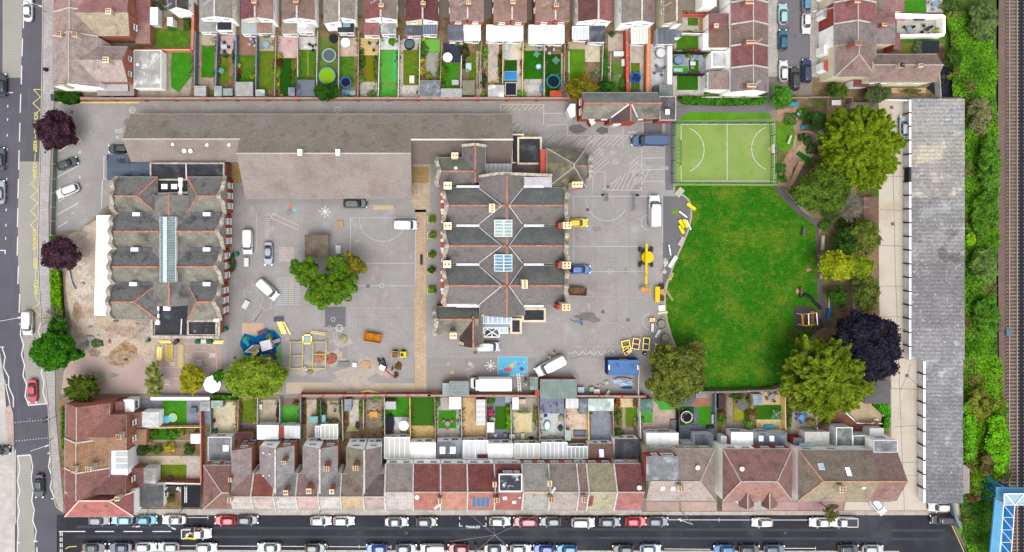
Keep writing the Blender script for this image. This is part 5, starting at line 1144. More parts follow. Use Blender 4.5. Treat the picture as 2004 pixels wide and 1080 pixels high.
r=empty('box_van',W(961,747,0).xy.to_3d(),'long white box van parked along the south wall','van')
o=r.location;
MB().box((o.x+.6,o.y,1.75),(6.2,2.25,2.4)).build('cargo_box',mk(WHITE,.4,(.5,.03),None),r,uv=False)
V,F=loft([(.35,-4.1,-1.2,1.0,5),(.8,-4.2,-1.2,1.08,5),(1.25,-4.05,-1.2,1.05,5),(1.4,-3.6,-1.2,1.0,5)]);b=MB();b.v=[(x+o.x,y+o.y,z)for x,y,z in V];b.f=F;b.m=[0]*len(F);b.build('cab',paint(WH),r,uv=False)
V,F=loft([(1.38,-3.55,-2.2,.95,5),(2.1,-3.0,-2.2,.86,5)]);b=MB();b.v=[(x+o.x,y+o.y,z)for x,y,z in V];b.f=F;b.m=[0]*len(F);b.build('windscreen',M_CGLASS,r,uv=False)
MB().box((o.x-2.5,o.y,2.5),(1.3,2.0,.8)).build('luton_peak',paint(WH),r,uv=False);MB().box((o.x,o.y,.6),(7,1.8,.25)).build('chassis',M_TRIM,r,uv=False)
for x in(-3.1,2.2):
 for s_ in(-1,1):MB().tube((o.x+x,o.y+s_*.8,.4),(o.x+x,o.y+s_*1.12,.4),.4,n=16).build('wheel',M_TYRE,r,uv=False)
for s_ in(-1,1):MB().box((o.x-2.9,o.y+s_*1.25,1.5),(.15,.25,.4)).build('door_mirror',M_TRIM,r,uv=False)
p=W(375,1043,1)
for i,(dx,dy,c)in enumerate(((0,.2,(230,200,190)),(.7,-.3,(200,120,90)),(-.7,-.2,(240,240,240)),(.2,.6,(60,60,70)))):
 tag(MB().box((p.x+dx,p.y+dy,1.3),(.7,.45,.4),.5*i).build('rubbish_bag',mk(D(*c),.8)),('pinkish','rusty','white','black')[i]+' rubbish bag on the load bed of the flatbed truck','rubbish bag')
tag(MB().beam((p.x-1.3,p.y-.8,1.25),(p.x+.9,p.y-1.0,1.25),.35,.15).build('plank',mk(D(236,214,30),.6)),'yellow board along the side of the flatbed truck load','board')
def leaf_mat(c,c2=None,isl=.35,tr=.25,sc_=.7):
 c2=c2 or tuple(v*.6 for v in c)
 return mk(tuple(min(.8,v*1.45)for v in D(*c)),.75,(sc_,.2),None,tint=(tuple(v*1.2 for v in D(*c2)),sc_*.9,.46,.66),isl=isl,trans=tr)
def leaf_quads(P,N,size,asp=.6,jit=.6):
 n=len(P);nn=N+rng.normal(0,jit,(n,3));nn/=np.linalg.norm(nn,axis=1)[:,None]+1e-9
 t=rng.normal(0,1,(n,3));t-=(t*nn).sum(1)[:,None]*nn;t/=np.linalg.norm(t,axis=1)[:,None]+1e-9
 bt=np.cross(nn,t);s=size*rng.uniform(.6,1.3,n)[:,None]
 V=np.stack([P-t*s,P-bt*s*asp,P+t*s,P+bt*s*asp],1).reshape(-1,3)
 return V
def leaf_obj(name,V,mat,parent=None,**tg):
 off=rootloc(parent)if parent is not None else Vector((V[:,0].mean(),V[:,1].mean(),0))
 V=V-np.array(off);F=np.arange(len(V)).reshape(-1,4)
 me=mesh_np(name,V,F);me.materials.append(mat);o=bpy.data.objects.new(name,me);col.objects.link(o)
 if parent is not None:o.parent=parent
 else:o.location=off
 return tag(o,**tg)
def sph(n,up=.15):
 d=rng.normal(0,1,(n,3));d/=np.linalg.norm(d,axis=1)[:,None];d[:,2]=np.where(d[:,2]<-up,-d[:,2],d[:,2]);return d
def tree(name,px,py,rp,zc,c,label,c2=None,style='broad',ry=None,nc=None,nl=None,leaf=.26,group=None,squash=.75,trunk=True,cat='tree',gaps=.0,clump=None,isl=.35,bark=None,sc_=.7):
 cc=W(px,py,zc);k=(H-zc)/H;rx=rp*S*k;ryy=(ry or rp)*S*k;rz=min(rx,ryy)*squash
 r=empty(name,(cc.x,cc.y,0),label,cat,group)
 nc=nc or int(14+rx*ryy*3.2);cr=clump or max(.45,min(1.25,rx*.26))
 d=sph(nc);rad=rng.uniform(.55,1.0,nc)**.5;rad[:nc//4]*=.6
 lob=1+.06*np.sin(np.arctan2(d[:,1],d[:,0])*5+rng.uniform(0,6))+.06*np.sin(np.arctan2(d[:,1],d[:,0])*9+rng.uniform(0,6))
 C=np.array([cc.x,cc.y,zc-rz*.15])+d*(rad*lob)[:,None]*np.array([max(.05,rx-cr*.7),max(.05,ryy-cr*.7),rz])
 C[:,2]=np.maximum(C[:,2],cr*.6)
 nl=nl or int(cr*cr*150+24)
 if style=='conifer':
  V=[];ang0=np.arctan2(C[:,1]-cc.y,C[:,0]-cc.x)
  for i in range(nc):
   m=nl;a=ang0[i]+rng.normal(0,.5);L=cr*2.0
   t=rng.uniform(0,1,m);w=(1-t)*cr*.55+.08
   side=rng.uniform(-1.15,1.15,m)*w
   P=np.stack([C[i,0]+np.cos(a)*(t-.4)*L-np.sin(a)*side,C[i,1]+np.sin(a)*(t-.4)*L+np.cos(a)*side,C[i,2]+.35*t*L*.5-np.abs(side)*.5+rng.normal(0,.08,m)],1)
   V.append(leaf_quads(P,np.tile([[0,0,1.]],(m,1)),leaf,.42,.5))
  V=np.concatenate(V)
 else:
  P=np.repeat(C,nl,0);dd=sph(len(P),.4);q=rng.uniform(.55,1.08,len(P))[:,None]**.6;q[::9]*=rng.uniform(1.0,1.55,q[::9].shape)
  sc3=np.repeat(rng.uniform(.7,1.15,(nc,3))*np.array([1,1,.75]),nl,0)
  P=P+dd*q*cr*sc3;V=leaf_quads(P,dd*.8+np.array([0,0,.5]),leaf,.62,.5)
 m=leaf_mat(c,c2,isl,sc_=sc_)
 leaf_obj('crown',V,m,r)
 if trunk:
  b=MB();z0=zc*.45;tr_=max(.12,rx*.07);b.tube((cc.x,cc.y,0),(cc.x+.1,cc.y,z0),tr_*1.3,tr_,8)
  for i in range(0,nc,max(1,nc//(60 if bark else 14))):
   m_=Vector((cc.x+(C[i,0]-cc.x)*.45,cc.y+(C[i,1]-cc.y)*.45,z0+(C[i,2]-z0)*.6));b.tube((cc.x+.1,cc.y,z0*.9),m_,tr_*.6,tr_*.35,6);b.tube(m_,C[i]+(np.array([0,0,cr*.95])+(C[i]-np.array([cc.x,cc.y,C[i,2]]))*.12 if bark else 0),.09 if bark else tr_*.35,.04,5)
  b.build('trunk',bark or mk((.16,.12,.09),.95,(1,.2),(8,.25)),r,uv=False)
 return r
def bare(name,px,py,rp,zc,c,label,n=40,group=None,cat='tree',twigs=6):
 cc=W(px,py,zc);r=empty(name,(cc.x,cc.y,0),label,cat,group);rx=rp*S;b=MB();t=MB();t.tube((cc.x,cc.y,0),(cc.x,cc.y,zc*.5),.2,.15,8);t.build('trunk',mk(D(*c),.9,(1,.2),(8,.2)),r,uv=False)
 o=Vector((cc.x,cc.y,zc*.45))
 for i in range(n):
  a=random.uniform(0,6.28);el=random.uniform(.15,1.3);L=rx*random.uniform(.5,1)
  e=Vector((cc.x+math.cos(a)*L*math.cos(el*.6),cc.y+math.sin(a)*L*math.cos(el*.6),zc*.6+rx*.7*math.sin(el)))
  m_=o.lerp(e,.5)+Vector((random.gauss(0,.15),random.gauss(0,.15),.1));b.tube(o,m_,.06,.045,4,caps=False);b.tube(m_,e,.045,.015,4,caps=False)
  for k in range(twigs):
   s0=m_.lerp(e,random.uniform(0,.9));v=(e-o).normalized()+Vector((random.gauss(0,.7),random.gauss(0,.7),random.gauss(0,.4)));b.tube(s0,s0+v*rx*.2,.028,.01,3,caps=False)
 b.build('branches',mk(D(*c),.9,(1,.15),None),r,uv=False)
 return r
def shrub(px,py,rp,c,label,c2=None,h=1.0,ry=None,leaf=.13,n=None,cat='shrub',name='shrub',group=None,isl=.4):
 cc=W(px,py,h*.6);rx=rp*S;ryy=(ry or rp)*S;n=n or int(70+rx*ryy*260);label+=' in the back gardens' if len(label.split())<4 else ''
 d=sph(n,.0);lob=1+.18*np.sin(np.arctan2(d[:,1],d[:,0])*4+rng.uniform(0,6));q=(rng.uniform(.5,1.0,n)**.4*lob)[:,None]
 P=np.array([cc.x,cc.y,h*.3])+d*q*np.array([rx,ryy,h*.7]);P[:,2]=np.maximum(P[:,2],.05)
 V=leaf_quads(P,d+np.array([0,0,.4]),leaf,.6,.6)
 o=leaf_obj(name,V,leaf_mat(c,c2,isl,sc_=1.5));return tag(o,label,cat,group)
def hedge(pts,h,c,label,c2=None,leaf=.14,dens=70,name='hedge',cat='hedge',kind=None,z0=0):
 P=[W(x,y,h*.7)for x,y in pts];xs=[p.x for p in P];ys=[p.y for p in P]
 A=(max(xs)-min(xs))*(max(ys)-min(ys));n=int(A*dens)+60
 X=rng.uniform(min(xs)-.05,max(xs)+.05,n);Y=rng.uniform(min(ys)-.05,max(ys)+.05,n)
 ins=np.zeros(n,bool);m=len(P)
 for i in range(m):
  x1,y1,x2,y2=P[i].x,P[i].y,P[(i+1)%m].x,P[(i+1)%m].y
  c_=((y1>Y)!=(y2>Y))&(X<(x2-x1)*(Y-y1)/((y2-y1)if abs(y2-y1)>1e-9 else 1e-9)+x1);ins^=c_
 X,Y=X[ins],Y[ins];n=len(X)
 Z=z0+h*(.75+.2*np.sin(X*1.7+1)*np.sin(Y*1.3)+rng.normal(0,.07,n))*rng.uniform(.75,1.05,n)
 Pp=np.stack([X,Y,Z],1);V=leaf_quads(Pp,np.tile([[0,0,1.]],(n,1)),leaf,.62,.7)
 MB_=MB().prism([(p.x,p.y)for p in[((q-sum(P,Vector())/m)*.94+sum(P,Vector())/m)for q in P]],z0,z0+h*.6)
 if kind=='stuff':o=leaf_obj(name,V,leaf_mat(c,c2,.4));return tag(o,kind='stuff')
 r=empty(name,sum(P,Vector())/m*1.0,label,cat);r.location.z=0
 MB_.build('stems',mk(D(c[0]*.5,c[1]*.5,c[2]*.5),.95,(1,.3),(6,.3)),r,uv=False);leaf_obj('foliage',V,leaf_mat(c,c2,.4,sc_=1.2),r);return r
YG=(152,170,30)
tree('copper_tree',111,254,39,4.5,(78,48,60),'dark purple leaved tree at the car park entrance',(40,26,36),isl=.5,leaf=.24,nc=120)
tree('copper_tree',120,497,40,4.5,(84,54,70),'dark purple leaved tree between the road and the building site',(46,30,40),ry=30,isl=.5,leaf=.22,nc=110)
tree('copper_tree',1690,682,69,6,(48,44,58),'big blue black copper beech beside the concrete yard',(34,30,44),isl=.5,leaf=.3,nc=260,ry=72)
tree('street_tree',106,687,42,4.5,(62,122,20),'round deep green tree by the pedestrian pavement and site entrance',(40,84,14),leaf=.26,nc=150,ry=38)
tree('bushy_tree',150,692,20,2.5,(58,108,22),'small green tree between the round deep green tree and the sand',(40,80,20),ry=10)
tree('yew_tree',162,760,33,3.5,(94,112,34),'spiky olive green tree beside the red roofed row',(58,76,24),style='conifer',ry=28,nc=110,leaf=.2)
tree('young_tree',303,742,20,4,(138,148,62),'thin feathery tree with pale drooping foliage by the toy road markings',(96,112,44),ry=36,style='conifer',nc=46,leaf=.2)
tree('maple_tree',375,742,27,3.8,(172,168,40),'yellow green round tree on the toy road markings',(128,136,30),nc=90,ry=30,leaf=.2)
tree('plane_tree',497,738,58,5,(136,160,46),'wide light green tree below the pirate ship',(92,122,30),nc=210,ry=40,leaf=.26)
tree('bushy_tree',428,736,12,3,(58,122,22),'small deep green tree touching the wide light green one',(40,92,18),nc=26)
r=tree('horse_chestnut_tree',640,545,66,6,(96,132,28),'large spreading tree with gaps in the middle of the playground',(54,84,18),nc=52,ry=50,leaf=.28,clump=.9)
for(lx,ly,lr)in((594,530,32),(624,578,32),(672,562,34),(688,520,26)):
 cc=W(lx,ly,6);n=24;d=sph(n);C=np.array([cc.x,cc.y,5.6])+d*rng.uniform(.4,1,n)[:,None]*np.array([lr*S*.85,lr*S*.8,1.6])
 P=np.repeat(C,110,0);dd=sph(len(P),.4);P=P+dd*.75
 leaf_obj('leaf_clump',leaf_quads(P,dd+np.array([0,0,.5]),.26,.62,.5),leaf_mat((132,124,34)if lr==26 else(98,136,30),(86,84,24)if lr==26 else(52,92,16)),r)
tree('laurel_tree',641,180,27,3,(48,92,18),'dense dark green bush hanging over the brick lane wall',(30,66,14),ry=17,nc=80,leaf=.2)
tree('bushy_tree',1138,172,30,3,(128,118,28),'olive yellow tree beside the brick lodge gable',(86,84,22),ry=24,nc=80,leaf=.2)
bare('bare_tree',1107,176,18,3,(160,150,140),'leafless grey tree tangled beside the olive yellow tree',26)
tree('bushy_tree',1187,168,18,2.5,(52,104,26),'dark green tree behind the ridge of the lodge',ry=14,nc=40,leaf=.18)
tree('round_tree',1528,188,23,3.5,(84,140,44),'round mid green tree at the end of the cul-de-sac',(60,110,30),nc=70,ry=24,leaf=.18)
tree('cypress_tree',1682,288,77,6.5,(124,150,26),'huge yellow green cypress overhanging the concrete yard',(92,112,14),style='conifer',nc=520,leaf=.34,ry=82,squash=.8,clump=1.0)
tree('oak_tree',1622,362,44,5,(92,120,36),'dark olive tree below left of the huge cypress',(56,76,20),nc=150,ry=56,leaf=.24)
tree('oak_tree',1590,378,42,4.2,(98,130,42),'olive green tree overhanging the dark path bend',(60,84,24),nc=110,ry=32,leaf=.22)
tree('bushy_tree',1598,237,21,3,(62,92,40),'small dark tree in the bark chipping garden',(40,66,30),nc=60,ry=20,leaf=.16)
bare('bare_tree',1668,402,33,5,(168,156,146),'leafless pale grey tree in the wooded strip',90)
tree('hawthorn_tree',1690,462,34,4,(108,122,48),'pale olive tree leaning over the concrete yard',(72,92,30),nc=100,ry=34,leaf=.2)
tree('holly_tree',1656,470,26,3.2,(56,92,26),'dark green tree between the grey leafless tree and the lime maple',(38,66,20),nc=70,ry=30,leaf=.2)
tree('maple_tree',1635,520,34,4.5,(160,172,30),'lime yellow tree overhanging the path beside the field',(116,134,22),nc=120,ry=30,leaf=.22)
tree('maple_tree',1680,520,30,4.5,(140,158,34),'lime tree right of the brighter lime yellow one',(100,122,24),nc=90,ry=24,leaf=.22)
tree('hawthorn_tree',1692,572,28,3.8,(100,114,46),'grey olive tree above the copper beech',(70,88,34),nc=90,ry=38,leaf=.2)
tree('bushy_tree',1640,580,20,2.6,(60,100,30),'small dark tree by the white benches on the path',ry=22,nc=50,leaf=.18)
bare('bare_shrub',1660,452,22,2,(96,54,54),'reddish brown leafless shrub in the wooded strip',50,cat='shrub')
tree('willow_tree',1320,732,60,5.5,(116,124,50),'grey olive tree with pale twigs straddling the playground corner',(78,92,34),nc=190,ry=62,leaf=.26,bark=mk(D(190,180,150),.9),clump=1.0)
tree('willow_tree',1360,690,22,3,(126,128,60),'pale sapling tree at the field corner',ry=26,nc=40,leaf=.18)
tree('conifer_tree',1610,737,88,7,(124,146,34),'huge olive yellow conifer at the bottom corner of the field',(86,106,20),style='conifer',nc=460,leaf=.34,ry=80,squash=.8,clump=1.0)
tree('street_tree',1627,1000,17,4,(112,116,62),'thin grey green street tree over the kerb and pickup',(80,86,46),ry=22,nc=30,leaf=.16)
tree('olive_tree',1716,183,26,3,(96,112,66),'grey green bush against the garage yard wall',(66,82,46),nc=60,ry=19,leaf=.15)
tree('bushy_tree',1640,178,22,2.4,(98,122,38),'yellow green bushes below the cream end house',(60,84,26),nc=50,ry=14,leaf=.15)
shrub(1803,93,13,(140,170,112),'round pale green clipped shrub beside the black roofed shed',h=2,leaf=.12,n=900)
tree('bushy_tree',1865,115,17,2.6,(66,100,34),'dark green tree beside the black shed and embankment',nc=50,ry=22,leaf=.18)
bare('bare_shrub',1020,322,17,4.6,(66,58,54),'dark leafless tree growing in the east block light well',60,cat='tree')
bare('bare_tree',102,622,26,2.5,(150,150,118),'thin grey leafless tree beside the roadside hedge',40)
tree('bushy_tree',115,640,20,2.4,(70,116,36),'leafy bush between the hedge and the round roadside tree',nc=40,ry=24,leaf=.2)
for a in((454,515,7,20,(70,96,20),'dark green shrub against the west block brick wall'),(846,429,7,7,(110,152,20),'lime green potted shrub, uppermost by the east block'),(847,460,7,7,(132,170,24),'bright lime potted shrub, second down by the east block'),(846,498,7,7,(92,134,28),'green potted shrub, third down by the east block'),(845,528,8,7,(70,112,22),'dark green potted shrub, fourth down by the east block'),(846,567,8,8,(128,178,22),'bright lime potted shrub, lowest by the east block')):
 shrub(a[0],a[1],a[2],a[4],a[5],ry=a[3],h=1.6,n=420)
for y in(429,460,498,528,567):c=W(843,y,0);tag(MB().ring((c.x,c.y),.85,.95,0,.35,4,a0=45,a1=405).build('planter',M_TIMBER,uv=False),'square timber planter round the shrub, '+{429:'uppermost',460:'second down',498:'third down',528:'fourth down',567:'lowest'}[y]+' by the east block','planter')
hedge([(97,528),(116,528),(120,600),(124,640),(104,640),(100,600)],1.8,(122,178,20),'bright green clipped hedge between the pavement and building site',(90,150,16),.16,130)
hedge([(97,462),(116,462),(116,474),(97,474)],1.5,(90,150,24),'short green hedge piece at the car park corner')
hedge([(107,178),(155,180),(158,188),(150,200),(128,204),(112,196)],2.0,(58,104,24),'dark green hedge bulging below the white gable wall',dens=150)
hedge([(217,185),(242,185),(242,196),(217,194)],1.4,(60,108,26),'small hedge against the lane wall below the pink corner house')
hedge([(1325,187),(1345,186),(1420,190),(1500,188),(1500,204),(1430,206),(1345,204),(1330,200)],1.6,(84,150,34),'long leafy hedge above the sports court path',(48,104,24),dens=110)
hedge([(1705,765),(1722,772),(1744,800),(1742,835),(1728,845),(1734,815),(1712,795)],1.6,(96,186,34),'bright green ivy hedge along the concrete yard edge',(66,150,24),dens=130)
hedge([(412,772),(462,774),(464,784),(415,782)],2.0,(96,160,44),'green hedge on the wall above the cream paved garden')
hedge([(120,795),(130,795),(130,880),(120,880)],1.2,(96,150,24),'narrow front hedge beside the maroon corner house')
for i,(px,py,rr,c)in enumerate(((1548,232,14,(72,138,30)),(1573,222,12,(84,150,34)),(1582,275,9,(88,124,60)),(1590,290,12,(60,104,34)),(1570,268,8,(70,110,44)),(1530,330,11,(76,140,36)),(1533,350,7,(80,146,34)),(1615,440,12,(66,126,34)),(1625,418,16,(54,104,30)),(1650,440,14,(66,104,34)),(1590,640,14,(120,116,62)),(1555,655,16,(96,120,50)))):
 shrub(px,py,rr,c,('leafy shrub by the turquoise bench','leafy shrub right of the turquoise bench','small shrub inside the stepping stone circle, upper one','dark shrub inside the stepping stone circle','grey green shrub beside the white bench slats','shrub right of the sports court fence','small shrub at the foot of the sports court corner','shrub by the long white bench','dark shrub at the bend of the field path','shrub under the leafless grey tree','tan shrub beside the climbing frame mat','mixed shrub below the climbing frame')[i],h=1.2,n=500)
def under(poly,n,c,c2,h,leaf,seed):
 P=[W(x,y,1)for x,y in poly];xs=[p.x for p in P];ys=[p.y for p in P]
 X=rng.uniform(min(xs),max(xs),n);Y=rng.uniform(min(ys),max(ys),n);ins=np.zeros(n,bool);m=len(P)
 for i in range(m):
  x1,y1,x2,y2=P[i].x,P[i].y,P[(i+1)%m].x,P[(i+1)%m].y
  ins^=((y1>Y)!=(y2>Y))&(X<(x2-x1)*(Y-y1)/((y2-y1)if abs(y2-y1)>1e-9 else 1e-9)+x1)
 X,Y=X[ins],Y[ins];n=len(X)
 f=np.zeros(n);r2=np.random.default_rng(seed)
 for k in range(14):
  a=r2.uniform(0,6.28);w=r2.uniform(.5,3.2);f+=np.sin(X*w*np.cos(a)+Y*w*np.sin(a)+r2.uniform(0,6))/(w**.7)
 f=(f-f.min())/(f.max()-f.min());Z=h*(.25+.75*f)*rng.uniform(.8,1.05,n)
 return leaf_quads(np.stack([X,Y,Z],1),np.tile([[0,0,1.]],(n,1)),leaf,.6,.75)
def und(poly,n,c,c2,h,leaf,seed):tag(leaf_obj('undergrowth',under(poly,n,c,c2,h,leaf,seed),mk(tuple(v*1.4 for v in D(*c)),.75,(.6,.25),None,tint=(tuple(v*1.2 for v in D(*c2)),.3,.45,.6),tint2=(D(150,136,84),.22,.56,.68),isl=.5,trans=.25)),kind='stuff')
und([(1850,25),(1900,20),(1950,60),(1950,190),(1955,400),(1948,600),(1952,700),(1945,760),(1880,760),(1885,700),(1888,190),(1862,188),(1868,120)],60000,(112,170,36),(78,132,30),1.7,.2,3)
und([(1866,745),(1958,700),(1974,860),(1978,930),(1950,945),(1895,980),(1885,900),(1858,800)],26000,(112,170,30),(126,134,52),1.8,.22,4)
und([(1884,930),(1950,930),(1952,975),(1938,1110),(1905,1110),(1890,1050),(1884,1000)],16000,(88,142,40),(64,112,32),1.4,.2,5)
und([(1872,1015),(1882,1020),(1922,1090),(1912,1110),(1900,1090)],4000,(120,186,40),(84,146,30),1.2,.18,6)
shr=[(1922,40,30,42,(112,134,76),'grey green bush on the embankment at the top edge'),(1915,225,26,40,(134,134,90),'brownish twiggy bush on the embankment'),(1935,320,22,60,(96,146,44),'dark green bush on the embankment beside the garage roof'),(1925,420,24,50,(90,142,40),'deep green bush on the embankment by the bright skylight strip'),(1925,520,26,40,(114,146,70),'dusty green bush on the embankment'),(1930,620,26,40,(92,148,40),'mid green bush on the embankment near the signal box'),(1950,870,24,60,(122,196,30),'bright lime bush on the embankment edge'),(1896,845,12,60,(112,184,34),'lime green climber against the southern garages'),(1899,467,7,12,(140,190,24),'small lime tuft on the garage roof edge'),(1915,790,26,34,(134,142,50),'yellowish bush on the embankment'),(1930,905,16,30,(120,112,66),'brown bramble bush on the embankment')]
for x,y,rx,ry_,c,l in shr:tree('embankment_bush',x,y,rx,2.4,c,l,ry=ry_,nc=int(rx*ry_/14),leaf=.2,squash=.5,trunk=rx>14,cat='bush',clump=.75)
tree('embankment_bush',1905,975,14,1.6,(150,110,80),'rusty brown withered bush on the lower embankment',ry=9,nc=14,leaf=.14,squash=.5,trunk=False,cat='bush')
def run(name,pts,h,w,mat,label,cat,post=None,pm=None,cop=None,coph=.08,base=0):
 r=empty(name,W(*pts[0],h).xy.to_3d(),label,cat);b=MB();P=[W(x,y,h)for x,y in pts]
 for i in range(len(P)-1):b.beam((P[i].x,P[i].y,(h+base)/2),(P[i+1].x,P[i+1].y,(h+base)/2),w,h-base)
 b.build('panel' if 'fence' in name else 'wall',mat,r)
 if cop:
  b=MB()
  for i in range(len(P)-1):b.beam(P[i]+Vector((0,0,coph/2)),P[i+1]+Vector((0,0,coph/2)),w+.08,coph)
  b.build('coping',cop,r)
 if post:
  for i in range(len(P)-1):
   d=P[i+1]-P[i];n=max(1,round(d.length/post))
   for k in range(n+(i==len(P)-2)):
    q=P[i]+d*(k/n);MB().box((q.x,q.y,(h+.1)/2),(.1,.1,h+.1)if not isinstance(pm,tuple)else(pm[1],pm[1],h+.1),math.atan2(d.y,d.x)).build('post',(pm[0]if isinstance(pm,tuple)else pm)or M_FENCE,r,uv=False)
 return r
ST=mk(D(176,158,148),.9,(1,.15),(5,.15))
run('boundary_wall',[(160,192.5),(640,192),(1112,192)],2.1,.3,M_BRICK,'long red brick lane wall with buttresses below the upper gardens','wall',5.6,(M_BRICK,.55),ST)
run('boundary_wall',[(590,774),(840,773)],1.9,.3,M_REDB,'red brick wall with pale coping behind the playground climbing frames','wall',4,(M_REDB,.5),ST)
run('boundary_wall',[(840,774),(1050,775)],1.9,.3,M_BRICK,'brown brick wall behind the long white box van','wall',4.5,(M_BRICK,.5),ST)
run('boundary_wall',[(1128,775),(1262,776)],1.9,.3,M_REDB,'red brick wall with a ladder leaning on it behind the blue container','wall',4.5,(M_REDB,.5),ST)
run('boundary_wall',[(295,780),(410,780)],2.0,.5,M_OFFW,'white rendered wall above the bright turf garden','wall',cop=M_WHITE)
run('boundary_wall',[(300,945),(393,947)],1.8,.2,M_BRICK,'brick and white wall behind the small black roofed garage','wall',cop=M_WHITE)
run('boundary_wall',[(392,790),(393,945)],1.9,.25,M_BRICK,'tall brown brick wall ending the corner gardens','wall')
run('boundary_wall',[(378,5),(376,98)],2.2,.5,M_BRICK,'brick wall beside the alley at the upper corner garden','wall')
run('boundary_wall',[(262,97),(372,97)],1.8,.2,mk((.4,.17,.1),.9),'orange brick wall between the two corner lawns','wall')
run('boundary_wall',[(1227,60),(1229,183)],2.0,.55,M_REDB,'dark red wall left of the small trampoline garden','wall',2.6,(M_OFFW,.12))
run('boundary_wall',[(1270,40),(1268,183)],2.0,.7,mk((.3,.12,.06),.9,(1,.1),(5,.1)),'wide red brown wall right of the small trampoline garden','wall',2.6,(M_OFFW,.12))
run('boundary_wall',[(1311,90),(1311,165)],1.9,.9,M_OFFW,'wide cream white wall beside the round white hot tub','wall')
for p,q,l in(((1750,28),(1848,31),'upper'),((1848,31),(1848,66),'right'),((1762,69),(1848,68),'lower')):run('garden_wall',[p,q],2.0,.45,M_RENDER,f'thick white rendered wall, {l} side of the roof terrace garden','wall')
run('boundary_wall',[(1585,190),(1660,190)],1.6,.2,ST,'grey wall at the end of the cul-de-sac pavement','wall');run('boundary_wall',[(1730,195),(1778,196)],1.8,.2,M_OFFW,'pale wall at the head of the garage yard','wall')
run('retaining_wall',[(1652,804),(1678,828),(1710,829),(1712,821),(1718,821),(1720,829),(1734,829)],.6,.15,M_WHITE,'low white crenellated wall in the sandy corner garden','wall')
run('retaining_wall',[(1697,770),(1707,780),(1712,792),(1728,806),(1731,818)],.6,.12,M_WHITE,'thin curved white wall beside the ivy hedge','wall')
run('retaining_wall',[(133,530),(137,545),(140,560)],.5,.35,mk(D(188,190,192),.8),'curved pale concrete wall at the edge of the sand','wall')if False else run('retaining_wall',[(146,488),(138,505),(134,530),(139,552),(145,566)],.5,.35,mk(D(188,190,192),.8),'curved pale concrete wall at the edge of the sand','wall')
FG,FB,FW=M_FENCEG,M_FENCEB,M_FENCE
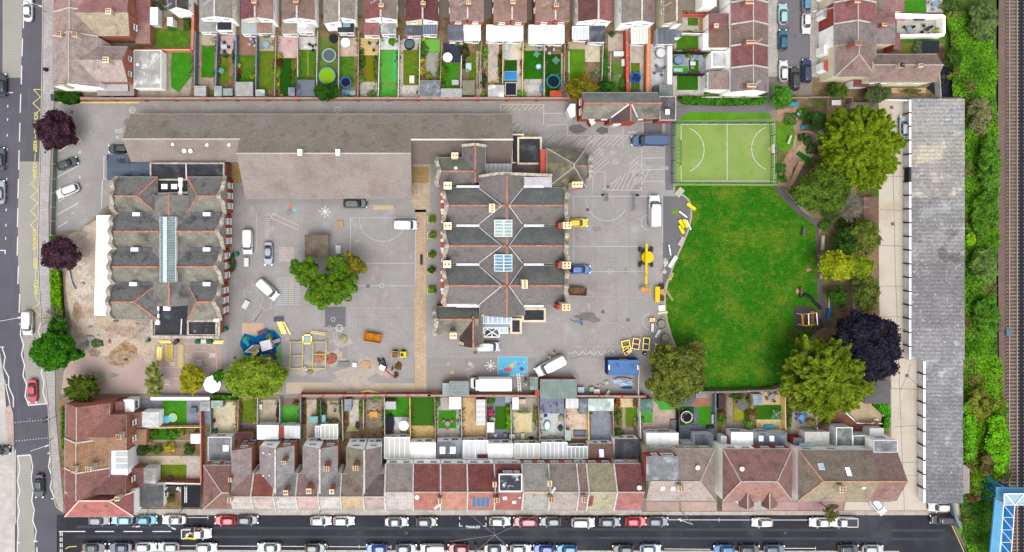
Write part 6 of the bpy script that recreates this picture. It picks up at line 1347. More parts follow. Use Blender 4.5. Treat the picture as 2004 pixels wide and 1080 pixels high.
FEN=[(382,60,380,165,2.0,FB,'wide blue grey fence along the alley'),(425,64,421,186,1.8,FB,'dark fence between the curved lawn and the pink patio'),(462,66,460,186,1.8,FB,'blue black fence left of the brown decking'),(502,66,500,186,1.8,FB,'blue grey fence right of the brown decking'),(540,68,537,187,1.7,FW,'weathered fence left of the pale pink patio'),(582,72,582,150,1.7,FG,'pale fence right of the pale pink patio'),(621,60,619,187,1.7,FG,'worn fence left of the green pool'),(663,72,662,187,1.7,FG,'grey fence right of the green pool'),(702,62,700,187,1.7,FW,'brown fence right of the blue trampoline'),(743,72,740,188,1.6,M_OFFW,'white fence left of the bright turf strip'),(781,70,779,190,1.6,M_OFFW,'white fence right of the bright turf strip'),(822,78,820,189,1.6,M_OFFW,'cream fence left of the overgrown grey garden'),(865,80,861,172,1.6,FW,'ragged fence left of the navy decking'),(903,110,902,172,1.6,M_OFFW,'white fence right of the turf square'),(943,60,938,172,1.7,FW,'brown fence with a trodden path beside it'),(985,80,984,162,1.8,M_TIMBER,'new orange timber fence beside the blue paddling pool'),(1024,80,1022,178,1.6,M_TIMBER,'tan fence right of the paddling pool'),(1066,80,1065,188,1.7,FG,'grey fence left of the teal trampoline'),(1106,84,1104,165,1.8,FW,'pinkish brown fence right of the teal trampoline'),(1181,84,1178,160,1.2,FG,'low fence right of the green square airer'),(1196,100,1194,155,.4,FG,'slim pale edging fence in the cluttered vegetable garden'),(1316,101,1386,103,1.7,M_DARK,'black fence above the blue hot tub garden'),(1316,144,1386,145,1.7,M_DARK,'black fence below the blue hot tub garden'),(1316,64,1386,66,1.5,M_WHITE,'white fence between the two highest cul-de-sac gardens'),(1318,29,1386,28,1.5,mk((.4,.05,.05),.8),'red fence behind the highest cul-de-sac garden'),(1374,190,1500,189,1.4,M_OFFW,'pale fence along the end terrace garden'),(1838,128,1842,190,1.6,FG,'leaning grey fence beside the black paved garden'),(1525,190,1585,191,1.6,FW,'timber fence closing the cul-de-sac'),(466,782,465,845,1.7,FW,'brown fence right of the cream patio'),(504,780,503,832,1.7,FG,'grey fence right of the small lawn with a patio corner'),(547,780,547,828,1.7,FG,'grey fence left of the turf with sleepers'),(588,778,588,862,1.8,FB,'bright blue edged fence right of the turf with sleepers'),(627,782,629,828,1.6,mk(D(110,150,160),.8),'aqua fence between two planted patios'),(669,782,671,862,1.7,FG,'grey green fence left of the cream gravel garden'),(711,782,711,838,1.6,FG,'thin fence left of the orange table garden'),(752,778,753,862,1.8,FG,'mossy fence left of the black oval cover'),(802,778,803,856,1.7,M_TIMBER,'tan fence between the two turf gardens'),(851,778,852,862,1.7,FW,'brown fence right of the long turf'),(903,778,904,858,1.7,FG,'grey fence left of the tan paved garden'),(952,780,953,858,1.7,FW,'brown fence behind the striped pergola'),(1000,790,1001,862,1.7,FG,'slatted grey fence behind the lime hedge'),(1054,778,1057,866,2.0,FW,'tall dark brown fence beside the tiled cream patio'),(1106,800,1107,866,1.7,FG,'grey fence left of the peach patio'),(1152,800,1153,868,1.7,M_TIMBER,'tan fence left of the slate grey yard'),(1200,800,1202,862,1.9,FW,'dark timber fence right of the slate grey yard'),(1252,780,1254,858,1.8,M_OFFW,'white fence right of the straight path lawn'),(1328,800,1329,850,1.7,M_DARK,'black fence left of the round black trampoline'),(1401,770,1401,830,1.8,mk(D(150,170,180),.8),'pale blue fence right of the twin turf panels'),(1471,770,1472,800,1.7,FW,'fence between the grey parasol and the square shed'),(1537,762,1538,840,1.8,M_TIMBER,'tan fence right of the cream paved lawn'),(1600,836,1601,880,1.8,FW,'dark fence between the blue table garden and brown patio'),(411,782,412,850,1.7,mk(D(150,170,165),.8),'pale green fence left of the cream patio'),(268,838,395,836,1.7,M_TIMBER,'long tan fence below the bright turf')]
for x0,y0,x1,y1,h,m,l in FEN:run('garden_fence',[(x0,y0),(x1,y1)],h,.1 if m!=FB else .22,m,l,'fence',1.8,m)
run('timber_fence',[(1370,768),(1440,767),(1515,764),(1535,757)],1.7,.4,mk(D(142,132,116),.9,(.8,.25),(6,.25),('brick',.3,9,.04,.3,0)),'grey timber fence with pale posts along the bottom of the field','fence',2.8,M_OFFW)
run('timber_fence',[(1250,773),(1250,742),(1252,715)],2.0,.12,FG,'grey timber fence right of the blue container','fence',2.4,FG)
run('roadside_fence',[(104,290),(102,350),(99,460)],1.6,.06,mk(D(150,168,166),.6),'pale green railing between the car park and pavement','fence',2.9,M_OFFW)
run('timber_fence',[(1608,190),(1668,190),(1672,215)],1.5,.08,FW,'brown fence round the bare yard beside the bark garden','fence',2,M_TIMBER)
run('railway_fence',[(1945,60),(1946,180),(1950,250),(1952,400),(1950,560),(1952,700)],.8,.04,mk(D(130,142,130),.6),'thin grey green palisade fence beside the railway','fence',6,M_METAL)
run('railway_fence',[(1866,985),(1873,1015),(1882,1035)],1.8,.5,mk(D(130,145,150),.6),'grey mesh fence at the dead end of the street','fence',3,M_METAL)
GRN=mk(D(30,104,84),.5,None,None)
r=empty('court_fence',W(1320,236,0),'dark green mesh fence round the small sports court','fence')
for pts in([(1324,238),(1518,238)],[(1322,357),(1520,358)],[(1518,238),(1522,300),(1520,358)],[(1323,238),(1322,357)]):
 P=[W(x,y,2.6)for x,y in pts];b=MB()
 for i in range(len(P)-1):
  for z in(.15,.9,1.75,2.6):b.beam((P[i].x,P[i].y,z),(P[i+1].x,P[i+1].y,z),.05)
  n=int((P[i+1]-P[i]).length/.6)
  for k in range(n+1):q=P[i].lerp(P[i+1],k/n);b.beam((q.x,q.y,0),(q.x,q.y,2.6),.03 if k%4 else .1)
 b.build('mesh_side',GRN,r,uv=False)
r=empty('goal_frame',W(1335,297,0),'green goal and basketball frame at the left end of the sports court','goal')
b=MB()
for k in range(6):b.beam(W(1323+0,278+8*k,2),W(1333,278+8*k,1.6),.06)
b.beam(W(1333,275,1.8),W(1333,322,1.8),.1).beam(W(1330,275,0),W(1333,275,1.8),.08).beam(W(1330,322,0),W(1333,322,1.8),.08);b.build('frame',GRN,r,uv=False)
r=empty('basketball_hoop',W(1516,292,0),'basketball hoop with white backboard at the right end of the sports court','hoop');c=W(1512,291,2.9)
MB().tube((c.x+.7,c.y,0),(c.x+.7,c.y,2.9),.08).beam((c.x+.7,c.y,2.9),(c.x+.1,c.y,2.9),.08).build('post',GRN,r,uv=False);MB().box((c.x+.05,c.y,2.9),(.08,1.6,1.0)).build('backboard',M_WHITE,r,uv=False);MB().ring((c.x-.35,c.y),.23,.3,2.6,2.66,16).build('ring',mk((.6,.2,.04),.5),r,uv=False)
SOIL=mk(D(150,122,98),.95,(.5,.2),(4,.3),tint=(D(92,112,46),.8,.5,.66),tint2=(D(112,84,64),.6,.52,.7))
def pv(r,g,b,w=.5,h=.5):return mk(D(r,g,b),.9,(.5,.1),(4,.14),('brick',w,h,.03,.14,0),(D(r*.82,g*.82,b*.8),.7,.5,.72))
sheet('garden_soil',[(262,45),(385,20),(1290,45),(1320,20),(1390,20),(1390,186),(1320,190),(262,192)],SOIL,1)
sheet('garden_soil',[(262,782),(1545,772),(1545,880),(1262,880),(400,930),(395,998),(262,998)],SOIL,1)
sheet('garden_soil',[(1545,780),(1740,780),(1740,880),(1545,880)],SOIL,1);sheet('garden_soil',[(1590,150),(1845,-60),(1850,190),(1590,190)],SOIL,1);sheet('garden_soil',[(116,775),(130,775),(128,990),(118,985)],SOIL,1)
SUR=[('lawn',rc(303,57,371,92),LAWN),('patio',[(318,100),(330,100),(376,150),(372,188),(262,190),(262,175),(318,175)],pv(182,168,152)),('lawn',[(337,100),(374,104),(374,150),(350,181),(335,170),(334,130)],TURF),('patio',rc(390,66,423,88),pv(200,186,160)),('lawn',[(396,89),(407,92),(420,88),(418,150),(394,151),(394,130),(398,125),(396,108)],mk(D(58,130,20),.95,(.5,.15),(8,.25))),('path',[(388,90),(394,90),(394,152),(418,152),(418,176),(388,165)],pv(186,160,140)),('patio',rc(427,69,461,106),pv(226,192,190)),('lawn',rc(430,116,448,162),LAWNY),('deck',rc(465,70,501,106),wood(168,128,108)),('lawn',rc(466,108,499,160),LAWN),('patio',rc(507,72,537,99),pv(206,188,162)),('lawn',rc(506,101,536,176),LAWNY),('patio',rc(543,70,581,113),pv(226,190,188)),('lawn',rc(548,114,572,188),LAWND),('patio',rc(584,72,619,97),pv(224,220,214)),('lawn',rc(584,98,618,155),LAWN),('path',rc(601,99,604,150),pv(160,150,70)),('lawn',rc(624,72,660,188),mk(D(110,130,60),.95,(.5,.2),(6,.3))),('patio',rc(666,74,700,110),pv(220,196,176,.4,.4)),('lawn',rc(664,111,693,170),LAWN),('deck',rc(705,74,741,108),wood(222,196,130,.3)),('lawn',rc(714,110,732,160),mk(D(122,122,24),.95,(.5,.1),(8,.2))),('gravel',rc(705,160,738,188),pv(196,190,178)),('patio',rc(743,74,779,97),pv(240,240,238,1,1)),('turf',rc(744,98,778,163),TURFB),('turf',rc(742,166,777,189),TURFB),('putting_green',rc(769,99,774,160),mk(D(70,190,120),.8)),('patio',rc(782,76,820,97),pv(206,202,192)),('path',rc(781,97,789,168),pv(214,196,184)),('lawn',rc(789,98,820,164),LAWNY),('patio',rc(781,167,819,189),pv(222,218,206,.8,.8)),('turf',rc(828,77,861,101),mk(D(118,190,76),.9,(.3,.05),(12,.1))),('patio',rc(834,102,858,150),pv(170,172,158)),('deck',rc(868,84,902,122),wood(68,72,92)),('turf',rc(868,123,898,172),TURF),('lawn',rc(917,106,932,156),LAWNY),('path',rc(932,100,943,188),pv(200,184,160)),('patio',rc(955,82,976,162),pv(212,196,182)),('patio',rc(988,80,1022,117),pv(232,220,196)),('turf',rc(988,118,1011,138),LAWND),('path',rc(1012,118,1022,186),pv(222,212,196)),('patio',rc(1026,84,1064,99),pv(190,180,150)),('lawn',rc(1026,100,1063,154),mk(D(40,112,16),.95,(.5,.2),(8,.3))),('patio',rc(1024,155,1060,188),pv(206,202,196,1.5,1.5)),('lawn',rc(1068,106,1100,188),LAWND),('path',rc(1098,104,1102,170),pv(210,196,180)),('patio',rc(1112,82,1145,96),pv(200,180,156)),('lawn',rc(1112,97,1144,180),mk(D(92,138,30),.95,(.5,.2),(6,.3))),('stepping_path',rc(1112,100,1115,158),pv(206,210,160,.4,.5)),('patio',rc(1145,88,1174,121),pv(220,206,184,.9,.9)),('vegetable_bed',rc(1176,96,1190,165),mk(D(70,120,40),.95,(.5,.3),(6,.35))),('path',rc(1190,130,1195,165),pv(206,186,160)),('lawn',rc(1196,120,1224,182),mk(D(104,134,60),.95,(.5,.3),(5,.35))),('patio',rc(1190,66,1224,100),pv(206,190,172)),('patio',rc(1233,88,1264,180),pv(212,200,182)),('lawn',rc(1235,123,1252,178),LAWNY),('patio',rc(1273,86,1306,186),pv(214,212,214,1,1)),('flower_bed_soil',rc(1301,92,1306,160),pv(180,150,110)),('patio',rc(1320,32,1387,62),pv(206,200,188)),('lawn',rc(1346,34,1366,50),LAWN),('deck',rc(1367,30,1379,60),wood(186,140,96)),('lawn',rc(1324,69,1366,98),mk(D(76,124,24),.95,(.5,.2),(6,.25))),('patio',rc(1319,84,1347,100),pv(200,188,172)),('patio',rc(1366,68,1387,100),pv(204,196,176)),('patio',rc(1317,104,1387,143),pv(166,172,180)),('turf',rc(1317,129,1346,142),TURFB),('turf',rc(1348,117,1367,142),TURFD),('patio',rc(1317,147,1388,188),pv(214,206,198,1,1)),('lawn',rc(1325,147,1366,176),mk(D(52,110,20),.95,(.5,.15),(8,.25))),('patio',rc(1755,34,1843,66),pv(196,192,182)),('turf',rc(1772,-20,1812,24),TURF),('patio',rc(1813,-20,1844,24),pv(214,210,208)),('lawn',rc(1765,72,1850,84),LAWN),('lawn',rc(1760,85,1800,105),mk(D(120,126,60),.95,(.5,.2),(5,.3))),('patio',[(1826,132),(1842,128),(1866,134),(1866,190),(1835,190),(1812,172),(1828,160)],mk(D(46,48,54),.9,(.5,.2),(3,.2))),('patio',rc(1745,172,1812,182),pv(206,176,136)),('yard',rc(1618,192,1655,234),mk(D(168,142,108),.95,(.4,.2),(4,.25))),('patio',rc(268,783,318,800),pv(150,154,162,.4,.4)),('turf',rc(319,783,365,829),TURF),('patio',rc(365,783,411,829),pv(150,156,166,.4,.4)),('lawn',rc(298,840,345,860),mk(D(54,112,20),.95,(.5,.2),(6,.3))),('path',rc(288,861,392,864),pv(170,160,146)),('path',rc(262,892,365,909),pv(206,192,166)),('patio',rc(365,892,392,940),pv(204,192,182)),('lawn',rc(308,909,364,935),LAWNY),('flower_bed_soil',rc(308,936,392,943),mk(D(180,110,80),.9,(.6,.2),(5,.2))),('patio',rc(414,786,464,850),pv(224,212,178,.45,.45)),('lawn',rc(472,783,503,826),LAWNY),('patio',rc(470,782,488,789),pv(190,180,168)),('patio',rc(470,827,503,848),pv(140,128,130)),('patio',rc(508,782,546,828),pv(206,192,170,.5,.7)),('turf',rc(549,794,587,827),TURFB),('deck',rc(549,781,587,793),wood(140,124,108,.3)),('patio',rc(600,782,620,860),pv(208,192,172,.4,.4)),('patio',rc(640,784,666,826),pv(206,188,162,.4,.4)),('patio',rc(684,782,702,833),pv(222,214,202,.4,.4)),('patio',rc(672,833,702,844),pv(190,186,132,.4,.4)),('patio',rc(716,782,748,838),pv(164,150,126,.8,.8)),('turf',rc(754,778,801,816),TURF),('patio',rc(771,816,801,852),pv(222,218,220,.5,.5)),('turf',rc(805,778,850,832),TURFD),('patio',rc(805,833,850,865),pv(218,188,124,.45,.35)),('patio',rc(855,778,902,866),pv(198,190,182)),('turf',rc(858,803,893,838),TURF),('patio',rc(905,778,951,856),pv(224,192,144,.45,.45)),('patio',rc(954,778,1000,868),pv(142,148,160)),('turf',rc(969,795,991,840),TURFD),('patio',rc(1002,778,1052,864),pv(178,172,156)),('patio',rc(1006,806,1041,846),pv(234,216,170,.4,.4)),('patio',rc(1057,808,1106,858),pv(218,220,222,.6,.6)),('patio',rc(1108,798,1152,858),pv(234,210,186,.5,.5)),('patio',rc(1156,800,1200,860),pv(150,158,170,.5,.5)),('lawn',rc(1214,797,1248,832),LAWNY),('path',rc(1218,797,1224,840),pv(176,164,146)),('patio',rc(1214,780,1248,797),pv(238,214,168,.4,.4)),('patio',rc(1222,836,1240,850),pv(166,152,138)),('patio',rc(1255,782,1328,848),pv(206,184,168,.5,.5)),('turf',rc(1256,804,1277,827),TURFB),('turf',[(1280,780),(1328,780),(1328,802),(1292,802)],TURFB),('patio',rc(1330,776,1401,880),pv(112,120,134,.5,.5)),('deck',[(1352,795),(1368,770),(1394,769),(1391,795)],wood(176,124,98)),('turf',rc(1331,796,1358,832),LAWND),('turf',rc(1366,795,1391,832),TURF),('deck',rc(1404,770,1422,806),wood(158,106,84)),('path',rc(1423,775,1434,838),pv(168,158,140)),('lawn',rc(1436,780,1466,824),mk(D(150,150,44),.95,(.5,.25),(6,.35))),('patio',rc(1424,825,1470,846),pv(160,146,134)),('patio',rc(1474,766,1536,792),pv(218,190,142)),('lawn',rc(1478,793,1533,821),mk(D(60,112,22),.95,(.5,.15),(8,.25))),('patio',rc(1480,821,1536,838),pv(238,218,164,.4,.4)),('patio',rc(1545,806,1600,850),pv(178,166,150)),('patio',[(1600,820),(1650,803),(1680,830),(1735,832),(1735,845),(1600,848)],pv(146,98,80,.2,.2)),('gravel',[(1655,800),(1700,770),(1730,820),(1730,828),(1680,828)],mk(D(196,176,144),.95,(.6,.15),(6,.25))),('side_passage',rc(1403,835,1413,1000),mk(D(110,98,76),.95,(.5,.3),(4,.3))),('side_passage',rc(1551,860,1561,975),mk(D(84,74,58),.95,(.5,.3),(4,.3)))]
SUR.sort(key=lambda s:s[0]in('lawn','turf','flower_bed_soil','gravel','putting_green','stepping_path','path'))
for i,(n,p,m)in enumerate(SUR):sheet(n,p,m,z=.011+.0004*i)
def shed(x0,y0,x1,y1,m,label,h=2.1,style='flat',wm=None,name='shed',cat='shed',z1=None):
 r=House(name,label,cat,None,(x0+x1)/2,(y0+y1)/2)
 if style=='gable':
  v=(y1-y0)>(x1-x0);c=(x0+x1)/2 if v else(y0+y1)/2
  r.gable(x0,y0,x1,y1,'v' if v else 'h',c,h,h+.55,m,wm or M_FENCE,inset=.08,rid=mk(D(150,150,150),.8),rw=.14)
 else:r.slab(rc(x0,y0,x1,y1),[h,h,z1 or h+.15,z1 or h+.15],m,wm or M_FENCE,th=.08,edge=m,inset=.06)
 return r
FGN=felt(168,178,174)
for a in[(380,168,403,188,mk(D(190,190,192),.9,(1,.12),(4,.15),('stripe',.5,.2,'Y')),'tatty pale grey shed in the corner below the curved lawn'),(419,168,434,188,FGN,'upright green grey shed, left of a touching pair'),(436,173,455,187,felt(150,164,162),'low green grey shed, right of a touching pair'),(461,160,495,188,mk(D(176,174,170),.95,(1,.15),(7,.35)),'large gravel roofed shed filling the end of a lawn'),(500,175,518,188,FGN,'small pale shed at the end of the long yellow lawn'),(564,171,577,188,felt(122,130,146),'narrow slate blue shed left of the big shed'),(580,156,616,188,mk(D(112,120,136),.6,(.5,.08),(3,.1),None,(D(80,86,100),.35,.55,.6)),'big slate blue shed with white edges and damp streaks',2.3),(822,158,861,189,felt(124,128,136),'grey pitched summerhouse at the lane wall',2.2,'gable'),(862,173,904,190,mk(D(182,182,180),.95,(1,.15),(6,.25)),'wide mottled pale grey shed against the lane wall'),(905,157,929,185,mk(D(142,138,116),.95,(1,.15),(6,.25)),'mossy brown roofed shed with a white front'),(955,166,987,189,felt(192,190,188),'off white flat shed with a dark squiggle'),(1077,177,1100,189,mk(D(206,84,48),.8,(1,.15),(4,.15)),'small orange red roofed shed under the leafless tree',1.8),(1290,165,1316,188,corr(134,142,142,.5,.1,'Y'),'grey ribbed shed below the garden with the white hot tub'),(1281,167,1289,188,felt(70,70,78),'narrow dark shed beside the grey ribbed shed',1.9),(1234,176,1254,188,felt(84,88,92),'small dark shed behind the lodge chimney',1.8),(391,785,411,804,FGN,'pale green grey shed at the corner of the slab patio'),(413,784,436,798,FGN,'green grey flat shed on the cream patio'),(373,849,392,868,M_OFFW,'white box shed against the tall brick wall',1.9),(355,951,391,993,mk(D(46,46,54),.8,(1,.1),(3,.15),('brick',9,.6,.03,.3,0)),'black roofed garage with a ladder lying on top',2.4),(322,953,354,963,mk(D(70,70,74),.8,(1,.3),(3,.3),None,(D(220,220,220),1.2,.55,.6)),'small black and white blotched roof above the courtyard',2.2),(606,815,622,827,mk(D(130,190,190),.7),'aqua roofed storage box, wider of the two',1.5),(630,812,637,827,mk(D(140,196,196),.7),'aqua roofed storage box, narrower of the two',1.5),(674,781,688,804,felt(140,146,152),'grey shed at the top of the cream gravel garden'),(754,786,775,801,mk(D(196,204,206),.7),'pale grey corner shed on bright turf',2.0),(879,777,902,800,M_WHITE,'plain white flat garden room above the turf square'),(953,827,967,846,M_WHITE,'narrow white roofed store by the white flowers',1.9),(1003,778,1015,801,M_WHITE,'tall narrow white roofed store above the tiled cream patio'),(1057,780,1104,809,mk(D(128,136,154),.6,(.5,.08),(3,.1),('stripe',1.2,.1,'X'),(D(84,90,108),.8,.56,.6)),'broad blue grey ribbed garage with dark damp streaks',2.4),(1107,780,1132,799,mk(D(232,232,236),.6,None,(3,.08),('stripe',1.2,.1,'X')),'white striped roof beside the dark square roof'),(1133,780,1151,810,felt(112,118,120),'dark square roofed shed at the corner of the peach patio'),(1151,780,1201,804,felt(184,200,196),'pale green grey garage across the slate grey yard',2.3),(1253,781,1278,806,felt(96,122,112),'dark green corner shed with chamfered edge'),(1473,771,1494,793,felt(150,158,164),'square grey shed at the corner of the cream paved lawn'),(1805,79,1838,104,mk(D(48,52,58),.85,(1,.1),None,('brick',9,.9,.02,.2,0)),'black felt roofed shed with white end on the embankment side',2.2),(1107,842,1117,862,mk(D(176,200,196),.7),'pale green lean-to store on the peach patio',1.6)]:
 shed(*a)
sh=shed(1057,742,1129,780,corr(136,152,146,.5,.1,'X'),'large green grey corrugated store projecting into the playground',2.6,wm=M_REDB,name='store_building',cat='store')
shed(879,746,918,773,corr(146,158,156,.6,.08,'Y'),'green grey playground store beside the box van',2.4,wm=M_FENCE,name='store_building',cat='store');shed(866,750,879,773,felt(160,172,170),'small pale playground store left of the larger one',2.2);shed(1037,738,1053,763,felt(132,150,142),'small green grey store by the red brick pier',2.1)
shed(1628,196,1646,206,M_OFFW,'small covered white and grey garden box in the bare yard',1.0,name='storage_box',cat='box');shed(1664,200,1716,212,felt(128,122,110),'mossy flat roof behind the cypress',2.2,name='shed');shed(1690,385,1720,446,mk(D(124,98,86),.9,(.6,.2),(4,.3)),'brown roofed outbuilding under the leafless tree beside the yard',2.2);shed(1692,745,1742,790,mk(D(112,110,112),.9,(.6,.15),(5,.3),('brick',.3,.3,.03,.2,.5)),'old slate grey outbuilding below the copper beech',2.4)
ShG=shed(932,782,950,832,mk(D(226,226,226),.5,None,(3,.08),('stripe',1.0,.12,'Y')),'white and grey striped pergola roof over tan paving',2.3,wm=mk((.4,.17,.08),.8),name='pergola',cat='pergola')
def trampoline(px,py,r,rc_,mc,label,net=True):
 c=W(px,py,.9);R_=r*S;e=empty('trampoline',(c.x,c.y,0),label,'trampoline')
 MB().ring((c.x,c.y),R_*.8,R_,.84,.92,28).build('safety_pad',mk(D(*rc_),.5),e,uv=False);MB().disc((c.x,c.y),R_*.81,.82,.85,28).build('jumping_mat',mk(D(*mc),.8),e,uv=False)
 for k in range(6):
  a=k*1.047;q=(c.x+R_*.93*math.cos(a),c.y+R_*.93*math.sin(a));MB().tube((*q,0),(*q,2.3 if net else .85),.04,n=6).build('leg',M_METAL,e,uv=False)
 if net:MB().ring((c.x,c.y),R_*.95,R_*.97,2.26,2.3,28).build('net_rim',mk(D(*[v*.8 for v in rc_]),.6),e,uv=False)
 return e
trampoline(644,108,14,(150,190,176),(96,104,112),'large trampoline with grey mat and pale green rim',False);trampoline(677,161,11,(60,120,176),(30,34,60),'blue rimmed trampoline beside blue tarpaulins');trampoline(1083,159,14,(30,140,130),(26,34,58),'teal rimmed trampoline with navy mat')
trampoline(1244,152,11,(30,120,200),(36,56,110),'bright blue rimmed trampoline between the red walls');trampoline(1344,816,12,(220,214,208),(34,32,40),'white rimmed trampoline with black mat')
def pool(px,py,rx,wc,wallc,label,ry=None,h=.7,lid=False,cat='pool',name='pool',sq=False):
 c=W(px,py,h);a=rx*S;b_=(ry or rx)*S;e=empty(name,(c.x,c.y,0),label,cat)
 if sq:
  MB().box((c.x,c.y,h/2),(2*a,2*b_,h)).build('shell',mk(D(*wallc),.5),e,uv=False);MB().box((c.x,c.y,h+.03),(2*a-.3,2*b_-.3,.06)).build('cover' if lid else 'water',mk(D(*wc),.3 if not lid else .6,(1,.08),None),e,uv=False)
 else:
  MB().disc((c.x,c.y),a,0,h,32,ry=b_).build('shell',mk(D(*wallc),.5),e,uv=False);MB().disc((c.x,c.y),a-.18,h,h+.05,32,ry=b_-.18).build('cover' if lid else 'water',mk(D(*wc),.15 if not lid else .6,(1,.08),None),e,uv=False)
 return e
pool(640,148,17,(140,182,30),(70,150,176),'round pool of green water with a blue rim',h=1.0);pool(652,74,8.5,(36,38,44),(48,50,56),'round black covered hot tub with a stone surround',h=.8,lid=True,cat='hot tub',name='hot_tub');pool(801,86,10,(90,112,124),(30,32,38),'round dark hot tub with shiny cover on grey slabs',h=.8,lid=True,cat='hot tub',name='hot_tub')
pool(999,148,13,(60,140,206),(110,196,226),'rectangular blue paddling pool',9,.5,sq=True);pool(1000,174,11.5,(38,40,52),(226,226,228),'square black covered hot tub with white rim',13,.8,True,'hot tub','hot_tub',True);pool(1294,103,10,(236,236,238),(196,192,204),'round white covered hot tub on the pale patio',h=.8,lid=True,cat='hot tub',name='hot_tub');pool(1328,117,9,(128,158,186),(104,128,150),'rounded blue grey covered hot tub',9,.7,True,'hot tub','hot_tub')
pool(763,829,8.5,(34,36,46),(28,30,38),'long oval black covered pool beside the white gazebo',17,.8,True);pool(1071,833,7,(240,244,242),(50,176,140),'white and green children pool on white paving',10,.4);pool(326,821,8,(110,200,226),(80,190,220),'cyan paddling pool, left half of a joined pair',h=.35);pool(338,817,8.5,(140,206,200),(236,226,120),'yellow rimmed paddling pool, right half of a joined pair',h=.36);pool(1565,222,5.5,(226,226,222),(60,160,140),'round white topped turquoise tub in the bark garden',h=.6,lid=True,cat='tub',name='tub')
pool(1054,130,5.5,(226,236,240),(120,190,220),'small white and pale blue covered tub on the dark lawn',h=.6,lid=True,cat='tub',name='tub')
def gazebo(px,py,r,c_,label,h=2.4,name='parasol',cat='parasol',n=16,flat=.35):
 c=W(px,py,h);e=empty(name,(c.x,c.y,0),label,cat);R_=r*S;b=MB()
 for k in range(n):
  a0,a1=6.28318*k/n,6.28318*(k+1)/n
  b.poly([(c.x,c.y,h+flat),(c.x+R_*math.cos(a0),c.y+R_*math.sin(a0),h),(c.x+R_*math.cos(a1),c.y+R_*math.sin(a1),h)]);b.poly([(c.x,c.y,h+flat-.05),(c.x+R_*math.cos(a1),c.y+R_*math.sin(a1),h-.05),(c.x+R_*math.cos(a0),c.y+R_*math.sin(a0),h-.05)])
  b.poly([(c.x+R_*math.cos(a0),c.y+R_*math.sin(a0),h-.05),(c.x+R_*math.cos(a1),c.y+R_*math.sin(a1),h-.05),(c.x+R_*math.cos(a1),c.y+R_*math.sin(a1),h),(c.x+R_*math.cos(a0),c.y+R_*math.sin(a0),h)])
 b.build('canopy',mk(c_ if c_==WHITE else D(*c_),.7),e,uv=False);MB().tube((c.x,c.y,0),(c.x,c.y,h+.3),.035).build('pole',M_METAL,e,uv=False);MB().disc((c.x,c.y),.3,0,.1).build('base',M_TRIM,e,uv=False)
 return e
gazebo(676,83,8.7,WHITE,'round white parasol on the rosy patio');gazebo(767,81,7.2,(66,130,28),'round grass green parasol on white paving');gazebo(876,112,9,WHITE,'round white parasol at the edge of navy decking');gazebo(790,833,9,WHITE,'round white parasol beside the black oval pool');gazebo(1452,793,10.5,(112,108,112),'round grey parasol over the yellowed lawn');gazebo(415,752,17,WHITE,'large white canopy between the yellow and light green trees',n=8)
def airer(px,py,r,c_,label,rot=20,line=(120,170,150)):
 c=W(px,py,1.7);e=empty('rotary_airer',(c.x,c.y,0),label,'washing line');b=MB();R_=r*S;b2=MB();P=[]
 MB().tube((c.x,c.y,0),(c.x,c.y,1.7),.03).build('pole',M_METAL,e,uv=False)
 for k in range(4):a=R(rot+90*k);P.append(Vector((math.cos(a),math.sin(a),0)));b.beam(c-Vector((0,0,.25)),c+P[-1]*R_,.07)
 for t in(.3,.45,.6,.75,.9):
  for k in range(4):b2.beam(c+P[k]*R_*t,c+P[(k+1)%4]*R_*t,.05,.02)
 b.build('arms',mk(D(*c_),.5),e,uv=False);b2.build('lines',mk(D(*line),.6),e,uv=False)
airer(433,138,6.5,(110,190,170),'teal folding airer with sheet on the small lawn',20,(100,180,160));airer(1088,118,8.5,(110,160,120),'square green lined airer on the dark lawn',0);airer(1050,106,7,(150,200,160),'thin green airer by the blue bags',10);airer(1167,142,9,(200,206,150),'dark green square airer with pale cross arms',48,(40,100,70));airer(730,795,11,(206,196,184),'large pale airer above the orange table',30,(176,168,150));airer(1520,812,12,(236,240,232),'large airer with white cross arms on the lawn',35,(90,140,110));airer(915,138,5,(120,180,170),'small aqua airer in the narrow lawn',10)
def tset(px,py,rt,tc,cc_,n,desc,rch=None,sq=False,a0=30,h=.74):
 c=W(px,py,h);e=empty('garden_table',(c.x,c.y,0),desc,'table');t=rt*S
 (MB().box((c.x,c.y,h),(2*t,1.5*t,.05))if sq else MB().disc((c.x,c.y),t,h-.03,h+.02,20)).build('table_top',mk(D(*tc),.5),e,uv=False)
 for k in range(4):a=R(45+90*k);MB().tube((c.x+.6*t*math.cos(a),c.y+.6*t*math.sin(a),0),(c.x+.6*t*math.cos(a),c.y+.6*t*math.sin(a),h-.03),.03,n=6).build('leg',M_METAL,e,uv=False)
 for k in range(n):
  a=R(a0+360*k/n);d=(rch or rt+4)*S;q=(c.x+d*math.cos(a),c.y+d*math.sin(a))
  g=empty('garden_chair',(q[0],q[1],0),('right','upper right','upper','upper left','left','lower left','lower','lower right')[round(((a0+360*k/n)%360)/45)%8]+' chair at the '+' '.join(desc.split()[:10]),'chair','chairs round the '+desc)
  MB().box((q[0],q[1],.43),(.48,.48,.06),a).build('seat',mk(D(*cc_),.6),g,uv=False);MB().box((q[0]+.24*math.cos(a),q[1]+.24*math.sin(a),.68),(.06,.46,.5),a).build('backrest',mk(D(*cc_),.6),g,uv=False)
  b=MB()
  for u in(-.2,.2):
   for v in(-.2,.2):b=MB();b.tube((q[0]+u,q[1]+v,0),(q[0]+u,q[1]+v,.42),.02,n=5);b.build('leg',M_METAL,g,uv=False)
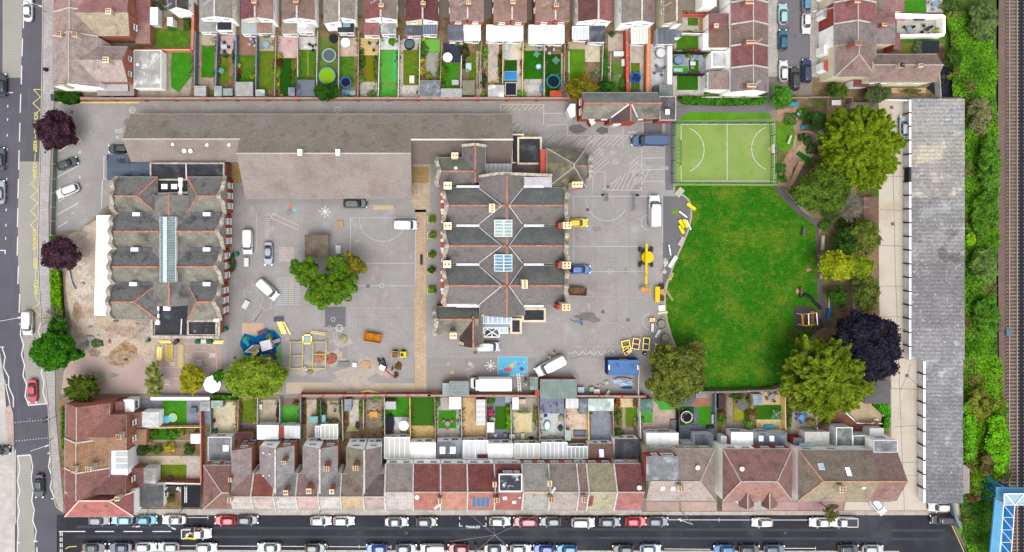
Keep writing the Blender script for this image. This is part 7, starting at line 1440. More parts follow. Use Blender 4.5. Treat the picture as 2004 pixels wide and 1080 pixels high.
tset(438,91,6,(206,210,216),(60,60,64),4,'pale grey table on the pink patio',sq=True,a0=0,rch=8);tset(494,82,4,(120,130,160),(214,206,210),4,'small blue table on the brown decking');tset(521,87,6,(140,184,206),(150,170,180),2,'pale blue lounger table on the beige patio');tset(612,90,3,(60,56,56),(44,42,44),3,'small dark bistro table on the white patio');tset(731,88,5,(190,180,200),(84,60,60),3,'lilac table on the timber patio')
tset(914,153,5,(200,204,206),(60,60,62),2,'pale square table on the turf square',sq=True)if False else None
tset(1291,137,6,(120,130,144),(110,112,118),4,'slate grey table on the pale patio',sq=True);tset(1076,96,6,(96,80,78),(236,236,236),4,'dark brown table with white seats by the house',sq=True,a0=0,rch=7);tset(731,811,7.5,(222,168,92),(216,150,76),4,'orange wooden table on the stone patio',sq=True,a0=0,rch=10);tset(876,829,5,(150,156,172),(206,120,90),3,'small grey table on the turf square');tset(1569,817,5.5,(110,160,216),(60,120,200),6,'bright blue table in the end garden',rch=9);tset(1356,124,5,(236,236,232),(190,196,204),2,'white fire pit table on the dark turf',sq=True,a0=90,rch=8)
tset(1780,57,5,(150,176,186),(50,56,62),3,'pale blue table in the white walled terrace');tset(1815,57,4,(60,62,68),(50,52,56),4,'dark table in the white walled terrace',rch=9);tset(1829,8,4.5,(120,160,196),(170,176,180),3,'blue table at the top edge terrace');tset(1511,776,5,(150,166,180),(110,116,122),4,'round grey table on the tan corner patio');tset(1846,150,5,(60,60,64),(40,42,46),4,'black table on the black paving');tset(655,795,4,(160,150,130),(120,110,100),3,'small stone table in the planted patio')
def boxy(name,cat,px,py,w,d,h,c_,label,rz=0,parts='lid',c2=None,z=0):
 c=W(px,py,h+z);e=empty(name,(c.x,c.y,z),label,cat)
 MB().box((c.x,c.y,z+h*.45),(w,d,h*.9),R(rz)).build('body',mk(D(*c_),.7,(1,.1),(4,.1)),e,uv=False);MB().box((c.x,c.y,z+h*.95),(w+.06,d+.06,h*.1),R(rz)).build(parts,mk(D(*(c2 or c_)),.6,(1,.1),None),e,uv=False)
 return e
def sofa(px,py,w,d,c_,label,rz=0):
 c=W(px,py,.5);e=empty('garden_sofa',(c.x,c.y,0),label,'sofa');m=mk(D(*c_),.8);ca,sa=math.cos(R(rz)),math.sin(R(rz))
 def bx(x,y,z,a,b_,h_,n):MB().box((c.x+x*ca-y*sa,c.y+x*sa+y*ca,z),(a,b_,h_),R(rz)).build(n,m,e,uv=False)
 bx(0,0,.2,w,d,.4,'seat');bx(0,d/2-.1,.55,w,.2,.35,'backrest');bx(-w/2+.1,-.1,.5,.2,d-.25,.25,'armrest');bx(w/2-.1,-.1,.5,.2,d-.25,.25,'armrest')
sofa(1135,849,2.4,1.2,(120,126,144),'long slate blue garden sofa on the peach patio',180);sofa(1374,774,2.6,.9,(150,154,162),'grey corner sofa on the brown decking');sofa(460,97-8,.7,1.8,(110,124,144),'blue grey sofa against the fence on brown decking');sofa(1002,854,1.0,.8,(240,240,236),'white garden seat by the tiled patio steps');sofa(991,100,.9,3.0,(206,214,226),'pale cushioned sofa on the cream patio',0)
BX=[('storage_box','box',806,155,.9,1.4,.7,(238,234,228),'white storage box at the corner of the yellowing lawn'),('bench','bench',352,793,.0,.0,0,(0,0,0),'')]
for a in[('storage_box','box',806,155,.9,1.4,.7,(238,234,228),'white storage box at the corner of the yellowing lawn'),('greenhouse','greenhouse',917,130,1.0,1.3,1.6,(200,214,220),'small white framed greenhouse beside the dark topiary'),('hutch','hutch',891,161,1.3,.9,.8,(196,198,200),'pale grey hutch on the turf square'),('planter_box','planter',996,772+10,1.5,1.0,.6,(176,180,190),'grey planter box by the fern in the pink flower garden'),('storage_box','box',508+2,796,.5,.9,.6,(240,240,236),'small white storage box on the beige patio'),('wheelie_bin','bin',940,152,.6,1.3,1.1,(140,150,156),'grey water butt on the trodden path'),('wheelie_bin','bin',477,847,.5,.5,1.0,(230,226,200),'cream bin by the maroon lean-to'),('cage','cage',316,116,.7,1.2,.9,(236,236,234),'white covered crate, upper of three beside the grey flat roof'),('cage','cage',316,126,.7,1.0,.9,(232,232,234),'white covered crate, middle of three beside the grey flat roof'),('cage','cage',315,136,.7,1.0,.9,(228,230,232),'white covered crate, lower of three beside the grey flat roof'),('garden_table','table',378,799+4,1.2,1.0,.8,(112,124,140),'square blue grey covered table on the slab patio'),('chest_freezer','freezer',1211,105,1.9,.9,.9,(240,240,236),'white chest among the clutter by the red wall'),('chest_freezer','freezer',1221,122,.8,1.3,.9,(244,244,240),'upright white chest among the clutter by the red wall'),('sun_lounger','lounger',1327,137,1.7,.6,.4,(176,226,206),'mint green sun lounger on bright turf'),('planter_box','planter',1029-6,866-12,.6,1.1,.5,(226,206,160),'cream planter box by the back step'),('ottoman','stool',1318,829,1.1,1.4,.5,(128,124,132),'grey cube seat against the black fence'),('ottoman','stool',1391,836,1.4,.5,.6,(40,44,50),'dark barbecue on the black patio'),('storage_box','box',1397,820,.7,1.6,.8,(196,204,210),'pale grey storage box right of the turf panels'),('stove','barbecue',1021,782+4,1.5,.9,.9,(226,196,164),'tan table with a white stove on the grey patio'),('rug','rug',1766,37,1.2,.7,.05,(214,120,190),'pink cloth spread in the white walled terrace'),('bench','bench',1800,36,2.0,.6,.45,(80,70,110),'purple bench in the white walled terrace'),('log_store','store',1405+8,786,1.3,2.8,1.2,(70,56,60),'dark brown covered seat on the narrow decking'),('bench','bench',1505,836,1.6,.8,.5,(90,190,220),'sky blue bench by the back door'),('wendy_house','playhouse',1118,772+8,.1,.1,.1,(1,1,1),'x')][:-1]:
 boxy(*a)
def heap(px,py,rx,ry,c_,label,cat,name,h=.5,seed=1,c2=None):
 rr=random.Random(seed);c=W(px,py,h*.5);b=MB();n=12;rings=[(1,0),(.85,h*.55),(.5,h*.9),(.15,h)]
 i0=len(b.v);ph=[rr.uniform(.75,1.15)for _ in range(n)]
 for q,z in rings:
  for k in range(n):
   a=6.283*k/n;f=q*ph[k]*rr.uniform(.9,1.1);b.v.append((c.x+rx*S*f*math.cos(a),c.y+ry*S*f*math.sin(a),z*rr.uniform(.8,1.15)))
 for j in range(3):
  for k in range(n):g=(k+1)%n;b.f.append((i0+j*n+k,i0+j*n+g,i0+(j+1)*n+g,i0+(j+1)*n+k));b.m.append(0)
 b.f.append(tuple(i0+3*n+k for k in range(n)));b.m.append(0)
 o=b.build(name,mk(D(*c_),.8,(1.5,.2),(5,.25),None,(D(*(c2 or[v*.7 for v in c_])),1.5,.5,.62),bump=.6),uv=False);return tag(o,label,cat)
heap(676,180,9,6,(104,186,226),'crumpled sky blue tarpaulin, left one by the lane wall','tarpaulin','tarpaulin',.4,2);heap(690,181,8,7,(150,200,226),'crumpled pale blue tarpaulin, right one by the lane wall','tarpaulin','tarpaulin',.45,3,(206,190,190));heap(1060,172,4,11,(130,176,190),'blue grey bundle of garden covers by the fence','tarpaulin','tarpaulin',.5,4);heap(551,186,4,3,(240,220,20),'yellow toy slide by the lane wall','toy','toy_slide',.8,5);heap(540,178,3,3,(40,120,200),'blue play toy above the yellow toy','toy','toy',.6,6)
heap(800,180,7,6,(190,206,214),'pile of pale blue sheets on the cream slabs','pile of sheets','sheet_pile',.3,7,(230,214,186));heap(1211,148,6,5,(150,150,150),'scrap heap beside the red wall','scrap heap','scrap_heap',.4,8,(230,226,220));heap(598,90,8,6,(242,240,236),'white rumpled cover on the white patio','cover','cover',.3,9);heap(1055,92,3,4,(60,140,210),'bright blue bag by the white lean-to','bag','bag',.5,10);heap(788,846,7,3,(206,130,70),'orange and blue toys by the back door','toys','toy',.3,11,(100,140,200));heap(1068,813,4,4,(40,110,190),'blue rotary toy on the white paving','toy','toy',.4,12);heap(1097,818,6,9,(200,186,160),'cream sacks piled by the fence','sacks','sacks',.5,13,(130,116,100));heap(895,826,4,6,(100,200,220),'cyan toys against the fence by the turf square','toys','toy',.4,14,(190,80,90));heap(662,856-30,4,3,(196,180,120),'pots of pale flowers on the patio','pots','flower_pots',.5,15)
heap(1168,700+56,1,1,(60,60,60),'small dark bucket by the fence','bucket','bucket',.3,16)if False else None
heap(969,852,5,5,(238,236,236),'white garden things heaped on grey paving','garden things','garden_things',.5,17,(190,170,170));heap(990,852,8,7,(150,156,166),'grey clutter of pots on grey paving','garden things','garden_things',.5,18,(60,60,66));heap(1040,858,6,4,(60,60,74),'dark bins huddled by the cream patio','bins','bins',.8,19);heap(1082,856,22,4,(196,180,160),'row of small plant pots below the white paving','pots','flower_pots',.3,20,(120,110,84));heap(498,72,7,3,(226,60,150),'pink inflatable by the house wall','inflatable','inflatable',.4,21)
FL=(176,90,100)
SH=[(336,50,9,(70,120,40),'leafy bush above the upper corner lawn',10),(1,1,1,(1,1,1),'',1)][:1]+[(366,46,9,(70,110,36),'dark bush in the corner by the white gable wall',14),(312,10,14,(88,96,74),'scraggy grey green bush behind the white lean-to',12),(440,108,8,(90,110,50),'low bush at the edge of the pink patio',5),(427,125,4,(120,130,80),'flowering border left of the airer lawn',26),(456,108,3,(60,96,30),'dark shrub between the two narrow lawns',14),(464,127,7.5,(166,180,96),'round pale yellow green shrub',8),(469,140,4,(196,30,56),'red flowering shrub under the pale round one',4),(465,149,6,(50,90,24),'dark green shrub by the mottled shed',6),(494,148,5,(168,178,20),'round lime shrub on the lawn',5.5),(520,68,9,(90,140,60),'spiky green plant against the tiled extension',5),(546,108,8,(170,186,30),'yellow green bush at the end of the pale pink patio',5),(545,122,7,(120,60,30),'rust red bush',8),(542,140,9,(140,176,34),'square lime hedge with a bare middle',13),(543,165,4,(170,190,50),'small lime shrub above the toys',9),(577,126,8,(150,150,36),'yellow speckled shrub in the dark strip',12),(574,152,10,(84,128,30),'bushy green shrub left of the big shed',16),(588,105,3,(130,150,50),'small shrub at the fence post',8),(708,115,6,(60,104,30),'dark green border beside the ochre lawn',22),(705,154,9,(120,150,60),'spiky pale green yucca',9),(737,130,7,(100,124,40),'rambling shrub on the white fence',26),(727,183,9,(100,140,50),'spiky grassy plant by the lane wall',7),(829,74,3,(180,206,30),'lime tuft by the ribbed blue roof',5),(830,98,8,(84,124,36),'climber along the cream fence',16),(826,118,6,(196,180,50),'yellow flowering shrub, upper',6),(826,137,7,(226,200,40),'yellow flowering shrub, lower',8),(838,148,9,(140,150,50),'tangled olive shrub above the summerhouse',9),(865,142,12,(100,140,34),'large leafy shrub left of the turf square',22),(910,100,9,(44,74,20),'very dark rounded topiary',16),(909,126,4,(50,84,24),'dark narrow shrub under the topiary',8),(948,100,9,(110,166,44),'bright green shrub on the path edge',9),(950,122,5,(150,170,110),'white flowering strip',14),(947,155,6,(60,84,40),'dark dense shrub beside the water butt',15),(963,165,5,(226,214,24),'bright yellow bush',6),(979,128,5,(76,96,36),'planted border by the orange fence',28),(946,185,5,(120,170,50),'green tuft at the lane wall',4),(1021,182,9,(120,180,36),'lime rounded bush below the concrete patio',8),(895,84,6,(110,150,50),'spiky plant beside the white roofed lean-to',5),(1021,124,3,(150,60,60),'red leaved climber on the tan fence',10),(1183,128,7,(70,130,40),'dense green row of plants',30),(1218,165,6,(90,140,50),'bush against the red wall end',18),(1198,66,6,(60,110,40),'dark bush by the blank white wall',6),(1347,198-90,5,(110,150,40),'small lime shrub in the hot tub garden, left',5),(1382,108,5,(116,150,40),'small lime shrub in the hot tub garden, right',5),(1360,99,14,(170,90,90),'flower border with red blooms below the patio',3),(1384,183,5,(100,160,40),'leafy shrub by the end terrace bins',4),(1838,60,8,(196,200,30),'spiky yellow plant in the white walled terrace',7),(1860,148,6,(150,160,40),'yellow green shrub by the black paving',8),(1862,10,22,(96,120,56),'mixed shrubs right of the top edge terrace',12),(1632,168,10,(90,130,40),'front garden shrub by the green bins',8),(300,848,9,(90,130,40),'shrub at the near end of the long border',9),(334,850,14,(90,146,44),'tall arching shrub in the long border',12),(355,846,8,(120,150,50),'yellow green shrub by the white shed',8),(290,862,7,(120,150,60),'pale flowering shrub by the path',8),(275,882,24,(50,100,24),'long dark green hedge like bush',9),(308,880,9,(80,110,40),'mixed shrub in the middle border',9),(331,876,12,(220,206,24),'round bright yellow bush',9.5),(370,880,11,(50,96,26),'dark green rounded bush by the patio',12),(332,936,5,(196,100,130),'pink flowering clump on the terracotta bed',4),(333,977,9,(110,100,40),'mixed plants in the pink courtyard',8),(124,866,4,(214,210,20),'bright yellow shrub by the corner bay window',12),(124,835,5,(80,140,30),'green shrub along the corner house front',14),(463,815,3,(196,130,40),'orange flowering border on the brown fence',26),(417,824,4,(104,50,140),'purple flowers in the pot',4),(422,843,4,(60,130,90),'sea green potted plant',4),(471,805,3,(150,120,50),'rust coloured border',18),(500,827,4,(176,190,20),'round lime bush by the fence foot',5),(543,808,3,(90,60,60),'dark red shrubs on the fence',18),(579,789,6,(130,90,50),'brown shrub in the corner above turf',4),(594,805,5,(120,90,50),'flower border with red roses',30),(623,800,4,(90,120,50),'planted strip left of the aqua fence',22),(634,800,6,(96,110,40),'mixed pots right of the aqua fence',12),(650,824,12,(130,130,60),'row of mixed pots on the patio',4),(667,800,4,(76,120,44),'climber strip on the grey green fence',18),(676,826,4,(150,96,60),'red flower border by the cream gravel',20),(706,800,4,(116,160,40),'bright green climber strip',16),(699,833,4,(110,80,80),'dark pot plants',8),(738,779,7,(130,180,40),'lime fern by the school wall',4),(857,788,5,(110,150,60),'ivy on the fence by the white garden room',12),(962,784,8,(76,150,24),'bright fern in the pink flower garden',8),(960,806,8,(214,84,130),'pink rose bush',9),(963,821,7,(216,222,190),'white flowering bush',7),(1024,806,16,(150,150,60),'row of lime tufts on the cream patio',2),(1047,812,4,(140,150,60),'lime potted plants along the tall fence',20),(1097,838,5,(50,100,50),'dark green pot plant by sacks',6),(1209,790,6,(170,110,60),'orange brown border, upper left',12),(1210,815,6,(110,140,60),'silver green border shrubs',16),(1210,848,8,(90,140,40),'leafy shrub at the straight path',10),(1244,786,5,(150,90,60),'russet potted shrubs',12),(1244,827,5,(150,160,110),'white flowering shrub at the lawn corner',12),(1411,822,11,(84,140,36),'large rounded green bush beside the passage',13),(1413,808,9,(120,90,60),'mixed flowers below the narrow decking',5),(1466,832,10,(120,170,60),'spiky pale palm by the path',10),(1462,812,5,(60,110,36),'dark green shrubs right of the yellow lawn',12),(1474,808,7,(130,90,50),'brown spiky cordyline',7),(1444,775,16,(70,110,40),'dense shrubs under the field fence',6),(1467,782,6,(90,130,50),'bush right of the grey parasol',10),(1545,812,7,(70,110,40),'dark green climber on the tan fence',26),(1588,826,12,(150,150,50),'yellow flower bed by the blue table',7),(1616,828,9,(60,100,34),'dark shrub under the conifer edge',8),(1700,826,24,(190,130,120),'row of pink and red flowers behind the low white wall',2.5),(1785,178,20,(96,110,44),'low planting below the cream south wall',5),(1700,176,5,(90,60,60),'small dark planter shrub',4),(300,830-110,1,(1,1,1),'',1)][:-1]
for px,py,rx,c_,l,ry in SH:shrub(px,py,rx,c_,l,h=min(1.6,.5+rx*.09),ry=ry,leaf=.14)
hedge([(990,796),(1000,796),(1001,842),(992,842)],1.5,(130,190,24),'bright lime hedge beside the dark turf',dens=160)
BL_,BL2=mk(D(112,184,230),.5,(.5,.05),None),mk(D(24,112,180),.5)
for k,(xa,xb,lab)in enumerate(((1972.5,1987.5,'railway track on brown ballast beside the embankment'),(2006,2021,'railway track on dark ballast beyond the brown one'))):
 r=empty('railway_track',W(xa,540,0),lab,'railway track')
 for x in(xa,xb):p=W(x,-80,0);q=W(x,1180,0);MB().beam((p.x,p.y,.32),(q.x,q.y,.32),.14,.16).build('rail',mk((.22,.17,.15),.4,(1,.1),None,metal=.4),r,uv=False)
 b=MB();c=W((xa+xb)/2,0,0).x
 for y in range(-80,1180,7):b.box((c,W(0,y,0).y,.16),(2.5,.26,.16))
 b.build('sleepers',mk(D(150,136,124),.9,(1,.2),(4,.2)),r,uv=False)
r=empty('footbridge',W(1960,1000,0),'bright blue railway footbridge with white lattice and stair ramp','footbridge')
def pr(pts,z0,z1,m,n):P=[W(x,y,z1)for x,y in pts];MB().prism([(p.x,p.y)for p in P],z0,z1).build(n,m,r,uv=False)
pr([(1950,953),(2040,955),(2040,990),(1950,975)],5.0,5.3,BL_,'deck');pr([(1948,974),(1966,985),(1958,1110),(1935,1110)],4.9,5.2,BL_,'side_panel');pr([(1968,990),(1984,990),(1974,1110),(1956,1110)],3.6,3.8,BL2,'stairway');pr([(1966,966),(2040,967),(2040,988),(1966,988)],6.9,7.0,mk(D(176,206,222),.3,(1,.1),None),'glazed_roof')
b=MB();z=6.6
E1=[W(1964,988,z),W(1954,1110,z)];E2=[W(1986,988,z),W(1977,1110,z)];b.beam(*E1,.1).beam(*E2,.1)
for k in range(6):t=k/5;b.beam(E1[0].lerp(E1[1],t),E2[0].lerp(E2[1],t),.06);b.beam(E1[0].lerp(E1[1],t),E2[0].lerp(E2[1],min(1,t+.2)),.06)if k<5 else None
for p,q in(((1965,966),(2040,966)),((1965,988),(2040,988)),((1965,966),(1965,988)),((1968,967),(1986,988)),((1986,988),(2004,967))):b.beam(W(*p,7.1),W(*q,7.1),.12)
b.build('lattice',M_WHITE,r,uv=False);b=MB();b.beam(W(1932,935,3),W(1965,958,5.2),.45,.3).beam(W(1932,954,3),W(1950,968,5.2),.4,.3)
for x,y in((1952,958),(1952,984),(1990,960)):c=W(x,y,5);b.tube((c.x,c.y,0),(c.x,c.y,5),.2)
b.build('strut',BL2,r,uv=False)
r=empty('signal_box',W(1973,650,0),'small grey railway signal cabinet on the ballast','signal');c=W(1972,650,2.6);MB().tube((c.x,c.y,0),(c.x,c.y,2.6),.08).build('post',M_METAL,r,uv=False);MB().box((c.x,c.y,2.8),(1.1,1.3,.5)).build('cabinet',mk(D(110,124,136),.6),r,uv=False)
def lamp(px,py,tx,ty,h,label,head=(.75,.25),wires=()):
 a=W(px,py,0);t=W(tx,ty,h);r=empty('street_lamp' if head else 'telegraph_pole',a,label,'street lamp' if head else 'telegraph pole');bz=(a.x,a.y,h-.3)
 MB().tube(a,bz,.1,.06,8).build('pole',M_METAL if head else M_FENCE,r,uv=False)
 if head:MB().beam(bz,t,.07).build('arm',M_METAL,r,uv=False);d=(t-Vector(bz));MB().box((t.x,t.y,h),(head[0],head[1],.15),math.atan2(d.y,d.x)).build('lamp_head',mk(D(220,222,224),.4),r,uv=False)
 for i,(x,y,z)in enumerate(wires):MB().beam((a.x,a.y,h-.4),W(x,y,z),.03).build('wire',mk(D(190,190,190),.5),r,uv=False)
 return r
lamp(90,24,80,12,8,'street lamp over the main road near the white car');lamp(14,624,40,621,8,'street lamp reaching over the road beside the white van',(1.0,.3));lamp(104,858,92,872,8,'street lamp by the lower studded crossing');lamp(290,1000,270,1030,7.5,'street lamp by the turquoise car');lamp(356,998,340,1034,7.5,'street lamp over the cream white car');lamp(627,1000,627,1016,6,'short street lamp over the small white hatchback');lamp(1331,998,1331,1017,7,'street lamp by the grey hatchback at the driveway edge');lamp(1588,38,1594,22,8,'leaning street lamp on the east pavement of the cul-de-sac')
lamp(962,1012,0,0,8.5,'telegraph pole fanning wires over the street right of the disabled bay',None,[(930,1080,6),(880,1060,6),(1010,1080,6),(990,1070,6),(900,990,7),(1100,985,7)])
for px,py,l in((88,822,'upper'),(5,880,'lower left')):
 c=W(px,py,3);r=empty('traffic_light',(c.x,c.y,0),'crossing traffic light with twin black heads, '+l+' one','traffic light');MB().tube((c.x+.6,c.y,0),(c.x+.6,c.y,3),.06).build('pole',M_METAL,r,uv=False)
 for d in(-.35,.35):MB().box((c.x,c.y+d,2.9),(.9,.35,.35),.5).build('signal_head',M_BLACK,r,uv=False)
c=W(87,135,1);tag(MB().disc((c.x,c.y),.35,0,1.0).build('litter_bin',mk(D(40,50,62),.6),uv=False),'round dark litter bin on the main road pavement','litter bin')
c=W(104,190,1.2);tag(MB().box((c.x,c.y,.7),(.8,1.2,1.4)).build('utility_cabinet',mk(D(70,90,90),.6),uv=False),'grey green roadside cabinet beside the dark hedge','cabinet')
r=empty('motorcycle',W(931,1073,0),'covered motorcycle between the crimson and silver cars','motorcycle');c=W(931,1073,.8)
for d in(-.7,.7):MB().tube((c.x-.06,c.y+d,.3),(c.x+.06,c.y+d,.3),.3).build('wheel',M_TYRE,r,uv=False)
MB().box((c.x,c.y,.65),(.4,1.5,.5)).build('body',mk(D(60,70,84),.4),r,uv=False);MB().beam((c.x-.4,c.y+.5,1),(c.x+.4,c.y+.5,1),.06).build('handlebar',M_BLACK,r,uv=False)
def bars(name,label,cat,L,m,w=.1,h=.1,part=None):
 r=empty(name,W(*L[0][0][:2],0),label,cat)
 for i,s in enumerate(L):MB().beam(W(*s[0]),W(*s[1]),s[2]if len(s)>2 else w,h).build(part or 'bar',m,r,uv=False)
 return r
YEL=mk(D(246,214,20),.45,(1,.04),None)
r=empty('cherry_picker',W(1266,500,0),'yellow boom lift with long arm and wooden platform','boom lift');c=W(1266,503,1.3)
MB().box((c.x,c.y,.7),(1.7,3.0,.6)).build('chassis',M_TRIM,r,uv=False);MB().disc((c.x,c.y),1.15,1.0,1.9,24).build('turntable',YEL,r,uv=False);MB().beam(W(1265,477,2.5),W(1264,556,3.4),.42,.4).build('boom',YEL,r,uv=False);MB().beam(W(1264,535,3.4),W(1265,562,3.0),.25,.3).build('fly_boom',mk(D(226,176,50),.5),r,uv=False)
for dx in(-1,1):
 for dy in(-1.5,1.5):MB().tube((c.x+dx*.95,c.y+dy,.5),(c.x+dx*1.35,c.y+dy,.5),.5).build('wheel',mk(D(74,74,80),.9),r,uv=False)
q=W(1266,568,2.2);MB().box((q.x,q.y,1.3),(1.9,.9,.15)).build('platform',mk(D(222,160,96),.8),r,uv=False);MB().ring((q.x,q.y),1.0,1.06,2.0,2.08,4,a0=45,a1=405).build('guard_rail',YEL,r,uv=False)
def skip(px,py,L,w,ang,m,fill,label):
 c=W(px,py,1.2);r=empty('skip',(c.x,c.y,0),label,'skip',rz=R(ang));s=[]
 b=MB();b.v=[(-L/2+.5,-w/2+.1,0),(L/2-.5,-w/2+.1,0),(L/2-.5,w/2-.1,0),(-L/2+.5,w/2-.1,0),(-L/2,-w/2,1.2),(L/2,-w/2,1.2),(L/2,w/2,1.2),(-L/2,w/2,1.2),(-L/2+.1,-w/2+.1,1.2),(L/2-.1,-w/2+.1,1.2),(L/2-.1,w/2-.1,1.2),(-L/2+.1,w/2-.1,1.2),(-L/2+.3,-w/2+.15,.8),(L/2-.3,-w/2+.15,.8),(L/2-.3,w/2-.15,.8),(-L/2+.3,w/2-.15,.8)]
 b.f=[(3,2,1,0)]+[(i,(i+1)%4,4+(i+1)%4,4+i)for i in range(4)]+[(4+i,4+(i+1)%4,8+(i+1)%4,8+i)for i in range(4)]+[(8+i,8+(i+1)%4,12+(i+1)%4,12+i)for i in range(4)];b.m=[0]*len(b.f)
 o=b.build('tub',m,None,uv=False);o.parent=r;o.location=(0,0,0)
 for v,q in zip(o.data.vertices,b.v):v.co=q
 o=MB().box((0,0,.78),(L-.5,w-.3,.1)).build('rubble',fill,None,uv=False);o.parent=r;o.location=(0,0,.75);return r
skip(729,661,3.5,1.7,-9,mk(D(214,120,34),.6,(1.2,.2),(4,.2)),mk(D(190,120,24),.9,(1.5,.3),(3,.3)),'orange skip with yellow brown fill on the playground');skip(1131,570,3.4,1.6,-3,mk(D(110,80,60),.7,(1.2,.2),(4,.2)),mk(D(120,92,70),.95,(2,.5),(3,.4)),'rusty brown skip of rubble by the east block wall')
r=empty('dumper_truck',W(781,694,0),'small yellow dumper with soil in its skip','dumper');c=W(788,694,1)
MB().box((c.x+.1,c.y,.8),(1.2,1.2,.8)).build('engine_cover',YEL,r,uv=False);MB().box((c.x-.1,c.y,1.3),(.5,.5,.5)).build('seat',M_TRIM,r,uv=False);MB().box((c.x-1.5,c.y,.8),(1.3,1.3,.5)).build('hopper',mk(D(226,190,96),.6),r,uv=False);MB().box((c.x-1.5,c.y,1.07),(1.1,1.1,.08)).build('soil_load',mk(D(120,96,70),.95,(2,.4),(4,.4)),r,uv=False)
for dx in(-1.4,.2):
 for s_ in(-1,1):MB().tube((c.x+dx,c.y+s_*.5,.35),(c.x+dx,c.y+s_*.8,.35),.35).build('wheel',M_TYRE,r,uv=False)
r=empty('mini_digger',W(750,714,0),'mini digger with white cab roof and red arm','digger');c=W(748,719,1.8)
for s_ in(-1,1):MB().box((c.x+s_*.5-.1,c.y+.5,.25),(.3,2.2,.5),.3).build('track',M_TYRE,r,uv=False)
MB().box((c.x-.1,c.y+.6,.8),(1.0,1.1,.6),.4).build('body',mk(D(90,90,94),.6),r,uv=False);MB().box((c.x,c.y,2.0),(1.1,.9,.1),-.5).build('cab_roof',M_WHITE,r,uv=False);MB().box((c.x,c.y,1.4),(.9,.8,1.1),-.5).build('cab',M_CGLASS,r,uv=False)
MB().beam(W(754,724,1.3),W(764,732,2.2),.2,.25).build('boom',mk(D(220,60,60),.5),r,uv=False);MB().beam(W(764,732,2.2),W(773,738,.8),.16,.2).build('dipper_arm',mk(D(220,60,60),.5),r,uv=False);q=W(774,737,.4);MB().box((q.x,q.y,.4),(.6,.5,.5),.6).build('bucket',M_TRIM,r,uv=False)
heap(780,716,9,9,(128,92,54),'square heap of dark brown soil beside the digger','soil heap','soil_heap',.5,31);heap(776,732,5,5,(122,90,60),'small brown soil mound by the digger bucket','soil heap','soil_heap',.4,32);heap(716,714,11,10,(214,180,140),'pale sand heap left of the digger','sand heap','sand_heap',.35,33,(150,110,80));heap(672,664,9,9,(196,178,140),'tan heap with a teal bag right of the timber frame','sand heap','sand_heap',.5,34,(60,140,130));heap(648,702,12,11,(176,114,94),'reddish sand heap at the corner of the timber frame','sand heap','sand_heap',.4,35);heap(625,700,11,12,(190,134,112),'flattened red sand inside the timber frame','sand heap','sand_heap',.2,36);heap(597,722,6,6,(240,238,234),'white builders bag by the timber frame','bag','bag',.8,37);heap(606,728,8,6,(170,150,128),'stone rubble beside the white bag','rubble','rubble_heap',.4,38)
heap(176,662,12,7,(190,186,182),'heap of grey broken branches on the sand','branches','branch_heap',.5,39,(100,92,84));heap(189,672,13,10,(84,104,62),'heap of cut greenery on the sand','cuttings','cuttings_heap',.6,40,(150,146,120));heap(170,672,5,5,(60,160,160),'small turquoise and yellow cover on the sand','cover','cover',.3,41,(220,200,60));heap(193,656,4,3,(150,190,196),'pale blue round lid on the sand','lid','lid',.2,42);heap(1220,747,24,10,(206,220,232),'crumpled white tarpaulin over timber behind the blue container','tarpaulin','tarpaulin',.9,43,(140,160,184));heap(1226,759,14,3,(30,110,196),'bright blue edge of tarpaulin behind the container','tarpaulin','tarpaulin',.4,44);heap(1187,748,6,5,(240,236,228),'white sack pile left of the tarpaulin','sacks','sacks',.6,45);heap(1175,755,10,4,(200,198,194),'stack of pale mesh sheets','sheets','sheet_pile',.4,46)
c=W(1220,719,2.6);r=empty('shipping_container',(c.x,c.y,0),'blue steel shipping container on the playground edge','container')
MB().box((c.x,c.y,1.3),(5.9,3.0,2.59)).build('body',mk(D(26,64,126),.6,(1,.1),None,('stripe',.28,.3,'X')),r);MB().box((c.x,c.y-.02,2.62),(5.95,2.9,.06)).build('roof',mk(D(92,132,188),.6,(1,.1),(3,.1),('stripe',.28,.15,'X'),(D(70,104,160),.8,.55,.65)),r)
MB().box((c.x,c.y+1.53,2.3),(1.4,.05,.28)).build('sign_strip',YEL,r,uv=False)
for s_ in(-1,1):MB().box((c.x+s_*2.75,c.y,2.67),(.2,.9,.04)).build('corner_plate',M_WHITE,r,uv=False)
c=W(620,482,2.6);r=empty('play_shelter',(c.x,c.y,0),'weathered timber roofed shelter under the large playground tree','shelter');MB().box((c.x,c.y,2.6),(4.6,4.4,.16)).build('roof',mk(D(124,110,98),.95,(.6,.25),(4,.3),('stripe',.4,.2,'X')),r)
for a in(-2.1,2.1):
 for q in(-2,2):MB().tube((c.x+a,c.y+q,0),(c.x+a,c.y+q,2.5),.1).build('post',M_FENCE,r,uv=False)
sheet('safety_surface',[(472,690),(470,670),(470,660),(480,652),(500,657),(520,652),(528,643),(545,648),(551,668),(552,700),(552,720),(475,720)],mk(D(122,168,104),.9,(.4,.08),(5,.1)),5)
sheet('safety_surface',[(470,668),(479,652),(500,659),(524,645),(536,646),(549,660),(550,670),(541,680),(541,692),(515,694),(500,700),(480,696),(474,682),(470,676)],mk(D(14,96,164),.9,(.4,.08),(5,.1)),6)
for x,y in((482,666),(526,659)):sheet('safety_surface',arc(x,y,7,0,340,14),mk(D(90,160,96),.9),7)
r=empty('play_ship',W(510,678,0),'timber climbing ship with white square roof and cyan slide','play ship');P=[W(*p,1.2)for p in((480,688),(496,675),(507,674),(509,682),(496,689))]
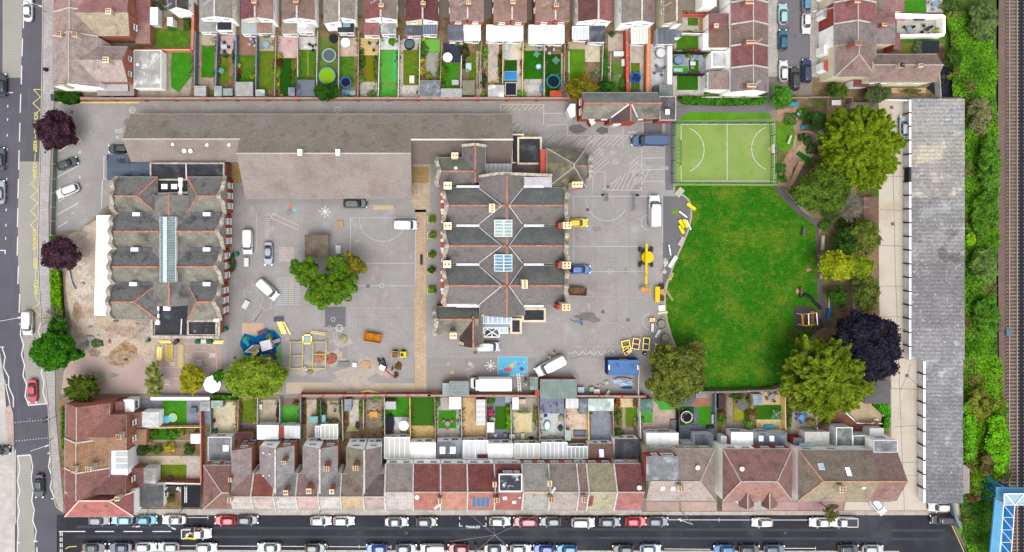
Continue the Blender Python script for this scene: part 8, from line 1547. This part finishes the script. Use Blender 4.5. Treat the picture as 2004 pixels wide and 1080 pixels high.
MB().prism([(p.x,p.y)for p in P],1.0,1.2).build('deck',wood(176,160,136,.2),r);MB().beam(P[0],P[1],.12,.5).beam(P[0],P[4],.12,.5).build('bulwark',M_OFFW,r,uv=False)
P=[W(*p,3)for p in((508,669),(528,664),(533,682),(513,688))];MB().prism([(p.x,p.y)for p in P],2.9,3.05).build('roof',mk(D(222,220,224),.6,(1,.05),None),r,uv=False);MB().prism([(p.x,p.y)for p in inset_poly(P,.3)],0,1.3).build('tower',M_TIMBER,r,uv=False)
for p in inset_poly(P,.15):MB().tube((p.x,p.y,0),(p.x,p.y,2.9),.07).build('post',M_TIMBER,r,uv=False)
MB().beam(W(486,676,1.4),W(480,664,.2),.6,.08).build('slide',mk(D(40,190,226),.3),r,uv=False);MB().beam(W(530,671,1.2),W(548,665,.2),.7,.08).build('ramp',M_MORTAR,r,uv=False);MB().beam(W(527,655,0),W(528,664,3.4),.1).build('mast',M_TIMBER,r,uv=False);MB().beam(W(528,686,1.2),W(540,703,.1),.7,.1).build('climbing_net',mk(D(90,90,96),.7),r,uv=False)
MB().beam(W(494,697,.3),W(505,684,1.2),.7,.1).build('gangplank',M_TIMBER,r,uv=False)
def plank_pile(px,py,L,ang,n,m,label,w=.16,name='timber_stack',cat='timber stack'):
 c=W(px,py,.3);r=empty(name,(c.x,c.y,0),label,cat);t=R(ang);u=Vector((math.cos(t),math.sin(t),0));v=Vector((-u.y,u.x,0));rr=random.Random(int(px))
 for k in range(n):
  o=Vector((c.x,c.y,.12+.13*(k%2)))+v*((k-n/2)*w*1.05)+u*rr.uniform(-.2,.2);MB().beam(o-u*(L/2),o+u*(L/2),w,.12).build('plank',m,r,uv=False)
 return r
plank_pile(552,641,2.6,-68,6,M_TIMBY,'fan of yellow decking boards above the ship');plank_pile(562,641,2.8,-62,2,M_TIMBER,'two brown boards leaning beside the yellow boards');plank_pile(311,691,2.6,88,6,M_TIMBY,'shorter stack of yellow timber, leftmost by the toy road');plank_pile(330,691,3.3,90,9,mk(D(232,206,120),.8),'wide stack of long yellow timber on the toy road');plank_pile(353,697,4.6,90,6,mk(D(226,208,150),.8),'tall narrow stack of pale boards on the toy road');plank_pile(510,703,3.8,8,3,M_TIMBER,'long tan board at the foot of the ship');plank_pile(624,651,3.0,-8,4,mk(D(226,206,160),.8),'thin pale battens above the timber frame');plank_pile(690,767,2.6,0,1,M_TIMBER,'single batten lying by the red wall');plank_pile(323,668,2.2,0,3,M_TIMBY,'short yellow boards against the west block parapet');plank_pile(428,669,1.8,0,4,M_TIMBY,'yellow crate boards at the west block corner')
bars('timber_bays','large yellow timber frame laid out in six bays on the playground','timber frame',[((566,669,.5),(640,669,.5)),((566,696,.5),(592,696,.5)),((613,693,.5),(638,693,.5)),((566,721,.5),(638,721,.5)),((569,669,.5),(567,721,.5)),((593,669,.5),(592,721,.5)),((613,668,.5),(612,721,.5)),((639,664,.5),(637,721,.5))],mk(D(226,206,120),.8,(1,.2),(6,.2)),.15,.2)
c=W(601,664,.5);r=empty('picnic_planter',(c.x,c.y,0),'square table with blue grey top and four yellow benches','picnic table');MB().box((c.x,c.y,.5),(1.1,1.1,.1)).build('table_top',mk(D(160,196,206),.6),r,uv=False)
for dx,dy in((0,.8),(0,-.8),(.8,0),(-.8,0)):MB().box((c.x+dx,c.y+dy,.35),(1.3,.28,.3)if dx==0 else(.28,1.3,.3)).build('bench',M_TIMBY,r,uv=False)
heap(604,673,4,4,(240,240,238),'white cloth bundle beside the square picnic table','cloth','cloth',.4,47)if 0 else None
def bench(px,py,L,w,ang,c_,label,name='bench',cat='bench',back=True,h=.45):
 c=W(px,py,h);r=empty(name,(c.x,c.y,0),label,cat);t=R(ang);u=Vector((math.cos(t),math.sin(t),0));v=Vector((-u.y,u.x,0));m=mk(D(*c_),.7);o=Vector((c.x,c.y,h))
 MB().beam(o-u*L/2,o+u*L/2,w,.08).build('seat',m,r,uv=False)
 if back:MB().beam(o-u*L/2+v*w/2+Vector((0,0,.35)),o+u*L/2+v*w/2+Vector((0,0,.35)),.08,.3).build('backrest',m,r,uv=False)
 for s_ in(-1,1):q=o+u*(L/2-.15)*s_;MB().box((q.x,q.y,h/2),(.12,w*.9,h),t).build('leg',m,r,uv=False)
for a in[(482,513,1.7,.9,90,(232,240,236),'white and green table by the diagonal van and west wall'),(662,488,1.6,1.0,90,(226,238,232),'white and green table right of the timber shelter'),(481,596,1.7,1.0,60,(228,236,234),'white and green table tilted by the snake marking')]:bench(*a,'play_table','table',False,.6)
bench(545,625,1.9,.8,4,(96,94,112),'grey purple picnic bench above the yellow boards',back=False);bench(514,650,2.0,.8,20,(96,88,104),'grey purple picnic bench tilted on the blue surface edge',back=False);bench(666,438,1.2,1.2,0,(196,164,130),'square sandpit lid by the pitch corner','sandpit','sandpit',False,.25);bench(825,508,2.0,.4,90,(60,66,80),'dark bench on the tan path west of the east block')
for a in[(1554,204,1.8,.6,0,(60,170,196),'turquoise bench against the cul-de-sac fence'),(1574,249,1.2,.6,5,(60,160,196),'turquoise bench above the stepping stone circle'),(1545,273,1.7,.5,70,(226,232,190),'cream bench on the grass mound'),(1607,262,1.6,.6,-55,(206,216,160),'pale slatted bench at the edge of the cypress'),(1573,453,1.6,.6,85,(120,108,104),'weathered bench on the field, upper one'),(1568,571,1.7,.6,88,(120,100,86),'weathered bench on the field beside the tyre snake'),(1610,475,2.8,.7,88,(214,206,190),'long pale double bench on the dark path'),(1622,588,2.8,.2,88,(236,232,226),'long thin white bench on the path'),(1622,612,2.6,.6,78,(60,120,196),'cranked blue bench on the path'),(1605,541,1.0,.2,100,(206,200,190),'short white rail bench under the lime tree')]:bench(*a)
lines('stepping_stones',[arc(1578,280,23,160,340,14)],3,mk(D(206,190,150),.9),5);sheet('sand_pit',[(1563,285),(1580,278),(1596,300),(1575,318),(1555,302)],mk(D(208,182,146),.95,(.6,.15),(5,.2)),4)
sheet('turf_mat',[(1557,302),(1563,295),(1592,312),(1581,320)],mk(D(40,116,30),.9,(.5,.1),(8,.2)),z=.12,th=.12);sheet('boardwalk',[(1565,314),(1575,318),(1553,360),(1542,366)],wood(206,176,138,.3),z=.25,th=.2)
PK=mk(D(238,226,50),.6,(1,.05),None)
for i,(x,y,a,l)in enumerate(((1353,404,-36,'yellow insulation pack lying alone across the kerb'),(1334,438,-62,'yellow insulation pack, left of the three together'),(1342,437,-62,'yellow insulation pack, right of the three together'),(1334,449,-62,'yellow insulation pack, lowest of the three together'))):
 c=W(x,y,.4);r=empty('insulation_pack',(c.x,c.y,0),l,'insulation pack');MB().box((c.x,c.y,.22),(1.8 if i else 2.0,.62,.44),R(a)).build('wrap',PK,r,uv=False)
for x,y,L,a,l in((1337,419,1.9,-38,'upper silver duct beside the round grass patch'),(1348,440,2.0,-65,'thin silver duct beside the insulation packs'),(1311,489,2.1,-80,'silver duct by the octagonal frame')):
 c=W(x,y,.3);t=R(a);u=Vector((math.cos(t),math.sin(t),0))*(L/2);o=Vector((c.x,c.y,.25));tag(MB().tube(o-u,o+u,.2,n=12).build('metal_duct',M_METAL,uv=False),l,'metal duct')
bench(1334,472,1.9,.8,60,(206,190,178),'pale board on the kerb at the field edge','board','board',False,.2);bench(1330,376,1.8,1.2,50,(196,196,176),'grey stone slab at the field corner','stone_slab','slab',False,.15);bench(1317,512,2.6,.8,56,(226,228,226),'stack of pale sheets at the field edge','sheet_stack','sheets',False,.4);bench(1295,603,1.3,1.2,8,(240,238,236),'white square board on the kerb','board','board',False,.2);bench(1297,612,2.0,.4,8,(224,236,160),'pale lime plank on the kerb','plank','plank',False,.25)
heap(1303,512,6,10,(226,226,216),'scatter of white tubs and sacks by the field edge','tubs','tubs',.5,48,(120,180,160));heap(1300,530,7,6,(236,226,210),'white and tan buckets by the field edge','buckets','buckets',.5,49);c=W(1287,576,1);r=empty('playhouse',(c.x,c.y,0),'bright yellow curved shelter with wooden crates','play shelter')
MB().box((c.x,c.y,.9),(.9,3.0,.15)).box((c.x+.0,c.y,.5),(.7,2.7,.65)).build('canopy',YEL,r,uv=False)
for k,y in enumerate((560,571,584)):c=W(1295,y,.6);r2=boxy('crate','crate',1295,y,.9,.9,.6,(200,150,100),('upper','middle','lower')[k]+' wooden crate behind the yellow curved shelter',parts='lid',c2=((70,50,44),(214,160,100),(90,66,66))[k])
bars('timber_trestle','long two bar timber trestle lying on the grass','trestle',[((1306,568,.3),(1317,587,.3)),((1304,570,.3),(1315,588,.3)),((1304,570,.3),(1306,568,.3)),((1315,588,.3),(1317,587,.3))],mk(D(226,206,150),.8));bars('timber_pallet','pale pallet lying at the field edge','pallet',[((1309,546,.2),(1315,534,.2)),((1312,548,.2),(1318,535,.2)),((1307,545,.2),(1312,548,.2)),((1313,533,.2),(1318,535,.2))],mk(D(230,210,150),.8),.18)
for x,y,l in((1295,634,'round grey picnic table with ring bench, upper one'),(1302,661,'round grey picnic table with ring bench, lower one')):
 c=W(x,y,.7);r=empty('picnic_table',(c.x,c.y,0),l,'picnic table');MB().disc((c.x,c.y),.75,.66,.72,24).build('table_top',mk(D(158,154,140),.8),r,uv=False);MB().ring((c.x,c.y),.75,.82,.6,.73,24).build('rim',M_TRIM,r,uv=False);MB().tube((c.x,c.y,0),(c.x,c.y,.66),.12).build('pedestal',M_METAL,r,uv=False)
 for k in range(3):MB().ring((c.x,c.y),1.0,1.25,.4,.46,8,a0=20+120*k,a1=90+120*k).build('bench',mk(D(176,170,164),.8),r,uv=False)
bench(1277,641,1.6,.5,88,(242,240,238),'white topped table next to the ring bench tables','play_table','table',False,.6);bench(1287,653,1.7,.5,60,(240,238,238),'white topped table tilted between the ring bench tables','play_table','table',False,.6)
def crib(px,py,w,d,ang,label,top,m=M_TIMBY,name='wooden_playhouse',cat='playhouse'):
 c=W(px,py,1);r=empty(name,(c.x,c.y,0),label,cat);t=R(ang);u=Vector((math.cos(t),math.sin(t),0));v=Vector((-u.y,u.x,0));o=Vector((c.x,c.y,0))
 for a in(-1,1):
  for q in(-1,1):z=o+u*(w/2*a)+v*(d/2*q);MB().beam(z,z+Vector((0,0,.9)),.12).build('post',m,r,uv=False)
  MB().beam(o+u*(w/2*a)-v*d/2+Vector((0,0,.9)),o+u*(w/2*a)+v*d/2+Vector((0,0,.9)),.16,.12).build('rail',m,r,uv=False)
 for k in(-1,0,1):MB().beam(o-u*w/2+v*(d/2*k)+Vector((0,0,.92)),o+u*w/2+v*(d/2*k)+Vector((0,0,.92)),.14,.12).build('rail',m,r,uv=False)
 MB().box((c.x,c.y,.5),(w-.2,d-.2,.08),t).build('shelf',mk(D(*top),.8),r,uv=False)
crib(1226,678,1.5,2.2,12,'yellow wooden play unit with six square openings',(150,130,80));crib(1245,673,1.3,2.0,-8,'grey topped wooden play unit leaning open',(110,96,108),M_TIMBER);crib(1265,673,1.2,2.3,-4,'yellow wooden play car frame',(110,100,108));crib(1289,683,1.4,1.7,-12,'yellow wooden play unit with a blue round seat',(226,190,80));crib(1227,688,1.2,1.0,35,'small brown wooden crate frame below the six opening unit',(140,100,96),M_TIMBER);crib(1277,626,.9,.5,0,'small tan pallet by the blue court arc',(206,160,110),M_TIMBER)
pool(1291,688,5.5,(24,110,206),(20,90,180),'round blue play seat at the tree edge',h=.9,lid=True,cat='seat',name='stool');pool(1262,692,3.5,(200,214,226),(50,60,80),'small round dark tub right of the wavy line',h=.6,cat='tub',name='tub')
lines('crazy_paving',[[(1272,699),(1280,690)],[(1268,702),(1278,700)]],7,mk(D(196,190,130),.9),6);sheet('grass_ring',arc(1322,414,7,0,345,14),mk(D(110,140,60),.95,(.6,.3),(6,.3)),5)
def goal(x0,y0,x1,y1,label):
 r=empty('mesh_goal',W(x0,y0,0),label,'goal');b=MB();m=mk(D(120,122,124),.6);
 for k in range(9):
  t=k/8;b.beam(W(x0,y0+(y1-y0)*t,1.5),W(x1,y0+(y1-y0)*t,.5),.03)
 for t in(0,.25,.5,.75,1):b.beam(W(x0+(x1-x0)*t,y0,1.5-t),W(x0+(x1-x0)*t,y1,1.5-t),.05)
 b.build('mesh',m,r,uv=False);b=MB();
 for y in(y0,y1):b.beam(W(x0,y,0),W(x0,y,1.5),.08)
 b.build('posts',m,r,uv=False)
goal(1237,379,1243,412,'long grey mesh goal standing near the minibus');goal(1184,378,1190,393,'short grey mesh goal near the hatched bays');heap(1248,382,4,2.5,(40,50,90),'dark blue bag beside the long mesh goal','bag','bag',.5,50);heap(1180,381,3,2,(36,44,90),'navy bag beside the short mesh goal','bag','bag',.5,51)
def ladder(p,q,w,label):
 r=empty('ladder',W(*p[:2],0),label,'ladder');P,Q=W(*p),W(*q);n=(Q-P).cross(Vector((0,0,1))).normalized()*w/2;m=M_WHITE
 for s_ in(-1,1):MB().beam(P+n*s_,Q+n*s_,.08).build('rail',m,r,uv=False)
 b=MB();k=int((Q-P).length/.3)
 for i in range(1,k):c=P.lerp(Q,i/k);b.beam(c-n,c+n,.06)
 b.build('rungs',m,r,uv=False)
ladder((1014,729,.3),(1017,766,1.8),.5,'white ladder lying from the mural to the brick wall');ladder((1187,776,2.0),(1193,764,.3),.45,'grey ladder leaning on the red wall');ladder((363.5,952,2.6),(363.5,984,2.6),.35,'white ladder lying on the black garage roof')
r=empty('climbing_frame',W(1583,625,0),'orange, white and blue ladder climbing frame by the field','climbing frame');OR_=mk(D(232,160,30),.5)
for x0,x1,n in((1570,1571,6),(1589,1590,6)):
 b=MB()
 for k in range(n):b.beam(W(x0-2,616+4*k,2),W(x1+3,616+4*k,2),.08)
 b.build('rungs',OR_,r,uv=False)
for s in(((1569,615,2),(1595,612,2),OR_),((1572,637,2),(1600,635,2),OR_),((1582,613,2),(1583,637,2),M_WHITE),((1598,612,2),(1600,636,2),M_WHITE),((1569,615,2),(1572,637,2),OR_),((1569,615,2),(1578,614,2.05),BL2),((1592,635,2),(1599,635,2.05),BL2)):MB().beam(W(*s[0]),W(*s[1]),.16,.14).build('beam',s[2],r,uv=False)
for p in((1569,615),(1572,637),(1598,612),(1600,636)):c=W(*p,2);MB().tube((c.x,c.y,0),(c.x,c.y,2),.06).build('post',M_WHITE,r,uv=False)
b=MB();sp=[(1565,580),(1572,577),(1580,578),(1587,582),(1592,589),(1597,595),(1604,600),(1606,605)]
for i in range(len(sp)-1):b.tube(W(*sp[i],.35),W(*sp[i+1],.35),.32,n=10)
tag(b.build('tyre_snake',mk(D(44,50,60),.8,(2,.3),(6,.3)),uv=False),'dark winding caterpillar tunnel at the field edge','tunnel')
heap(1562,570,4,6,(200,168,120),'sandy tree stump under the field bench','stump','stump',.15,52);heap(1583,527,5,5,(176,150,110),'round sandy stump patch on the field','stump','stump',.15,53);c=W(1670,600,.8);tag(MB().beam(W(1670,560,.9),W(1671,645,.9),.5,.3).build('fallen_trunk',mk(D(176,170,152),.9,(2,.2),(6,.2)),uv=False),'pale bare log lying above the copper beech','log')
for i,(x,y)in enumerate(((463,498),(441,645),(590,549),(288,667))):pool(x,y,3.5,(40,170,110),(24,130,90),('green dome bin by the west block shrub','green dome bin at the west block corner','green dome bin hidden in the big playground tree','green tub at the corner of the building site')[i],h=1.0,lid=True,cat='bin',name='bin')
boxy('bin','bin',343,670,.9,.7,1.0,(74,78,88),'tilted dark grey bin against the west block parapet',40);boxy('bin','bin',386,669,.9,.7,1.0,(30,110,80),'left green bin by the west block parapet');boxy('bin','bin',409,669,.9,.7,1.0,(34,116,84),'right green bin by the west block parapet');boxy('storage_box','box',398,668,1.0,.7,.7,(236,230,224),'white box between two green bins');boxy('wheelbarrow','pallet',291,727,1.0,.7,.3,(60,84,150),'blue crate on a grey slab by the feathery tree',-50)
boxy('storage_box','box',1137,763,1.2,1.0,.9,(150,170,200),'blue grey box beside the corrugated store',0,c2=(196,206,220));boxy('trough','trough',1143,771,2.0,.4,.6,(60,170,200),'turquoise trough against the red wall');boxy('storage_box','box',1158,762,.8,.8,.7,(150,196,160),'pale green box by the red wall');boxy('freezer','box',1168,766,1.1,.8,.8,(236,228,226),'white box by the red wall');boxy('storage_box','bench',852,770,1.5,.45,.5,(232,170,60),'orange yellow bench box left of the playground stores');boxy('pier_cap','pier',1052,769,.9,1.2,2.1,(180,96,70),'rounded red brick pier beside the corrugated store');boxy('board','board',1253,722,.4,1.7,.1,(220,150,96),'narrow orange board right of the blue container');boxy('slab_stack','slabs',672,713,2.2,1.0,.4,(150,148,150),'grey slab in a timber surround',c2=(140,138,140));boxy('board_box','box',694,714,.8,.8,.5,(242,242,240),'upper white square box by the sand heap');boxy('board_box','box',694,721,.8,.7,.5,(236,236,234),'lower white square box by the sand heap')if 0 else None
bars('pipe_run','thin bent scaffold poles lying across the court corner','poles',[((1115,704,.2),(1148,696,.2)),((1148,696,.2),(1186,705,.2)),((1186,705,.2),(1252,700,.2)),((1115,704,.2),(1135,744,.2))],mk(D(170,168,168),.6),.045,.05);bars('leaning_post','slim dark post between the ship and snake marking','post',[((439+0,629,0),(439,629,.0)),((498,629,.1),(514,606,3.5))],M_TRIM,.08);bars('gate_sail','flat yellow kite shaped boards by the red wall','boards',[((706,768,.2),(722,765,.2),.4),((722,765,.2),(745,770,.2),.4),((745,770,.2),(760,767,.2),.3)],M_TIMBY,.4,.06);bars('toy_bicycle','small blue and white frame lying on the oil stain','frame',[((1116,626,.3),(1128,631,.3)),((1128,628,.3),(1140,634,.3)),((1137,626,.3),(1139,636,.3),.4)],mk(D(90,130,200),.6),.12)  # slim dark post is one slanted bar; its other bar has no length
SK=mk(D(206,160,130),.6,None,None)
def person(px,py,face,top,leg,label,head=(60,44,34),hat=None,arms=(25,35),walk=.15):
 c=W(px,py,.9);r=empty('person',(c.x,c.y,0),label,'person',rz=R(face))
 def skin(name,J,E,m,sub=1):
  me=bpy.data.meshes.new(name);me.from_pydata([j[0]for j in J],E,[]);o=bpy.data.objects.new(name,me);col.objects.link(o);o.parent=r
  o.modifiers.new('s','SKIN');
  if not me.skin_vertices:me.attributes.new('skin','FLOAT','POINT')
  bpy.context.view_layer.objects.active=o
  for v,j in zip(me.skin_vertices[0].data,J):v.radius=j[1]if isinstance(j[1],tuple)else(j[1],j[1])
  me.skin_vertices[0].data[0].use_root=True;md=o.modifiers.new('u','SUBSURF');md.levels=sub;md.render_levels=sub;me.materials.append(m);return o
 def arm(s,a):a=R(a);return[(.02,s*.19,1.42),(.02+.28*math.sin(a),s*.24,1.42-.28*math.cos(a)),(.02+.52*math.sin(a)+.06,s*.22,1.42-.28*math.cos(a)-.22*math.cos(a*1.6))]
 AL,AR=arm(1,arms[0]),arm(-1,arms[1]);w=walk
 J=[((0,0,.95),(.14,.12)),((0,0,1.2),(.15,.11)),((0,0,1.4),(.16,.11)),((0,0,1.5),.055),((.01,0,1.58),.075),((.02,0,1.68),(.09,.105)),((.02,0,1.77),.07)];E=[(i,i+1)for i in range(6)]
 for A in(AL,AR):n=len(J);J+=[(A[0],.06),(A[1],.048),(A[2],.034)];E+=[(2,n),(n,n+1),(n+1,n+2)]
 for s,q in((1,w),(-1,-w)):n=len(J);J+=[((0,s*.1,.88),.09),((q*.6,s*.1,.5),.065),((q,s*.1,.1),.045),((q+.14,s*.11,.05),.04)];E+=[(0,n),(n,n+1),(n+1,n+2),(n+2,n+3)]
 skin('body',J,E,SK,2)
 for A,s in((AL,1),(AR,-1)):
  d=(Vector(A[2])-Vector(A[1])).normalized();H0=Vector(A[2])+d*.05;Jh=[(tuple(A[2]),.03),(tuple(H0),(.035,.018))];Eh=[(0,1)]
  for k,L in enumerate((.07,.085,.08,.06)):y=s*.0+(k-1.5)*.02;n=len(Jh);Jh+=[(tuple(H0+d*.04+Vector((y,0,0))),.009),(tuple(H0+d*(.04+L*.6)+Vector((y,-s*.01,0))),.008),(tuple(H0+d*(.04+L)+Vector((y,-s*.03,0))),.007)];Eh+=[(1,n),(n,n+1),(n+1,n+2)]
  n=len(Jh);Jh+=[(tuple(H0+Vector((.045,0,0))),.01),(tuple(H0+d*.04+Vector((.06,-s*.01,0))),.009)];Eh+=[(1,n),(n,n+1)];skin('hand',Jh,Eh,SK)
 skin('jacket',[((0,0,.92),(.17,.15)),((0,0,1.2),(.175,.14)),((0,0,1.41),(.17,.13)),(AL[0],.085),(AL[1],.07),(tuple(Vector(AL[1]).lerp(Vector(AL[2]),.85)),.05),(AR[0],.085),(AR[1],.07),(tuple(Vector(AR[1]).lerp(Vector(AR[2]),.85)),.05)],[(0,1),(1,2),(2,3),(3,4),(4,5),(2,6),(6,7),(7,8)],mk(D(*top),.7,None,None),2)
 skin('trousers',[((0,0,.95),(.15,.135)),((0,.1,.86),.105),((w*.6,.1,.5),.085),((w*.95,.1,.13),.065),((0,-.1,.86),.105),((-w*.6,-.1,.5),.085),((-w*.95,-.1,.13),.065)],[(0,1),(1,2),(2,3),(0,4),(4,5),(5,6)],mk(D(*leg),.8,None,None),2)
 def loc(b,n,m):o=b.build(n,m,None,uv=False);o.data.transform(Matrix.Translation(o.location));o.parent=r;o.location=(0,0,0)
 b=MB();b.disc((0,0),.115,1.7,1.8,16).disc((0,0),.08,1.8,1.85,16);loc(b,'helmet' if hat else 'hair',mk(D(*(hat or head)),.5,None,None))
 for s in(-1,1):loc(MB().box((.11,s*.035,1.69),(.02,.025,.012)),'eye',M_BLACK)
 loc(MB().box((.125,0,1.655),(.03,.025,.04)),'nose',SK);loc(MB().box((.11,0,1.615),(.015,.05,.01)),'mouth',mk(D(150,70,70),.5,None,None))
 return r
HV=(226,236,60)
person(1075,698,210,HV,(60,64,80),'worker in a bright yellow vest with pale helmet beside the open white van',hat=(226,240,140));person(1086,689,140,HV,(70,60,60),'worker in a yellow vest with bare dark hair behind the open white van',arms=(50,20));person(1029,741,-80,(40,60,150),(40,44,60),'worker in a blue top bending by the mural corner',arms=(60,60));person(1028,750,200,(200,220,40),(40,44,50),'worker in a yellow green vest right of the white ladder',hat=(240,240,240),arms=(70,50))
person(768,722,160,(90,70,150),(60,60,70),'worker in a purple top standing beside the mini digger',arms=(40,50));person(1109,1017,90,(50,54,56),(40,40,44),'pedestrian in dark clothes between the short grey car and large white car');person(393,1035,30,(232,120,60),(40,40,50),'worker in an orange vest standing beside the loaded white truck',arms=(60,30));person(386,1032,200,(210,100,60),(46,46,50),'worker in a rusty orange top behind the loaded white truck',arms=(50,50))
LN=[]
for x0,y0,x1,y1,h,m,l in FEN:
 p,q=W(x0,y0,0),W(x1,y1,0);L=(q-p).length;n=int(L*26);t=rng.uniform(0,1,n)
 k=(np.sin(t*L*1.3+x0)+np.sin(t*L*.55+y0))>.1;t=t[k];s=rng.normal(0,.38,len(t))
 d=(q-p).normalized();LN.append(np.stack([p.x+(q.x-p.x)*t-d.y*s,p.y+(q.y-p.y)*t+d.x*s,rng.uniform(.08,.45,len(t))],1))
P=np.concatenate(LN);tag(leaf_obj('ground_cover',leaf_quads(P,np.tile([[0,0,1.]],(len(P),1)),.17,.6,.6),mk(D(96,128,50),.8,(1.5,.4),None,tint=(D(150,120,70),.6,.5,.6),isl=.5,tint2=(D(60,90,36),.9,.5,.6))),kind='stuff')
def specks(n,x0,y0,x1,y1,c,s,name,z=.05):
 X=rng.uniform(x0,x1,n);Y=rng.uniform(y0,y1,n);P=np.array([W(a,b,z)for a,b in zip(X,Y)]);tag(leaf_obj(name,leaf_quads(P,np.tile([[0,0,1.]],(n,1)),s,.8,.35),mk(D(*c),.9,(1,.3),None,isl=.5)),kind='stuff')
specks(900,140,470,300,715,(190,176,160),.1,'rubble');specks(260,560,640,800,745,(206,190,166),.08,'rubble');specks(240,1530,200,1605,360,(150,120,90),.12,'bark');specks(160,1160,380,1310,700,(150,146,146),.05,'grit');specks(600,1310,390,1595,750,(120,140,50),.07,'clover',.03);specks(70,1330,400,1595,740,(236,238,226),.06,'fallen_petals',.05)
rr=random.Random(21)
for i in range(26):
 x,y=rr.choice(((rr.uniform(460,800),rr.uniform(400,740)),(rr.uniform(1110,1290),rr.uniform(380,690)),(rr.uniform(120,200),rr.uniform(220,440)),(rr.uniform(1120,1290),rr.uniform(270,370))))
 g=rr.choice((152,158,176,182));w,h_=rr.uniform(5,20),rr.uniform(4,16)
 sheet('tar_patch',rc(x,y,x+w,y+h_)if i%2 else[(x+w*.6*math.cos(k)*rr.uniform(.7,1.1),y+h_*.6*math.sin(k)*rr.uniform(.7,1.1))for k in(0,.6,1.2,1.9,2.5,3.1,3.7,4.4,5,5.7)],mk(D(g,g-5,g-3),.95,(.5,.06),(4,.1)),z=.0125+.00012*i)
lines('surface_joint',[[(1205,385),(1206,700)],[(1232,385),(1233,690)],[(1165,395),(1166,690)],[(1150,470),(1151,700)],[(840,693),(1050,690)],[(700,430),(701,740)],[(760,430),(762,740)],[(640,620),(812,622)],[(480,400),(480,640)],[(970,662),(1040,760)],[(108,350),(215,352)],[(240,208),(980,206)],[(108,262),(160,258),(210,262)]],.5,mk(D(146,141,142),.95),4.4)
lines('tyre_marks',[[(150,1031),(700,1034),(1300,1036),(1850,1038)],[(150,1050),(700,1051),(1300,1053),(1850,1055)]],5,mk(D(72,75,83),.85,(.3,.2),(4,.3)),2);lines('tyre_marks',[[(62,-20),(58,180),(54,312)],[(20,420),(24,640),(40,860)]],5,mk(D(104,102,111),.9,(.3,.1),(4,.15)),1.6)
for i,(x,y)in enumerate(((795,1043),(1537,1043),(58,819),(1747,438),(1775,735),(930,690),(1229,626),(1190,365),(460,700),(1745,210),(140,219),(720,560),(1150,410),(1180,610),(1556,70),(1541,55))):
 c=W(x,y,.03);MB().box((c.x,c.y,.031),(.65,.6,.012)).build('drain_cover',mk(D(130,126,124)if y<1000 else D(100,102,108),.8,(2,.2),(8,.3),('brick',.15,.15,.03,.4,0)),kind='structure')
for i,(x,y,w,h_,c)in enumerate(((200,600,26,16,(216,202,184)),(168,560,16,30,(220,206,188)),(250,650,30,14,(190,170,150)),(160,520,14,18,(224,210,194)),(235,700,26,10,(184,160,134)),(282,640,18,18,(192,178,162)),(200,735,40,8,(184,172,164)),(185,690,12,10,(168,148,126)),(150,610,10,20,(170,146,122)))):
 sheet('trodden_soil',[(x+w*math.cos(k*.42)*rr.uniform(.6,1.2),y+h_*math.sin(k*.42)*rr.uniform(.6,1.2))for k in range(15)],mk(D(*c),.95,(.6,.15),(3,.3),tint=(D(*[v*.86 for v in c]),.8,.48,.62),bump=.8),z=.0265+.0006*i)
for i,(x,y)in enumerate(((162,555),(226,628),(268,634),(214,668),(246,704),(176,640),(258,690))):
 heap(x,y,rr.uniform(3,6),rr.uniform(2,5),rr.choice(((206,196,184),(176,140,110),(190,182,174))),('small mound beside the curved pale wall','rubble mound above the branch heap','rubble mound at the west block corner','rubble mound right of the cut greenery','low mound on the lower edge of the dug sand','small mound left of the branch heap','mound at the right end of the dug sand')[i],'mound','soil_mound',.35,60+i)
